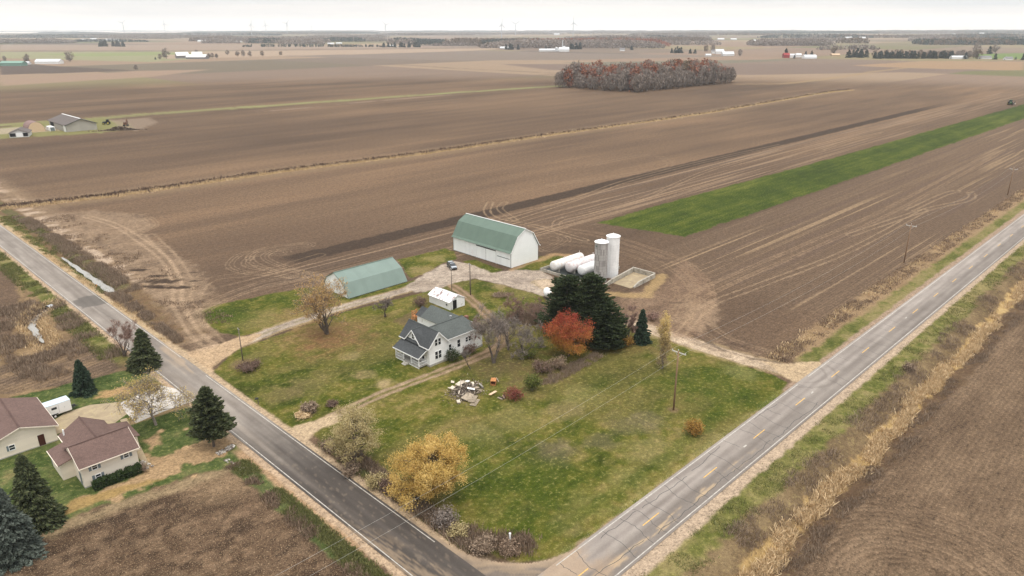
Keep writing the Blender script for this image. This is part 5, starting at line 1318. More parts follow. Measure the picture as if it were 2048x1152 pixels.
# ditch bank beside the side road
ra_ = lambda y: 46.35 - .0125 * (y - 60)
tufts('ditch_bank_brush', band_pts(5200, lambda u, v: ra_(188 + 110 * v) + 5.6 + 4.6 * u, lambda u, v: 188 + 110 * v, None, 9, .46, 4), .25, .95, .05, T_RUSTB, 7, .35, .4, 9)
tufts('ditch_bank_brush', band_pts(3000, lambda u, v: ra_(148 + 45 * v) + 2.2 + 3.6 * u * (.4 + .6 * v), lambda u, v: 148 + 45 * v, None, 10, .44, 4), .25, .95, .045, T_RUSTB, 7, .35, .4, 10)
tufts('ditch_grass', band_pts(3500, lambda u, v: ra_(192 + 110 * v) + 1.2 + 7.5 * u, lambda u, v: 192 + 110 * v, None, 11, .48, 4), .2, .6, .06, T_GREEN, 6, .3, .5, 11)
tufts('roadside_reeds', band_pts(1400, lambda u, v: ra_(150 + 150 * v) + .9 + 1.8 * u, lambda u, v: 150 + 150 * v, None, 12, .55, 4), .2, .6, .06, T_REED, 6, .3, .6, 12)
tufts('scrub_weeds', band_pts(2600, lambda u, v: ra_(150 + 140 * v) + 9 + 12 * u ** 1.6, lambda u, v: 150 + 140 * v, None, 13, .58, 5), .2, .7, .07, T_BRUSH, 6, .4, .5, 13)
# west side: creek banks and rough grass
inw = lambda x, y: x < 40.3 - .0125 * (y - 60) - 1.2
tufts('creek_reeds', band_pts(5200, lambda u, v: 17 + 22 * u, lambda u, v: 153 + 48 * v, lambda x, y: inw(x, y) & (creek(x, y) > -1.15) & (creek(x, y) < -.0), 14, .3, 4), .3, 1.1, .07, T_REED, 7, .35, .55, 14)
tufts('creek_brush', band_pts(5200, lambda u, v: 20 + 19.5 * u, lambda u, v: 148 + 50 * v, inw, 15, .52, 5), .3, 1.2, .06, T_RUSTB, 7, .35, .4, 15)
tufts('verge_grass', band_pts(3800, lambda u, v: lA(150 + 110 * v) - 1.4 - 4.6 * u, lambda u, v: 150 + 110 * v, None, 16, .42, 4), .15, .5, .06, T_GREEN, 7, .3, .5, 16)
tufts('verge_grass', band_pts(4200, lambda u, v: lA(56 + 40 * v) - 2.2 - 2.6 * u, lambda u, v: 56 + 40 * v, None, 17, .36, 3), .15, .5, .05, T_GREEN, 8, .25, .5, 17)
tufts('verge_brush', band_pts(1500, lambda u, v: lA(58 + 38 * v) - 3.6 - 1.8 * u, lambda u, v: 58 + 38 * v, None, 18, .58, 3), .2, .7, .05, T_BRUSH, 7, .25, .5, 18)
# hedge strip on the lawn side of the side road
hs_ = lambda lo, hi, n, s, cl=.36, w=3.2, o=1.9: band_pts(n, lambda u, v: rA(lo + (hi - lo) * v) + o + w * u * (0.5 + .5 * v), lambda u, v: lo + (hi - lo) * v, None, s, cl, 2.2)
tufts('hedge_brush', hs_(56, 86, 2600, 19, .34), .3, 1.2, .05, T_RUSTB, 8, .3, .35, 19)
tufts('hedge_grass', hs_(56, 92, 1800, 20, .4), .15, .55, .05, T_GREEN, 7, .3, .5, 20)
cpts = np.array([(49.3, 57.5), (50.3, 55.2), (51.8, 53.0), (53.6, 51.4)])
gq = np.random.default_rng(5); k_ = gq.integers(0, 4, 700); tufts('hedge_brush', cpts[k_] + gq.normal(0, .8, (700, 2)) + np.array((.6, .9)), .3, 1.1, .05, T_BRUSH, 8, .3, .35, 21)
# fence-row weeds along the long field border
fb = smooth_path(FB, 30); gq = np.random.default_rng(6); ii = (gq.uniform(0, 1, 6000) ** 1.3 * (len(fb) - 1)).astype(int)
tufts('fence_row_weeds', fb[ii] + gq.normal(0, 1.3, (6000, 2)), .25, 1.0, .12, T_REED, 9, .9, .5, 22)
tufts('fence_row_brush', fb[ii[:2600]] + (gq.normal(0, .7, (2600, 2)) + np.array((0, .8))), .4, 1.7, .2, T_DARK, 5, .8, .4, 23)
# brush behind the farmhouse garden and under the pines
def ptsin(poly, n, s, cl=.3):
    q = np.array(PP(poly)); lo, hi = q.min(0), q.max(0); g = np.random.default_rng(s); p = lo + g.random((n, 2)) * (hi - lo)
    cc = Canvas(p[:, 0], p[:, 1]); return p[(cc.sd_poly(q) < 0) & (fbm(p[:, 0] / 2, p[:, 1] / 2, 2, s) > cl)]
tufts('undergrowth', ptsin([(1075, 768), (1110, 742), (1190, 706), (1210, 712), (1160, 742), (1100, 772)], 1100, 24, .5), .2, .7, .03, T_RUSTB, 8, .25, .4, 24)
tufts('undergrowth', ptsin([(1010, 640), (1060, 612), (1120, 620), (1120, 650), (1060, 652)], 2400, 25), .4, 1.4, .06, T_RUSTB, 8, .3, .35, 25)

# ---------------------------------------------------------------- trees and bushes, one by one
def at(u, v): x, y = P(u, v); return (x, y, float(zat(x, y)[0]))
bare_tree(at(655, 668), 13.6, 'tall tree with thin tan orange leaves beside the gravel lane', 101, 'maple_tree', leaves=L_ORANGE, nleaf=9500, lsize=.14, stems=5, spread=.62, up=.05, levels=6, ratio=.8, trunk=.22, haze_n=1800)
clump_tree(at(1137, 712), 9.6, 'round tree with red top and orange skirt in front of the dark pines', 102, L_RED, 4.7, .9, 150, 24000, .135, .85, 'maple_tree', tz=.85, tn=.28, zp=.85, lump=.2, trunkr=.22, shape=.9, flat=.8)
conifer(at(1132, 668), 13.2, 5.6, 'broad dark pine on the left of the group behind the red tree', 103, N_PINE, 'pine_tree', .3, 680, 56, .33, -.10, .30, ragged=.3, asp=2.4, upturn=.5)
conifer(at(1180, 680), 14.8, 5.4, 'tallest dark pine of the group behind the red tree', 104, N_PINE, 'pine_tree', .3, 760, 56, .33, -.10, .36, ragged=.28, asp=2.4, upturn=.5)
conifer(at(1209, 690), 9.6, 4.6, 'shorter dark pine on the right of the group by the bare sapling', 105, N_PINE, 'pine_tree', .2, 600, 56, .33, -.10, .30, ragged=.3, asp=2.4, upturn=.5)
conifer(at(1282, 684), 7.4, 2.25, 'small neat dark spruce beside the gravel lane near the yellow poplar', 106, N_SPR, z0=.15, nb=420, per=24, lsize=.30, droop=.22, power=.9)
bare_tree(at(1257, 688), 8.4, 'slim bare sapling between the dark pines and the small spruce', 107, spread=.5, levels=5, twig=TWIGR, up=.1, trunk=.3, kids=(2, 4), ratio=.66)
bush(at(1250, 692), 1.3, 2.0, 'golden bush at the foot of the slim bare sapling', 108, B_RUST, n=1500, lsize=.15)
clump_tree(at(1325, 737), 11.2, 'narrow upright poplar with yellow leaves at the top, behind the utility pole', 109, L_POP, 1.55, .5, 80, 7000, .075, .55, 'poplar_tree', tz=.8, tn=.3, aspect=4.0, lump=.2, trunkr=.13, flat=1.6, up=.0)
clump_tree(at(850, 1002), 10.6, 'big golden willow overhanging the hedge strip by the side road', 110, L_GOLD, 5.4, .7, 270, 54000, .085, .75, 'willow_tree', lump=.34, trunkr=.3, tz=.2, tn=.5, aspect=3.2, lean=(1.6, -1.2), flat=1.0)
clump_tree(at(713, 932), 10.4, 'thin olive willow with visible trunk beside the two track lane', 111, L_OLIVE, 4.0, 1.4, 130, 17000, .08, .85, 'willow_tree', lump=.32, trunkr=.2, tz=.2, tn=.55, aspect=3.2)
conifer(at(428, 893), 10.6, 3.3, 'shaggy pine with bare lower trunk at the edge of the side road', 112, N_OLD, 'pine_tree', 2.2, 380, 56, .34, -.05, .55, ragged=.45, asp=2.4, upturn=.5)
conifer(at(293, 735), 8.2, 3.2, 'wide spruce by the side road in front of the bare tree', 113, N_OLD, z0=.2, nb=620, per=40, lsize=.27, droop=.16, power=.75)
conifer(at(170, 785), 6.6, 2.4, 'low cone shaped spruce on the grass beyond the white trailer', 114, N_SPR, z0=.1, nb=520, per=36, lsize=.25, droop=.2, power=.85)
bare_tree(at(250, 712), 7.6, 'bare grey tree right behind the wide spruce by the side road', 115, spread=.7, levels=6, stems=3, twig=TWIGR, trunk=.22)
bare_tree(at(312, 850), 10.6, 'spreading tree with sparse yellow leaves over the pale concrete drive', 116, 'maple_tree', leaves=L_YEL, nleaf=6500, lsize=.12, spread=.85, levels=6, up=.02, bark=BARKL, trunk=.3, kids=(3, 4), ratio=.78, haze_n=1200)
conifer(at(78, 1048), 10.8, 3.3, 'tall olive spruce closest to the cream house corner', 117, N_OLD, z0=.2, nb=760, per=48, lsize=.29, droop=.2, power=.8)
conifer(at(28, 1112), 10.4, 3.6, 'pale blue spruce cut off by the picture edge below the cream garage', 118, N_BLUE, z0=.2, nb=720, per=46, lsize=.29, droop=.2, power=.8)
conifer(at(-5, 1060), 9.2, 2.9, 'olive spruce behind the pale blue spruce at the picture edge', 119, N_OLD, z0=.1, nb=560, per=40, lsize=.27, droop=.2, power=.8)
bare_tree(at(988, 726), 12.2, 'large bare grey tree with two leaning trunks by the farmhouse lane', 120, spread=.6, levels=6, stems=2, trunk=.27, ratio=.8, haze_n=5200, tw_w=.02)
bare_tree(at(1015, 700), 8.6, 'dense twiggy bare tree behind the two trunk bare tree', 121, spread=.85, levels=6, stems=3, trunk=.2, haze_n=4200, tw_w=.02)
bare_tree(at(1048, 705), 7.0, 'rounded bare grey tree left of the red tree', 122, spread=.9, levels=6, stems=3, trunk=.2, haze_n=4200, tw_w=.02)
bare_tree(at(955, 690), 6.5, 'thin bare tree leaning against the farmhouse wing', 123, spread=.7, levels=5, stems=2, twig=TWIGR)
bare_tree(at(1036, 640), 6.6, 'tangled brown bare tree beside the left dark pine', 124, spread=.9, levels=6, stems=3, twig=TWIGR, trunk=.2)
bare_tree(at(1075, 640), 5.0, 'low spreading bare thicket tree under the left dark pine', 125, spread=1.0, levels=5, stems=4, twig=TWIGR, trunk=.2)
bare_tree(at(771, 634), 4.6, 'small leafless shrub tree on the lawn left of the farmhouse garden', 126, spread=.5, levels=5, stems=4, trunk=.25)
bare_tree(at(941, 738), 4.2, 'thin leafless sapling standing in the two track lane verge', 127, spread=.4, levels=4, trunk=.4)
bush(at(840, 612), 1.5, 2.2, 'dark bare bush at the corner of the rust roofed shed', 128, B_BROWN, n=1500, lsize=.1, asp=3)
bush(at(905, 722), 1.2, 2.2, 'dark green shrub against the farmhouse wall by the double window', 129, B_HEDGE, n=1300, lsize=.13)
bush(at(940, 705), 1.6, 1.8, 'bare reddish shrub under the farmhouse wing windows', 130, B_BROWN, n=1300, lsize=.09, asp=3)
bush(at(499, 738), 2.1, 1.3, 'flat round brown bush by the pole near the gravel entrance', 131, B_BROWN, n=2600, lsize=.11, asp=2.6)
bush(at(664, 812), .9, .9, 'small round brown bush beside the two track lane', 132, B_BROWN, n=900, lsize=.1, asp=2.6)
bush(at(619, 822), 1.2, 1.3, 'tan and brown ornamental grass clump near the side road', 133, T_RUSTB, n=1700, lsize=.12, asp=4)
bush(at(606, 832), 1.2, .55, 'low straw coloured plant bed in front of the brown grass clump', 134, T_REED, n=1200, lsize=.12, asp=3)
bush(at(1065, 780), 1.35, 2.6, 'yellow green leafy bush on the lawn near the red bush', 135, B_GREEN, n=2600, lsize=.14)
bush(at(1026, 798), 1.4, 1.8, 'red leaved bush beside the little log heap', 136, B_RED, n=2200, lsize=.11)
bush(at(1385, 868), 1.25, 2.1, 'rust gold round bush alone on the lawn near the county road', 137, B_RUST, n=2600, lsize=.12)
bush(at(1085, 745), 1.8, 2.2, 'brown twiggy bush in the thicket left of the lawn point', 138, B_BROWN, n=1700, lsize=.1, asp=3)
bush(at(1120, 735), 1.6, 2.0, 'pale twiggy bush below the red tree', 139, T_BRUSH, n=1500, lsize=.1, asp=3)
bush(at(1060, 715), 1.4, 1.6, 'olive shrub at the left foot of the red tree', 140, B_GREEN, n=900, lsize=.13)
bush(at(657, 900), 1.0, 1.7, 'dark red brown bush at the start of the hedge strip', 141, T_RUSTB, n=1300, lsize=.1, asp=3)
bush(at(700, 950), 1.3, 1.6, 'brown bush at the foot of the olive willow', 142, T_RUSTB, n=1500, lsize=.1, asp=3)
bush(at(755, 975), 1.2, 2.0, 'olive yellow bush between the two willows', 143, L_OLIVE, n=1700, lsize=.13)
bush(at(775, 985), .9, 1.9, 'purple brown bush hard against the golden willow', 144, B_BROWN, n=1200, lsize=.1, asp=3)
bush(at(890, 1050), 1.5, 2.0, 'pale pinkish twiggy bush below the golden willow', 145, TWIG, n=1600, lsize=.1, asp=3)
bush(at(920, 1075), 1.2, 1.6, 'yellow green bush in the hedge strip near the road bend', 146, L_OLIVE, n=1400, lsize=.12)
bush(at(968, 1100), 1.5, 1.5, 'russet bush in the hedge strip at the road bend', 147, T_RUSTB, n=1800, lsize=.1, asp=3)
bush(at(1018, 1108), 1.2, 1.4, 'greyish bush around the white marker post', 148, T_BRUSH, n=1400, lsize=.1, asp=3)
bush(at(1817, 742), .9, 1.5, 'single dark red brown shrub on the verge of the county road', 149, T_RUSTB, n=900, lsize=.12, asp=2)
bush(at(1240, 640), 1.5, 1.2, 'low brown scrub at the foot of the shorter pine', 150, B_BROWN, n=1200, lsize=.1, asp=3)
bush(at(1305, 640), 1.4, 1.6, 'low bare scrub behind the small neat spruce', 151, TWIGR, n=1000, lsize=.1, asp=3)
bush(at(287, 942), .7, 1.1, 'small dark red shrub at the far corner of the cream house', 152, T_RUSTB, n=700, lsize=.1)
bush(at(1003, 592), 2.2, .7, 'low brown and green weed clump on the grass island by the yard', 153, T_RUSTB, n=1300, lsize=.11, asp=3)
# clipped hedge under the cream house wall: two plants
for x0, x1, lab, sd in ((18.9, 22.9, 'longer clipped evergreen hedge under the cream house wall', 160), (23.2, 25.4, 'shorter clipped evergreen hedge by the stone bed', 161)):
    t = thing('hedge', lab, 'hedge', ((x0 + x1) / 2, 104.3, 0)); g = np.random.default_rng(sd); n = int(1700 * (x1 - x0)); hw = (x1 - x0) / 2
    u = g.uniform(-1, 1, (n, 3)); k = np.argmax(np.abs(u) * np.array((1, 1, 1.0)), 1); u[np.arange(n), k] = np.sign(u[np.arange(n), k]) * g.uniform(.82, 1.04, n)
    pts = np.stack([u[:, 0] * hw, u[:, 1] * .75, .62 + u[:, 2] * .58 + .10 * np.sin(u[:, 0] * 5 + sd)], 1); pts[:, 2] = np.maximum(pts[:, 2], .04)
    V, F = leaf_quads(pts, .13, g); np_mesh('crown', V, F, B_HEDGE, t, tint=g.uniform(0, 1, n))
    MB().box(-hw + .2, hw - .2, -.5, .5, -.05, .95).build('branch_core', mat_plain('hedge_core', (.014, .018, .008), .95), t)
# ================================================================ POLES AND WIRES
POLEW = mat_plain('utility_pole_wood', (0.24, 0.15, 0.09), .9, .2, 1.5, streak=.2)
POLEG = mat_plain('grey_pole_wood', (0.16, 0.13, 0.105), .9, .2, 1.5)
WIREM = mat_plain('aluminium_wire', (0.45, 0.44, 0.40), .6, .02)
INSUL = mat_plain('glazed_insulator', (0.55, 0.57, 0.58), .3, .05)
def upole(x, y, h, label):
    t = thing('utility_pole', label, 'pole', (x, y, 0), 0, 'utility poles along the county road')
    MB().lathe([(.17, -.2), (.15, h * .5), (.12, h)], (0, 0, 0), 10).build('pole', POLEW, t, smooth=True)
    c_ = MB().box(.14, .25, -1.35, 1.35, h - .45, h - .3).build('crossarm', mat_plain('pale_crossarm', (.55, .53, .48), .8, .1), t)
    m = MB(); m.bar((.2, -.7, h - .42), (.1, 0, h - 1.1), .05); m.bar((.2, .7, h - .42), (.1, 0, h - 1.1), .05); m.build('brace', GALV, c_)
    for yy in (-1.25, 1.25, -.0): MB().lathe([(.04, h - .3), (.06, h - .22), (.04, h - .16), (.06, h - .11), (.02, h - .05)], (.2 if yy else 0, yy, .0 if yy else .38), 8).build('insulator', INSUL, c_)
upole(97.2, 57.6, 11.3, 'brown wooden utility pole with pale crossarm on the farm lawn')
upole(213.9, 57.5, 11.0, 'second utility pole from the lawn, standing at the ploughed field edge')
upole(334.6, 57.9, 10.6, 'farthest utility pole, small at the edge of the field along the county road')
upole(-22, 57.6, 11.3, 'utility pole beyond the side road carrying the same two wires')
upole(452, 58.2, 10.8, 'utility pole far up the county road')
def wire(a, b, sag, label, cat='wire', r=.011, grp='wires along the county road'):
    a, b = np.array(a, float), np.array(b, float); ts = np.linspace(0, 1, 25)
    p = a + (b - a) * ts[:, None]; p[:, 2] -= sag * 4 * ts * (1 - ts); seg = [(p[i], p[i + 1], r, r, 0) for i in range(24)]
    V, F = seg_mesh(seg, 4, r); o = np_mesh('power_wire', V, F, WIREM); tag(o, label, cat, grp)
px_ = [(-22, 57.6, 11.3), (97.2, 57.6, 11.3), (213.9, 57.5, 11.0), (334.6, 57.9, 10.6), (452, 58.2, 10.8)]
nm_ = ['between the lawn pole and the side road', 'between the lawn pole and the field pole', 'between the two field poles', 'beyond the farthest small pole']
for (a, b), n_ in zip(zip(px_[:-1], px_[1:]), nm_):
    for s_, w_ in ((-1.25, 'roadside'), (1.25, 'field side')): wire((a[0] + .2, a[1] + s_, a[2] + .02), (b[0] + .2, b[1] + s_, b[2] + .02), 1.7, 'thin sagging power wire %s, %s strand' % (n_, w_))
def gpole(u, v, h, label, r=.12):
    x, y = P(u, v); t = thing('wooden_pole', label, 'pole', (x, y, 0))
    MB().lathe([(r, -.2), (r * .75, h)], (0, 0, 0), 8).build('pole', POLEG, t, smooth=True)
    MB().box(-.05, .05, -.3, .3, h - .35, h - .25).build('bracket', GALV, t); MB().lathe([(.05, h - .25), (.07, h - .12), (.03, h - .05)], (0, .26, 0), 8).build('insulator', INSUL, t); return x, y
gpole(486, 722, 7.2, 'bare wooden pole rising from the flat brown bush')
gpole(904, 586, 6.6, 'thin wooden pole behind the rust roofed shed', .1)
gpole(941, 590, 8.3, 'thicker dark wooden pole on the grass island by the yard', .16)

# ================================================================ SMALL YARD THINGS
x, y = P(517, 808); t = thing('mailbox', 'black mailbox on a post beside the side road', 'mailbox', (x, y, 0), math.radians(0))
MB().box(-.05, .05, -.05, .05, 0, 1.05).build('post', POLEG, t); MB().prism([(-.13, 1.05), (.13, 1.05), (.13, 1.2), (.09, 1.29), (-.09, 1.29), (-.13, 1.2)], 'x', -.5, .05).build('box', MACH, t); MB().box(-.35, -.2, .135, .15, 1.1, 1.35).build('flag', RUST, t)
x, y = P(1020, 1090); t = thing('marker_post', 'white plastic marker post standing in the bushes at the road bend', 'post', (x, y, 0))
MB().lathe([(.13, 0), (.13, 1.75)], (0, 0, 0), 14).build('tube', TRIM, t); MB().lathe([(.145, 1.7), (.145, 1.85), (.03, 1.93)], (0, 0, 0), 14).build('cap', TRIM, t)
x, y = P(97, 614); t = thing('culvert_pipe', 'corrugated steel culvert pipe end above the creek', 'pipe', (x, y, -.45), math.radians(205))
MB().lathe([(.85, -.9), (.85, .35)], (0, 0, 0), 24, 'x', caps=False).build('pipe_wall', GALV, t); MB().lathe([(.80, .36), (.80, -.9)], (0, 0, 0), 24, 'x', caps=False).build('dark_bore', BLACK, t); MB().lathe([(.05, .1), (.8, .1)], (0, 0, 0), 24, 'x', caps=False).build('dark_end', BLACK, t)  # black inner tube and disc paint the unlit bore
for u, v, h, lab in ((12, 512, 1.2, 'small dark delineator post by the side road, farther one'), (97, 590, 1.4, 'leaning dark delineator post by the creek culvert')):
    x, y = P(u, v); t = thing('road_post', lab, 'post', (x, y, 0), 0.3); MB().box(-.04, .04, -.04, .04, -.1, h).build('stake', POLEG, t); MB().box(-.05, .05, -.06, -.04, h - .35, h - .1).build('reflector', RUST, t)
x, y = P(194, 577); t = thing('marker_sign', 'orange marker on a short stake beside the ditch water', 'sign', (x, y, 0), .6); MB().box(-.03, .03, -.03, .03, -.1, 1.1).build('stake', POLEG, t); MB().box(-.18, .18, -.05, -.03, .7, 1.1).build('panel', mat_plain('orange_marker', (.6, .24, .05), .6), t)
STONEM = mat_tint('field_stones', [(.15, .12, .10), (.40, .36, .31), (.62, .58, .53)], .9)
def stone_heap(u, v, n, sx_, sy_, rz, label, seed, kind='rock_pile'):
    """loose heap: too many to count"""
    g = np.random.default_rng(seed); V = []; F = []; tint = []
    cube = np.array([(i, j, k) for k in (-1, 1) for i, j in ((-1, -1), (1, -1), (1, 1), (-1, 1))], float)
    fc = np.array(((3, 2, 1, 0), (4, 5, 6, 7), (0, 1, 5, 4), (1, 2, 6, 5), (2, 3, 7, 6), (3, 0, 4, 7)))
    for i in range(n):
        s_ = g.uniform(.06, .15); q = cube * s_ * g.uniform(.6, 1.1, (8, 3)); a = g.uniform(0, 3); c_, d_ = math.cos(a), math.sin(a)
        q = q @ np.array(((c_, -d_, 0), (d_, c_, 0), (0, 0, 1))); q += (g.uniform(-sx_, sx_), g.uniform(-sy_, sy_), s_ * .4)
        F.append(fc + 8 * i); V.append(q); tint += [g.random()] * 6
    o = np_mesh(kind, np.vstack(V), np.vstack(F), STONEM, tint=np.array(tint), loc=(*P(u, v), 0)); o.rotation_euler = (0, 0, rz)
    return tag(o, label, 'stones', kind='stuff')
stone_heap(452, 900, 150, 1.5, .55, .2, 'row of pale stones under the roadside pine', 3); stone_heap(291, 930, 60, .5, 1.3, .2, 'bed of pale stones beside the clipped hedge', 4)
stone_heap(470, 930, 40, .3, 2.4, .15, 'line of stones along the grass bank', 5)
# log heap, broken crate, timber
LOGM = mat_plain('weathered_timber', (.33, .27, .20), .9, .25, 3.0); LOGD = mat_plain('charred_timber', (.05, .042, .038), .95, .3, 4.0); PALE = mat_plain('pale_board', (.58, .50, .40), .8, .2, 3.0); ORW = mat_plain('orange_stained_wood', (.44, .19, .07), .8, .25, 3.0)
x0, y0 = P(1003, 795); g = np.random.default_rng(8)
for i in range(4):
    t = thing('log', 'dark split log lying with three others beside the red leaved bush', 'log', (x0 - .6 + i * .4, y0 + g.normal(0, .15), .14), g.uniform(-.5, .5) + 1.2, 'logs beside the red bush'); MB().lathe([(.12, -.55), (.14, 0), (.12, .55)], (0, 0, 0), 9, 'x').build('log_body', LOGD if i % 2 else LOGM, t)
x0, y0 = P(987, 768); t = thing('broken_crate', 'orange brown wooden crate tipped on its side near the bare trees', 'crate', (x0, y0, .05), .7)
m = MB(); m.box(-.7, .7, -.5, -.44, 0, .9); m.box(-.7, .7, .44, .5, 0, .9); m.box(-.7, .7, -.44, .44, 0, .06); m.box(-.7, .7, -.44, .44, .84, .9); m.box(.64, .7, -.44, .44, .06, .84); m.build('side_panel', ORW, t)
m = MB(); m.bar((.7, -.9, .1), (2.2, -.3, .15), .12); m.bar((.8, .2, .1), (2.3, .1, .15), .1); m.build('loose_board', LOGM, t)
# burn pile: heap of scrap with the bigger pieces as things of their own
SCR = mat_tint('mixed_scrap', [(.05, .044, .04), (.16, .125, .10), (.32, .255, .20), (.52, .45, .37)], .9)
cx_, cy_ = P(932, 783); g = np.random.default_rng(9); n = 1500
q = g.normal(0, 1, (n, 2)); rad = np.hypot(q[:, 0], q[:, 1]); pts = np.stack([q[:, 0] * 1.7 + q[:, 1] * .5, q[:, 1] * 1.35, np.maximum(0, 1.0 * np.exp(-rad ** 2 / 1.6) * g.uniform(.3, 1.05, n))], 1)
V, F = leaf_quads(pts, .14, g, 4.5, .4); o = np_mesh('scrap_rubble', V, F, SCR, tint=np.clip(g.normal(.5, .28, n), 0, 1), loc=(cx_, cy_, .03)); tag(o, 'heap of burnt scrap wood and rubbish on the lawn', 'rubble', kind='stuff')
seg = []
for i in range(90):
    p0 = np.array((g.normal(.5, .8), g.normal(.1, .7), g.uniform(.1, .8))); d = unit(np.array((g.normal(), g.normal(), g.normal() * .4))) * g.uniform(.5, 1.4); seg.append((p0, p0 + d, .03, .015, 0))
V, F = seg_mesh(seg, 4, .015); V[:, 2] = np.maximum(V[:, 2], .02); o = np_mesh('burnt_brushwood', V, F, LOGD, loc=(cx_, cy_, .02)); tag(o, 'tangle of burnt branches in the scrap heap', 'brushwood', kind='stuff')
def board(u, v, L, Wd, th, z, rz, tilt, mat, label, name='board', cat='board'):
    x, y = P(u, v)
    o = MB().box(-L / 2, L / 2, -Wd / 2, Wd / 2, 0, th).build(name, mat); o.location = (x, y, z); o.rotation_euler = (tilt[0], tilt[1], rz); return tag(o, label, cat)
board(920, 775, 2.0, .9, .18, .75, .35, (.2, .1), PALE, 'peach coloured foam slab on top of the scrap heap', 'foam_slab', 'slab')
board(905, 780, .8, .7, .3, .3, .1, (.2, -.2), PALE, 'pale block on the left shoulder of the scrap heap', 'foam_block', 'block')
board(942, 785, 1.4, .5, .1, .75, -.6, (.1, .3), TRIM, 'white board lying across the middle of the scrap heap')
board(935, 772, .9, .6, .1, .95, .3, (.0, .2), TRIM, 'white panel at the top of the scrap heap', 'panel', 'panel')
board(962, 774, 1.3, 1.0, .06, .35, .9, (.8, .2), STONE, 'grey sheet leaning on the right end of the scrap heap', 'sheet', 'sheet')
board(935, 797, 2.4, 1.4, .12, .35, .3, (.15, .0), LOGM, 'weathered grey deck panel at the front of the scrap heap', 'deck_panel', 'panel')
board(917, 805, 1.1, .6, .22, .08, 1.0, (.1, .1), PALE, 'pale crumpled sheet lying on grass in front of the scrap heap', 'sheet', 'sheet')
gb = random.Random(21); PEACH = mat_plain('peach_foam', (.66, .46, .32), .8, .15, 3.0)
for i in range(16):
    board(929 + gb.gauss(0, 17), 783 + gb.gauss(0, 9), gb.uniform(.6, 2.2), gb.uniform(.18, .6), .07, gb.uniform(.15, .75), gb.uniform(0, 3), (gb.uniform(-.4, .4), gb.uniform(-.4, .4)), gb.choice((PEACH, LOGM, LOGM, RUST, LOGD, PALE)), 'loose scrap board jumbled in the scrap heap on the lawn')['group'] = 'loose boards of the scrap heap'
def pallet(u, v, rz, z, label):
    x, y = P(u, v); t = thing('pallet', label, 'pallet', (x, y, z), rz); m = MB()
    for i in range(6): m.box(-1.2, 1.2, -.55 + i * .2, -.42 + i * .2, .12, .15)
    m.build('deck', LOGM, t)
    for yy in (-1.1, 0, 1.1): MB().box(yy - .05, yy + .05, -.55, .58, 0, .12).build('bearer', LOGM, t)
pallet(946, 801, .55, .25, 'upper grey wooden pallet at the front of the scrap heap'); pallet(950, 806, .5, .02, 'lower grey wooden pallet lying flat on the lawn')
# orange timber play frame at the back of the house
x, y = P(833, 640); t = thing('play_frame', 'orange stained timber climbing frame behind the farmhouse', 'play frame', (x, y, 0), .1)
for i, (a, b) in enumerate(((-.7, -.6), (.7, -.6), (.7, .6), (-.7, .6))): MB().box(a - .07, a + .07, b - .07, b + .07, 0, 2.4).build('post', ORW, t)
MB().box(-.78, .78, -.68, .68, 1.05, 1.15).build('platform', ORW, t)
m = MB()
for z in (1.6, 2.2): m.bar((-.7, -.6, z), (.7, -.6, z), .09); m.bar((-.7, .6, z), (.7, .6, z), .09); m.bar((-.7, -.6, z), (-.7, .6, z), .09)
m.bar((-.7, -.6, 1.6), (.7, -.6, 2.2), .07); m.build('rail', ORW, t)
m = MB(); m.bar((-1.5, -.4, 0), (-.75, -.4, 1.1), .09); m.bar((-1.5, .4, 0), (-.75, .4, 1.1), .09)
for k in range(4): q = (k + .5) / 4; m.bar((-1.5 + .75 * q, -.4, 1.1 * q), (-1.5 + .75 * q, .4, 1.1 * q), .08)
m.build('ladder', ORW, t)
for u, v, w_, h_, c_, lab, nm in ((843, 660, .9, .9, PALE, 'round pale basket on the patio behind the farmhouse', 'basket'), (832, 655, 1.2, .7, STONE, 'low grey bench on the patio behind the farmhouse', 'bench')):
    x, y = P(u, v); t = thing(nm, lab, nm, (x, y, 0), .5)
    if nm == 'basket': MB().lathe([(.28, 0), (.42, .55), (.36, .55), (.24, .1)], (0, 0, 0), 14).build('body', c_, t)
    else: MB().box(-.6, .6, -.2, .2, .38, .45).build('seat', c_, t); MB().box(-.55, -.45, -.18, .18, 0, .38).build('leg', c_, t); MB().box(.45, .55, -.18, .18, 0, .38).build('leg', c_, t)

# ================================================================ CAR
x, y = P(904, 536); t = thing('parked_car', 'dark grey estate car parked on the gravel in front of the big barn', 'car', (x, y, 0), math.radians(-112))
PAINT = mat_plain('dark_grey_car_paint', (.045, .05, .058), .25, .03, spec=.6); CARTOP = mat_plain('light_grey_car_top', (.42, .45, .48), .3, .03, spec=.6)  # roof and bonnet are paler than the body
def loft(secs, name, mat, parent):
    m = MB(); k = len(secs[0])
    for s_ in secs: m.v += [tuple(p) for p in s_]
    for a in range(len(secs) - 1):
        for i in range(k): j = (i + 1) % k; m.f.append([a * k + i, a * k + j, (a + 1) * k + j, (a + 1) * k + i])
    m.f.append(list(range(k))[::-1]); m.f.append([(len(secs) - 1) * k + i for i in range(k)]); return m.build(name, mat, parent, smooth=False)
def sec(xx, w, z0, z1, wt=None): wt = wt or w * .92; return [(xx, -w, z0), (xx, w, z0), (xx, w * 1.0, z0 + (z1 - z0) * .6), (xx, wt, z1), (xx, -wt, z1), (xx, -w, z0 + (z1 - z0) * .6)]
bd = loft([sec(-2.3, .78, .45, .82), sec(-2.2, .86, .32, .98), (sec(-1.2, .9, .28, 1.0)), sec(.6, .9, .28, 1.0), sec(1.5, .89, .28, .94), sec(2.15, .82, .32, .8), sec(2.32, .68, .45, .66)], 'body', PAINT, t)
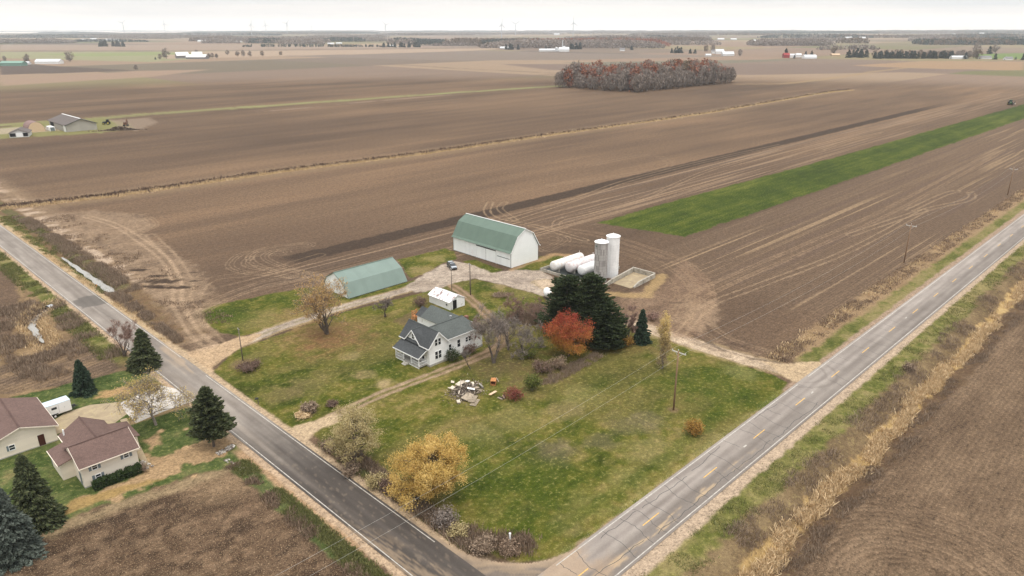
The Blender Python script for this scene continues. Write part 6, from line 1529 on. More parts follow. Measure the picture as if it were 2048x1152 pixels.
cb = loft([sec(-2.12, .78, .98, 1.02), sec(-1.75, .78, .98, 1.52, .62), sec(-.2, .8, .99, 1.6, .64), sec(.55, .8, .99, 1.52, .6), sec(1.35, .78, .95, 1.0, .7)], 'cabin', GLASS, t)
MB().slab([(-1.72, -.62, 1.56), (.5, -.6, 1.56), (.5, .6, 1.56), (-1.72, .62, 1.56)], .04).build('roof', CARTOP, cb); MB().slab([(1.3, -.75, .985), (2.1, -.72, .84), (2.1, .72, .84), (1.3, .75, .985)], .02).build('bonnet', CARTOP, t)
for xx in (-1.4, 1.45):
    for s_ in (-1, 1):
        wh = MB().lathe([(.28, -.1), (.33, -.07), (.33, .07), (.28, .1)], (xx, s_ * .82, .33), 18, 'y').build('wheel', RUBBER, t); MB().lathe([(.19, -.11), (.19, .11)], (xx, s_ * .83, .33), 12, 'y').build('rim', GALV, wh)
for s_ in (-1, 1): MB().box(2.16, 2.27, s_ * .62 - .14, s_ * .62 + .14, .62, .76).build('headlight', INSUL, t); MB().box(-2.3, -2.2, s_ * .7 - .1, s_ * .7 + .1, .72, .95).build('tail_light', RUST, t); MB().box(.85, 1.0, s_ * .98 - .1, s_ * .98 + .1, 1.0, 1.14).build('mirror', PAINT, t)
MB().box(2.24, 2.335, -.45, .45, .42, .6).build('grille', BLACK, t)

# ================================================================ FIELD MACHINES
def tyre(parent, x, y, R, w, mat=RUBBER):
    wh = MB().lathe([(R * .8, -w / 2), (R, -w * .4), (R, w * .4), (R * .8, w / 2)], (x, y, R), 20, 'y').build('wheel', mat, parent); MB().lathe([(R * .5, -w * .52), (R * .5, w * .52)], (x, y, R), 14, 'y').build('rim', RIMY, wh)
RIMY = mat_plain('yellow_rim', (.55, .42, .08), .5); GRN = mat_plain('tractor_green_paint', (.045, .11, .03), .4, .1)
def tractor(loc, rz, label, paint, k=1.0):
    t = thing('tractor', label, 'tractor', loc, rz); t.scale = (k, k, k)
    MB().prism([(-.6, .9), (2.3, 1.0), (2.4, 1.75), (.2, 2.0), (-.6, 1.9)], 'y', -.45, .45).build('bonnet', paint, t)
    c_ = MB().prism([(-1.5, 1.3), (.2, 1.3), (.0, 3.0), (-1.4, 3.0)], 'y', -.8, .8).build('cab', GLASS, t); MB().box(-1.6, .15, -.9, .9, 3.0, 3.15).build('roof', paint, c_); MB().lathe([(.06, 1.8), (.06, 3.0)], (1.3, .3, 0), 8).build('exhaust', MACH, t)
    MB().box(-1.6, 1.8, -.5, .5, .7, 1.1).build('chassis', MACH, t)
    for s_ in (-1, 1): tyre(t, -1.0, s_ * 1.1, .95, .55); tyre(t, 1.7, s_ * 1.0, .65, .4)
    return t
tx, ty = P(2020, 210); tractor((tx, ty, 0), math.radians(200), 'green tractor working on the far field beyond the crop strip', GRN, 1.35)
t = thing('tillage_implement', 'wide folded tillage implement hitched behind the far green tractor', 'implement', (tx + 8.5, ty + 1.2, 0), math.radians(12))
MB().box(-3, 3, -2.4, 2.4, .9, 1.15).build('frame', MACH, t)
for s_ in (-1, 1):
    m = MB()
    for k in range(6): m.lathe([(.38, -.03), (.38, .03)], (-2.5 + k, s_ * 2.2, 1.6), 12, 'y')
    m.box(-3, 3, s_ * 2.5 - .1, s_ * 2.5 + .1, 1.2, 3.2); m.build('wing', MACH, t)
for xx in (-1.5, 1.5):
    for s_ in (-1, 1): tyre(t, xx, s_ * 1.4, .45, .3)
MB().bar((-3, 0, 1.0), (-6, 0, .9), .2).build('drawbar', GRN, t); MB().box(-2.2, 1.8, -3.4, -2.6, .3, .9).build('roller', PALE, t)

# ================================================================ FAR LEFT FARM LOT
GRYB = mat_ribbed('beige_grey_steel', (.40, .375, .33), 'X', .5, .3, .6, .03); BRR = mat_ribbed('brown_grey_roof', (.115, .095, .085), 'Y', .6, .2, .7, .05); TANQ = mat_plain('tan_end_wall', (.62, .46, .30), .8, .05); QR = mat_ribbed('dull_red_arch_roof', (.22, .14, .125), 'Y', .6, .3, .7, .06)
t = thing('pole_barn', 'large beige pole barn with brown grey roof and white ridge, far across the left field', 'barn', (128, 533, 0))
MB().prism([(0, 0), (0, 4.4), (9, 7.5), (18, 4.4), (18, 0)], 'y', 0, 40).build('wall', GRYB, t)
r = MB(); r.slab([(-.8, -.6, 4.25), (9, -.6, 7.8), (9, 40.6, 7.8), (-.8, 40.6, 4.25)], .25); r.slab([(9.01, -.6, 7.8), (18.8, -.6, 4.25), (18.8, 40.6, 4.25), (9.01, 40.6, 7.8)], .25); ro = r.build('roof', BRR, t); MB().box(8.6, 9.4, 0, 40, 7.8, 7.95).build('ridge_cap', TRIM, ro)
m = MB(); m.bar((-.8, -.65, 4.1), (9, -.65, 7.6), .12, .35); m.bar((9, -.65, 7.6), (18.8, -.65, 4.1), .12, .35); m.build('rake_trim', DARKT, ro)
MB().box(-.15, -.02, 1.0, 6, 0, 3.7).build('door', TRIM, t); MB().box(-.15, -.02, 9, 24, .2, 3.4).build('sliding_door', GRYB, t); MB().box(-.15, -.02, 28, 36, 0, 3.8).build('open_bay', BLACK, t)
def arc(R, Hh, n=14): return [(R * math.cos(math.pi * i / n), Hh * math.sin(math.pi * i / n) ** .8) for i in range(n + 1)]
t = thing('quonset_hut', 'tan arched quonset shed with dull red roof left of the beige pole barn', 'shed', (115, 549, 0))
MB().prism(arc(4.6, 6.0), 'y', 0, 14).build('wall', TANQ, t)
r = MB(); a_ = arc(4.75, 6.15)
for (xa, za), (xb, zb) in zip(a_[:-1], a_[1:]): r.slab([(xa, .2, za), (xb, .2, zb), (xb, 14.2, zb), (xa, 14.2, za)], .1)
r.build('roof', QR, t)
t = thing('open_shed', 'small white shed with grey roof and dark open bays by the tan arched shed', 'shed', (96, 530, 0), math.radians(-20))
MB().prism([(0, 0), (0, 2.7), (5, 4.6), (10, 2.7), (10, 0)], 'y', 0, 13).build('wall', mat_plain('dull_white_board', (.6, .59, .57), .8, .1), t)
r = MB(); r.slab([(-.6, -.5, 2.55), (5, -.5, 4.85), (5, 13.5, 4.85), (-.6, 13.5, 2.55)], .15); r.slab([(5.01, -.5, 4.85), (10.6, -.5, 2.55), (10.6, 13.5, 2.55), (5.01, 13.5, 4.85)], .15); r.build('roof', BRR, t)
MB().box(.3, 3.3, -.1, -.02, .5, 2.5).build('open_bay', BLACK, t); MB().box(3.6, 7.0, -.12, -.02, .1, 2.7).build('door', TRIM, t); MB().box(7.2, 9.7, -.1, -.02, .5, 2.5).build('open_bay', BLACK, t)
t = thing('storage_container', 'white storage box between the tan arched shed and the beige pole barn', 'container', (121.5, 545, 0)); MB().box(0, 3, 0, 9, .1, 2.7).build('body', TRIM, t, bevel=.05); MB().box(.3, 2.7, -.06, -.01, .3, 2.5).build('door', GREYW, t)
tractor((*P(214, 249), 0), math.radians(150), 'dark loader tractor parked right of the beige pole barn', MACH, 1.1)
gq = np.random.default_rng(12); xy = gq.normal(0, 1, (900, 2)); hts = np.maximum(0, 2.6 * np.exp(-(xy ** 2).sum(1) / 1.4) * gq.uniform(.4, 1, 900))
V, F = leaf_quads(np.stack([xy[:, 0] * 4.2 + xy[:, 1] * -3.2, xy[:, 0] * -2 + xy[:, 1] * 2.0, hts], 1), .9, gq, 1.6, .8); o = np_mesh('debris_heap', V, F, mat_tint('brown_heap', [(.12, .09, .07), (.22, .17, .13), (.33, .27, .21)], .95), tint=gq.uniform(0, 1, 900), loc=(*P(240, 261), 0)); tag(o, 'long brown heap of brush and soil at the field edge', 'debris', kind='stuff')
t = thing('excavator', 'rust brown digger standing behind the long brown heap', 'digger', (*P(252, 252), 0), 1.0); MB().box(-1.4, 1.2, -1.1, 1.1, 1.0, 2.6).build('body', RUST, t); MB().box(-1.8, 1.8, -1.4, -.8, 0, 1.0).build('track', MACH, t); MB().box(-1.8, 1.8, .8, 1.4, 0, 1.0).build('track', MACH, t)
m = MB(); m.bar((1, 0, 2), (3.6, 0, 4.2), .5); m.bar((3.6, 0, 4.2), (5.2, 0, 1.6), .4); m.build('boom', RUST, t)
# ================================================================ FAR LAND
WB = mat_plain('far_white_siding', (.74, .74, .73), .7, .05, .2); WBR = mat_plain('far_pale_roof', (.62, .63, .64), .7, .06, .2); REDB = mat_plain('far_red_barn', (.30, .035, .035), .8, .1, .3); GRR = mat_plain('far_grey_roof', (.20, .19, .19), .8, .1, .3); GRNR = mat_plain('far_green_roof', (.18, .30, .24), .7, .05, .2); TANB = mat_plain('far_tan_siding', (.55, .40, .26), .8, .05, .2); GRYW2 = mat_plain('far_dull_white', (.58, .58, .57), .8, .05, .2); STEEL = mat_plain('far_grain_bin_steel', (.62, .64, .65), .5, .05, .2)
def far_house(u, v, Lx, Ly, e, rg, label, wall=None, roof=None, rz=0.0, name='farm_building', cat='building', arch=False):
    x, y = P(u, v); t = thing(name, label, cat, (x, y, 0), rz)
    if arch: MB().prism(arc(Ly / 2, rg), 'x', 0, Lx).build('wall', wall or WB, t); r = MB(); a_ = arc(Ly / 2 + .2, rg + .2); [r.slab([(.3, ya, za), (Lx - .3, ya, za), (Lx - .3, yb, zb), (.3, yb, zb)], .1) for (ya, za), (yb, zb) in zip(a_[:-1], a_[1:])]; r.build('roof', roof or WBR, t); return t
    MB().prism([(0, 0), (0, e), (Ly / 2, rg), (Ly, e), (Ly, 0)], 'x', 0, Lx).build('wall', wall or WB, t)
    r = MB(); r.slab([(-.5, -.5, e - .1), (Lx + .5, -.5, e - .1), (Lx + .5, Ly / 2, rg + .3), (-.5, Ly / 2, rg + .3)], .2); r.slab([(-.5, Ly / 2 + .01, rg + .3), (Lx + .5, Ly / 2 + .01, rg + .3), (Lx + .5, Ly + .5, e - .1), (-.5, Ly + .5, e - .1)], .2); r.build('roof', roof or WBR, t)
    MB().box(-.12, -.02, Ly * .35, Ly * .65, .1, e * .8).build('door', GRR, t); return t
def bin_(u, v, R, h, label):
    t = thing('grain_bin', label, 'grain bin', (*P(u, v), 0)); MB().lathe([(R, 0), (R, h)], (0, 0, 0), 20).build('shell', STEEL, t); MB().lathe([(R * 1.05, h), (R * .2, h + R * .55), (.2, h + R * .6)], (0, 0, 0), 20).build('roof', WBR, t)
Q45 = math.radians(-45)
far_house(0, 132, 40, 16, 5, 8, 'long low green roofed shed at the far left edge', GRNR, GRNR, Q45)
far_house(70, 128, 46, 16, 4.5, 8.5, 'long white shed with pale roof right of the low green shed', rz=Q45)
far_house(42, 129, 14, 9, 3, 5, 'small white house among trees between the green and white sheds', rz=Q45)
far_house(354, 117, 26, 16, 6, 13, 'left wing of the white roofed barns in the far field', rz=math.radians(-10), wall=GRR, roof=WB)
far_house(372, 118, 44, 18, 4, 9, 'long white roofed barn in the middle of the far farm', rz=math.radians(-50), wall=GRR, roof=WB)
far_house(384, 115, 22, 16, 5, 12, 'right gable of the white roofed barns in the far field', rz=math.radians(-30), wall=WB, roof=WB)
far_house(1079, 103, 60, 16, 4, 7, 'long low white shed before the distant wood', rz=math.radians(-40))
far_house(1118, 103.5, 28, 18, 6, 12, 'white barn with tall gable in front of the distant wood', rz=Q45)
far_house(1240, 102, 14, 10, 4, 8, 'small grey farmhouse right of the tall gabled white barn', roof=GRR, rz=Q45)
bin_(1113, 103, 4.5, 9, 'steel grain bin left of the tall gabled white barn'); bin_(1128, 102.5, 4, 12, 'taller steel grain bin behind the white barn')
t = thing('grain_elevator', 'thin grain elevator tower over the distant white barn', 'elevator', (*P(1125, 102.5), 0)); MB().box(-.8, .8, -.8, .8, 0, 30).build('leg_tower', STEEL, t); MB().bar((0, 0, 29), (8, 8, 14), .5).build('spout', STEEL, t)
far_house(1568, 116, 12, 12, 6, 10, 'small red barn beside dark evergreens far on the right', REDB, REDB, Q45, 'red_barn', 'barn')
far_house(1578, 115.5, 12, 8, 5, 8, 'white farmhouse right of the small red barn', rz=Q45); far_house(1592, 114.5, 12, 9, 5, 8, 'second white house right of the red barn', rz=Q45)
far_house(1606, 117, 26, 16, 3, 7.5, 'white rounded hoop shed right of the red barn', rz=Q45, arch=True)
far_house(1432, 108, 20, 14, 6, 11, 'large white barn of the farm above the brown wood', rz=Q45); far_house(1446, 111.5, 26, 16, 4, 9, 'white shed in front of the large white barn', rz=Q45); far_house(1412, 112.5, 12, 9, 3, 5, 'low white shed left of the large white barn', rz=Q45); far_house(1424, 107, 12, 10, 5, 9, 'white house behind the large white barn', roof=GRR, rz=Q45)
far_house(1664, 112.5, 18, 10, 3, 5.5, 'tan shed left of the dark evergreen belt', TANB, TANB, Q45)
far_house(1905, 118, 30, 12, 3.5, 6, 'pale shed at the right end of the evergreen belt', rz=Q45); far_house(1962, 118, 22, 10, 3, 6, 'grey roofed house with white walls at the far right', roof=GRR, rz=Q45); far_house(2012, 120, 14, 9, 3, 6, 'small white house near the right picture edge', roof=GRR, rz=Q45)
far_house(395, 84, 40, 18, 5, 9, 'white shed at the left end of the long dark wood', rz=Q45)
for i, (u, v, L_) in enumerate(((45, 72, 40), (180, 80, 70), (160, 81, 50), (210, 81, 60), (225, 81.5, 60), (440, 84, 60), (470, 85, 50), (620, 85, 60), (655, 89, 34), (672, 88, 26), (778, 94, 30), (870, 82, 60), (915, 81, 40), (1000, 98, 36), (1108, 70, 120), (820, 69, 200), (1380, 76, 60), (1436, 80, 60), (1462, 80, 50), (1508, 83, 50), (1692, 77, 70), (1720, 77, 60), (1960, 68, 90), (1905, 70, 70), (1610, 66, 200), (130, 69, 60))):
    L_ = 16 + L_ * .28; far_house(u, v, L_, L_ * .5, L_ * .12, L_ * .26, 'tiny pale farm building on the hazy horizon land', GRYW2, WBR, rz=Q45).__setitem__('group', 'tiny farm buildings on the horizon land')
# ---- far trees
def blob_tree_mesh(h, r, n, size, seed, z0=.15, asp=1.3):
    g = np.random.default_rng(seed); k = 26; cs = []
    for i in range(k): u = unit(g.normal(0, 1, 3)) * g.uniform(.4, 1) ** .4; cs.append((u[0] * r, u[1] * r, h * (.5 + z0 / 2) + u[2] * h * (.5 - z0 / 2)))
    cs = np.array(cs); i = g.integers(0, k, n); pts = cs[i] + g.normal(0, 1, (n, 3)) * r * .2; pts[:, 2] = np.clip(pts[:, 2], .3, h * 1.03)
    V, F = leaf_quads(pts, size, g, asp, dirs=(np.tile(np.array((0, 0, 1.0)), (n, 1)) if asp > 2 else None), jit=.45); seg = [(np.array((0, 0, 0.)), np.array((0, 0, h * .6)), .22, .1, 0)] + [(np.array((0, 0, h * .25)), c_, .08, .02, 0) for c_ in cs]
    V2, F2 = seg_mesh(seg, 4, .04); return V, F, np.clip(g.uniform(0, 1, n), 0, 1), V2, F2
W_GREY = mat_tint('bare_wood_crowns', [(.155, .125, .105), (.255, .21, .178), (.37, .31, .265)], .95); W_RUST = mat_tint('rust_oak_crowns', [(.13, .05, .032), (.27, .095, .055), (.36, .17, .10)], .95); W_DARK = mat_tint('far_evergreen_crowns', [(.02, .03, .026), (.036, .052, .042), (.06, .08, .06)], .95); W_TAN = mat_tint('tan_autumn_crowns', [(.10, .075, .05), (.17, .12, .08), (.24, .18, .12)], .95)
FT = {}
def far_tree(loc, kind, h, label, group=None, sd=0, rscale=1.0):
    key = (kind, sd)
    if key not in FT:
        mt = {'grey': W_GREY, 'rust': W_RUST, 'dark': W_DARK, 'tan': W_TAN}[kind]
        if kind == 'dark':
            t = conifer((0, 0, 0), 10, 3.4, label, 300 + sd, W_DARK, 'evergreen_tree', .1, 110, 10, 1.15, .2, .6, asp=2.0, ntop=12)
        else:
            V, F, tn, V2, F2 = blob_tree_mesh(10, 3.0, 900 if kind != 'rust' else 700, .24 if kind == 'grey' else .45, 200 + sd * 7 + len(kind), .10, 5.0 if kind == 'grey' else 1.4)
            t = thing('far_tree', label, 'tree'); np_mesh('crown', V, F, mt, t, tint=tn); np_mesh('trunk', V2, F2, BARK, t)
        FT[key] = t
    else: t = copy_tree(FT[key])
    t['label'] = label
    if group: t['group'] = group
    elif 'group' in t: del t['group']
    t.location = loc; s_ = h / 10.0; t.scale = (s_ * rscale, s_ * rscale, s_); t.rotation_euler = (0, 0, random.uniform(0, 6.28)); return t
# woodlot in the middle field: front two sides and the tops are what one sees
cor = [P(1115, 172), P(1272, 187), P(1488, 165)]
g = np.random.default_rng(77); x0, x1 = 617, 826; y0, y1 = 438, 556; k = 0
slots = []
for i in range(19):
    for j in range(12):
        xx = x0 + (i + .5) * (x1 - x0) / 19 + g.normal(0, 2.2); yy = y0 + (j + .5) * (y1 - y0) / 12 + g.normal(0, 2.2)
        if i > 8 and j > 7: continue                       # behind the crowns in front
        slots.append((xx, yy, i, j))
for xx, yy, i, j in slots:
    edge_ = min(i, j)
    rust = g.random() < ((0.04 if edge_ < 1 else .5 if edge_ > 1 else .25) + (.25 if i > 12 else 0) * (edge_ > 0))
    h_ = g.uniform(16, 27) * (.85 if edge_ == 0 else 1)
    if edge_ > 0 and not rust and i > 6 and g.random() < .3:
        far_tree((xx, yy, 0), 'tan', h_, 'tan leaved tree among the bare trees of the field wood', 'tan trees of the field wood', int(g.integers(0, 4)), g.uniform(.8, 1.05)); continue
    far_tree((xx, yy, 0), 'rust' if rust else 'grey', h_, 'rust red oak among the trees of the wood in the ploughed field' if rust else 'bare grey tree of the wood standing in the ploughed field', 'rust red oaks of the field wood' if rust else 'bare trees of the field wood', int(g.integers(0, 4)), g.uniform(.75, 1.05))
# scattered single trees near the far farms
for u, v, kind, h_, lab in ((55, 126, 'grey', 13, 'bare tree between the green shed and the white shed'), (10, 122, 'grey', 8, 'bushy bare tree behind the low green shed'), (141, 123, 'grey', 15, 'lone bare tree right of the long white shed'), (333, 118, 'grey', 17, 'taller lone bare tree left of the white roofed barns'), (320, 119, 'grey', 9, 'low bushy tree left of the taller lone tree'), (311, 119, 'dark', 5, 'small dark evergreen left of the white roofed barns'), (395, 112, 'grey', 11, 'bare tree behind the white roofed barns'), (455, 110, 'grey', 9, 'slim bare tree right of the white roofed barns'), (476, 113, 'grey', 10, 'left one of two rounded bare trees in the far field'), (487, 113, 'grey', 11, 'right one of two rounded bare trees in the far field'), (500, 113, 'grey', 10, 'bare tree just right of the two rounded trees'), (525, 112, 'tan', 9, 'tan tree alone in the stubble field'), (562, 111, 'tan', 8, 'round tan tree farther right in the stubble field'), (272, 140, 'grey', 6, 'small scrubby tree on the dark field corner'),
        (1571, 113, 'dark', 16, 'tall dark evergreen directly behind the red barn'), (1611, 112, 'dark', 10, 'dark evergreen behind the hoop shed'), (1623, 113, 'dark', 12, 'rounded dark evergreen right of the hoop shed'), (1588, 117, 'dark', 7, 'small dark evergreen before the white houses'), (1611, 116.5, 'dark', 6, 'small dark evergreen right of the white houses'), (1380, 107, 'dark', 11, 'left one of two dark evergreens left of the large white barn'), (1390, 107, 'dark', 10, 'right one of two dark evergreens left of the large white barn'), (1479, 112, 'grey', 12, 'bare tree right of the white shed'), (1412, 104, 'tan', 14, 'tan tree behind the low white shed'), (1425, 103, 'grey', 15, 'bare tree behind the large white barn'),
        (1930, 118, 'dark', 13, 'dark evergreen beside the pale shed'), (1955, 118, 'tan', 17, 'broad tan tree at the right end of the evergreen belt'), (1978, 108, 'dark', 17, 'broad dark tree on the rise at the far right'), (1990, 107, 'grey', 17, 'bare tree beside the broad dark tree at the far right'), (1990, 119, 'dark', 11, 'cone shaped evergreen between the far right houses'), (2031, 119, 'dark', 5, 'small round evergreen near the right picture edge'), (2046, 120, 'dark', 12, 'evergreen cut by the right picture edge'), (1950, 109, 'grey', 20, 'tall bare tree behind the broad tan tree'), (1668, 108, 'tan', 15, 'pinkish tan tree above the tan shed'),
        (1263, 100, 'dark', 12, 'dark evergreen right of the small grey farmhouse'), (1098, 96, 'dark', 13, 'dark evergreen behind the long low white shed'), (1092, 97, 'dark', 12, 'second dark evergreen behind the long low white shed'), (1010, 96, 'grey', 16, 'bare tree at the left farm of the distant wood'), (960, 96, 'tan', 18, 'broad tan tree at the left end of the distant wood'), (975, 96.5, 'tan', 17, 'second broad tan tree at the left end of the distant wood')):
    far_tree((*P(u, v), 0), kind, h_ * (1.3 if kind != 'dark' else 1.05), lab, None, int(random.random() * 4), random.uniform(.95, 1.3))
# evergreen belts, tree by tree
def belt(u0, u1, v, kind, n, h0, h1, label, group, jit=5):
    for i in range(n):
        u = u0 + (u1 - u0) * (i + .5) / n; x, y = P(u, v + random.uniform(-.4, .4)); far_tree((x + random.uniform(-jit, jit), y + random.uniform(-jit, jit), 0), kind, random.uniform(h0, h1), label, group, int(random.random() * 4), random.uniform(1.0, 1.35))
belt(1700, 1732, 115, 'dark', 8, 14, 19, 'dark evergreen of the short belt left of the long belt', 'evergreens of the short belt')
belt(1745, 1905, 117, 'dark', 34, 12, 16, 'dark evergreen in the long belt along the distant road', 'evergreens of the long belt')
belt(1740, 1905, 115.5, 'tan', 14, 14, 17, 'tan tree top showing behind the long evergreen belt', 'tan trees behind the long belt')
belt(1905, 1955, 116.5, 'grey', 8, 14, 17, 'bare tree at the right end of the evergreen belt', 'bare trees at the end of the belt')
belt(196, 218, 93, 'dark', 5, 17, 22, 'dark evergreen in the left clump of the pair beyond the stubble', 'evergreens of the left clump'); belt(226, 250, 93, 'dark', 6, 17, 22, 'dark evergreen in the right clump of the pair beyond the stubble', 'evergreens of the right clump')
belt(402, 440, 116, 'grey', 8, 7, 11, 'low bare tree in the row right of the white roofed barns', 'row right of the white roofed barns')
belt(762, 840, 94.5, 'dark', 14, 13, 19, 'dark tree in the windbreak row of the mid distance', 'windbreak row trees')
belt(1010, 1035, 99, 'dark', 5, 14, 18, 'dark evergreen at the left farm of the distant wood', 'evergreens of the left farm'); belt(1136, 1160, 98.5, 'dark', 5, 15, 20, 'dark evergreen right of the tall gabled white barn', 'evergreens by the gabled barn')
belt(1344, 1366, 106, 'dark', 5, 12, 17, 'dark evergreen in the clump above the woodlot', 'evergreens above the woodlot')
# ---- distant woods: each reads as one mass
def far_wood(u0, u1, v0, depth, h0, h1, mat, seed, dens=1.0, name='distant_woods', size=3.2, vs=None):
    g = np.random.default_rng(seed); a, b = np.array(P(u0, v0)), np.array(P(u1, vs or v0)); d = b - a; L = np.hypot(*d); n = int(min(1400, L * depth / 110 * dens) + 20)
    t = g.uniform(0, 1, n); dn = np.array((-d[1], d[0])) / L
    if dn @ (a + b) < 0: dn = -dn
    base = a + d * t[:, None] + dn * (g.uniform(0, 1, n) * depth)[:, None]
    hh = (h0 + (h1 - h0) * fbm(t * L / 180, t * 0 + seed, 3, seed)) * g.uniform(.85, 1.12, n) * (1 - .55 * np.abs(2 * t - 1) ** 8)
    per = 16; i = np.repeat(np.arange(n), per); m = n * per
    rr = hh[i] * .30; u = g.normal(0, 1, (m, 3)); u /= np.linalg.norm(u, axis=1, keepdims=True)
    pts = np.stack([base[i, 0] + u[:, 0] * rr, base[i, 1] + u[:, 1] * rr, hh[i] * .52 + u[:, 2] * hh[i] * .46], 1)
    V, F = leaf_quads(pts, size, g, 1.3)
    V[:, 2] = np.maximum(V[:, 2], .1); o = np_mesh(name, V, F, mat, tint=np.clip(.5 * g.uniform(0, 1, n)[i] + .5 * g.uniform(0, 1, m), 0, 1)); return tag(o, kind='stuff')
far_wood(-60, 120, 87.5, 120, 19, 22, W_GREY, 1, 1.6); far_wood(410, 760, 83, 160, 20, 26, W_GREY, 2, 1.2); far_wood(640, 720, 84, 100, 20, 24, W_DARK, 3, .6)
far_wood(960, 1330, 97, 220, 21, 27, W_GREY, 4, 1.4); far_wood(1040, 1340, 93.5, 160, 24, 30, W_RUST, 5, .8); far_wood(955, 1040, 92, 60, 22, 26, W_DARK, 6); far_wood(1510, 1672, 92, 160, 20, 25, W_GREY, 7, 1.6)
far_wood(1320, 1445, 90, 60, 14, 20, W_GREY, 8); far_wood(1640, 1760, 100, 40, 10, 17, W_GREY, 9, 1.0); far_wood(1835, 1915, 82, 120, 22, 26, W_GREY, 10); far_wood(130, 290, 84, 60, 10, 16, W_DARK, 11, .7); far_wood(380, 420, 82.5, 60, 12, 20, W_DARK, 12)
far_wood(860, 960, 92, 40, 8, 15, W_GREY, 13, .8); far_wood(480, 760, 94, 24, 6, 13, W_DARK, 14, .7); far_wood(1560, 1700, 83, 80, 12, 20, W_GREY, 15); far_wood(1980, 2080, 84, 100, 18, 24, W_DARK, 16); far_wood(210, 330, 78, 200, 26, 32, W_GREY, 17)
gq = random.Random(4)
for i in range(95):
    v = gq.choice((61.5, 62.5, 63, 64, 65, 66.5, 68, 70, 72.5, 75, 78, 82, 86, 89)); u = gq.uniform(-120, 2100); w_ = gq.uniform(50, 340) * min(1, 14 / (v - 56)) + 20
    v -= (u - 1024) * .0026 * 0
    far_wood(u, u + w_, v + 1.0, gq.uniform(60, 260), 14, 26, gq.choice((W_GREY, W_GREY, W_DARK, W_TAN)), 100 + i, .5, size=4.2)
# ---- wind turbines
TW = mat_plain('turbine_white', (.42, .44, .47), .5, .02)
for i, (u, vh, vb, a0, lab) in enumerate(((249, 46, 68.5, 20, 'leftmost wind turbine, above the hazy left woods'), (331, 48, 67, 85, 'wind turbine second from the left on the horizon'), (504, 49.5, 72, 100, 'tallest looking wind turbine left of the middle'), (533, 49.6, 68.5, 85, 'slim wind turbine just right of the tallest one'), (575, 47, 68.5, 130, 'wind turbine third in the close left group'), (624, 53, 64, 75, 'smallest faint wind turbine right of the left group'), (772, 49.6, 70.5, 45, 'lone wind turbine with raised blades left of centre'), (1003, 49.6, 76, 95, 'nearest wind turbine of the central pair'), (1031, 48, 70.5, 150, 'right wind turbine of the central pair'), (1146, 46, 72, 90, 'wind turbine above the right end of the distant wood'))):
    x, y = P(u, vb); hh = height(u, vb, u, vh); R = hh * .50; t = thing('wind_turbine', lab, 'wind turbine', (x, y, 0), math.atan2(y, x) + math.radians(12 + 30 * ((i * 7) % 5 - 2) * .6))
    MB().lathe([(hh * .032, 0), (hh * .025, hh * .5), (hh * .019, hh)], (0, 0, 0), 12).build('tower', TW, t)
    MB().box(-hh * .05, hh * .06, -hh * .018, hh * .018, hh - hh * .015, hh + hh * .03).build('nacelle', TW, t)
    hb = MB().lathe([(hh * .004, -hh * .085), (hh * .02, -hh * .06), (hh * .02, -hh * .045)], (0, 0, hh * 1.008), 10, 'x').build('hub', TW, t)
    for k in range(3):
        a = math.radians(a0 + 120 * k); c_, s_ = math.cos(a), math.sin(a); xb = -hh * .055; m = MB()
        pr = [(0.02, .024), (.12, .052), (.4, .042), (.75, .028), (1.0, .012)]
        for (r0, w0), (r1, w1) in zip(pr[:-1], pr[1:]):
            q = [];
            for rr_, ww in ((r0, w0), (r1, w1)):
                for sg_ in (-1, 1): q.append((xb, c_ * rr_ * R - s_ * ww * R * sg_, hh * 1.008 + s_ * rr_ * R + c_ * ww * R * sg_))
            m.slab([q[0], q[1], q[3], q[2]], .35)
        m.build('blade', TW, t)
# ================================================================ LIGHT, AIR, CAMERA
w = bpy.data.worlds.new('World'); sc.world = w; w.use_nodes = True
nt = w.node_tree; nt.nodes.clear()
SUN_EL, SUN_AZ = math.radians(72), math.radians(212)
out = nt.nodes.new('ShaderNodeOutputWorld'); bg = nt.nodes.new('ShaderNodeBackground'); nt.links.new(bg.outputs[0], out.inputs[0])
bg.inputs[1].default_value = 0.1
sky = nd(nt, 'ShaderNodeTexSky', sky_type='NISHITA', sun_disc=False, sun_elevation=SUN_EL, sun_rotation=SUN_AZ)
tc = nt.nodes.new('ShaderNodeTexCoord'); v = tc.outputs['Generated']
sp = nd(nt, 'ShaderNodeSeparateXYZ'); nt.links.new(v, sp.inputs[0])
mp = nd(nt, 'ShaderNodeMapping'); mp.inputs['Scale'].default_value = (2.2, 2.2, 34.0); nt.links.new(v, mp.inputs[0])
cn = noise(nt, mp.outputs[0], 1.0, 4, 0.5)
rp = nd(nt, 'ShaderNodeValToRGB'); el = rp.color_ramp.elements
stops = [(0.0, (15.2, 13.4, 11.4)), (0.010, (14.0, 12.4, 10.7)), (0.019, (11.4, 10.5, 9.7)), (0.034, (8.1, 8.1, 8.0)), (0.2, (8.4, 8.45, 8.5)), (0.6, (13.2, 13.2, 13.3)), (1.0, (24.0, 23.8, 23.6))]
while len(el) < len(stops): el.new(0.5)
for e, (p_, c_) in zip(el, stops): e.position = p_; e.color = (c_[0] / 24, c_[1] / 24, c_[2] / 24, 1)
zz = mth(nt, 'ADD', sp.outputs[2], mth(nt, 'MULTIPLY', mth(nt, 'SUBTRACT', cn, 0.5), 0.048))
nt.links.new(zz, rp.inputs[0])
ov = mixc(nt, 1.0, rp.outputs[0], (24.0, 24.0, 24.0), 'MULTIPLY')
cl = mixc(nt, 0.92, sky.outputs[0], ov)
nt.links.new(cl, bg.inputs[0])

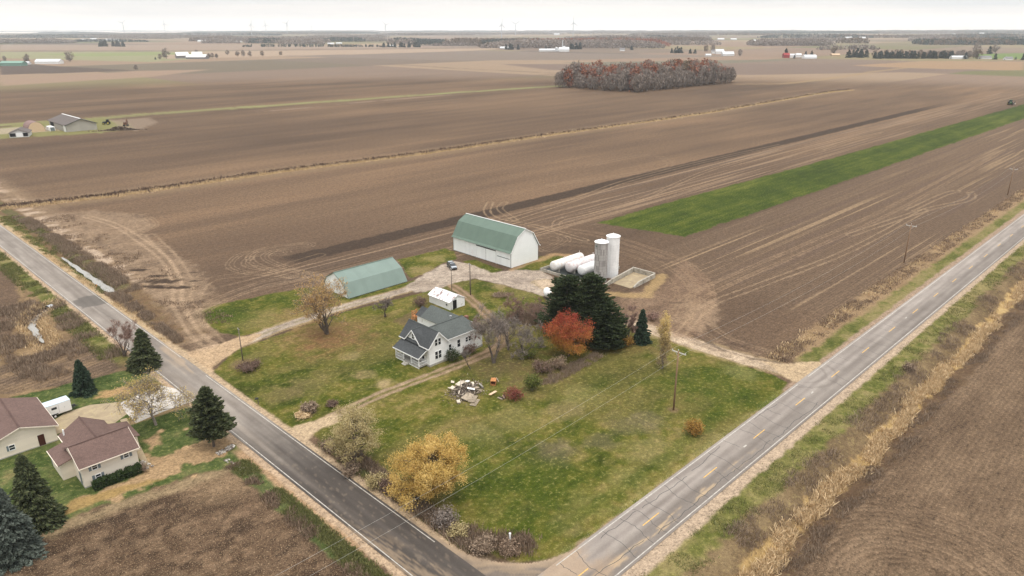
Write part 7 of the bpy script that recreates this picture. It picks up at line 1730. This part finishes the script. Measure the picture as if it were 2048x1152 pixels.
sl = bpy.data.lights.new('sun', 'SUN'); sl.energy = 1.5; sl.angle = math.radians(13); sl.color = (1.0, 0.95, 0.88)
so = bpy.data.objects.new('sun', sl); C.objects.link(so)
# light comes from azimuth SUN_AZ (sky node convention: clockwise from +Y)
dx, dy = math.sin(SUN_AZ), math.cos(SUN_AZ)
dirv = (-dx * math.cos(SUN_EL), -dy * math.cos(SUN_EL), -math.sin(SUN_EL))
from mathutils import Vector
so.rotation_euler = Vector(dirv).to_track_quat('-Z', 'Y').to_euler()
so.location = (-60, 20, 120)

# haze: one even box of air round camera, ground and everything on it
hz = MB().box(-400, 18500, -400, 18500, -3.0, 260.0)
hm = bpy.data.materials.new('haze_air'); hm.use_nodes = True
hn = hm.node_tree; hn.nodes.clear()
ho = hn.nodes.new('ShaderNodeOutputMaterial'); pv = hn.nodes.new('ShaderNodeVolumePrincipled')
pv.inputs['Color'].default_value = (0.86, 0.93, 1.0, 1); pv.inputs['Density'].default_value = HAZE; pv.inputs['Anisotropy'].default_value = 0.1
hn.links.new(pv.outputs[0], ho.inputs['Volume'])
ob = hz.build('haze', hm); tag(ob, kind='stuff')

cam = bpy.data.cameras.new('camera'); co = bpy.data.objects.new('camera', cam); C.objects.link(co)
cam.sensor_fit = 'HORIZONTAL'; cam.sensor_width = 36.0; cam.lens = 36.0 * FPX / 2048.0
cam.clip_start = 0.5; cam.clip_end = 40000
from mathutils import Matrix
fwdv = Vector((math.cos(PITCH) / R2, math.cos(PITCH) / R2, -math.sin(PITCH)))
right = Vector((1 / R2, -1 / R2, 0)); up = right.cross(fwdv)
cr, sr = math.cos(ROLL), math.sin(ROLL)
# photo pixel (x,y) was turned by ROLL into level axes: x' = x c - y s, y' = x s + y c
r2 = right * cr + (-up) * sr
u2 = up * cr + right * sr
M = Matrix((r2, u2, -fwdv)).transposed().to_4x4(); M.translation = Vector((0, 0, H))
co.matrix_world = M
sc.camera = co
sc.view_settings.view_transform = 'Standard'; sc.view_settings.look = 'None'; sc.view_settings.exposure = EXPO; sc.view_settings.gamma = 1.0
sc.render.engine = 'CYCLES'
sc.cycles.volume_bounces = 2
sc.cycles.max_bounces = 6
sc.cycles.use_denoising = True
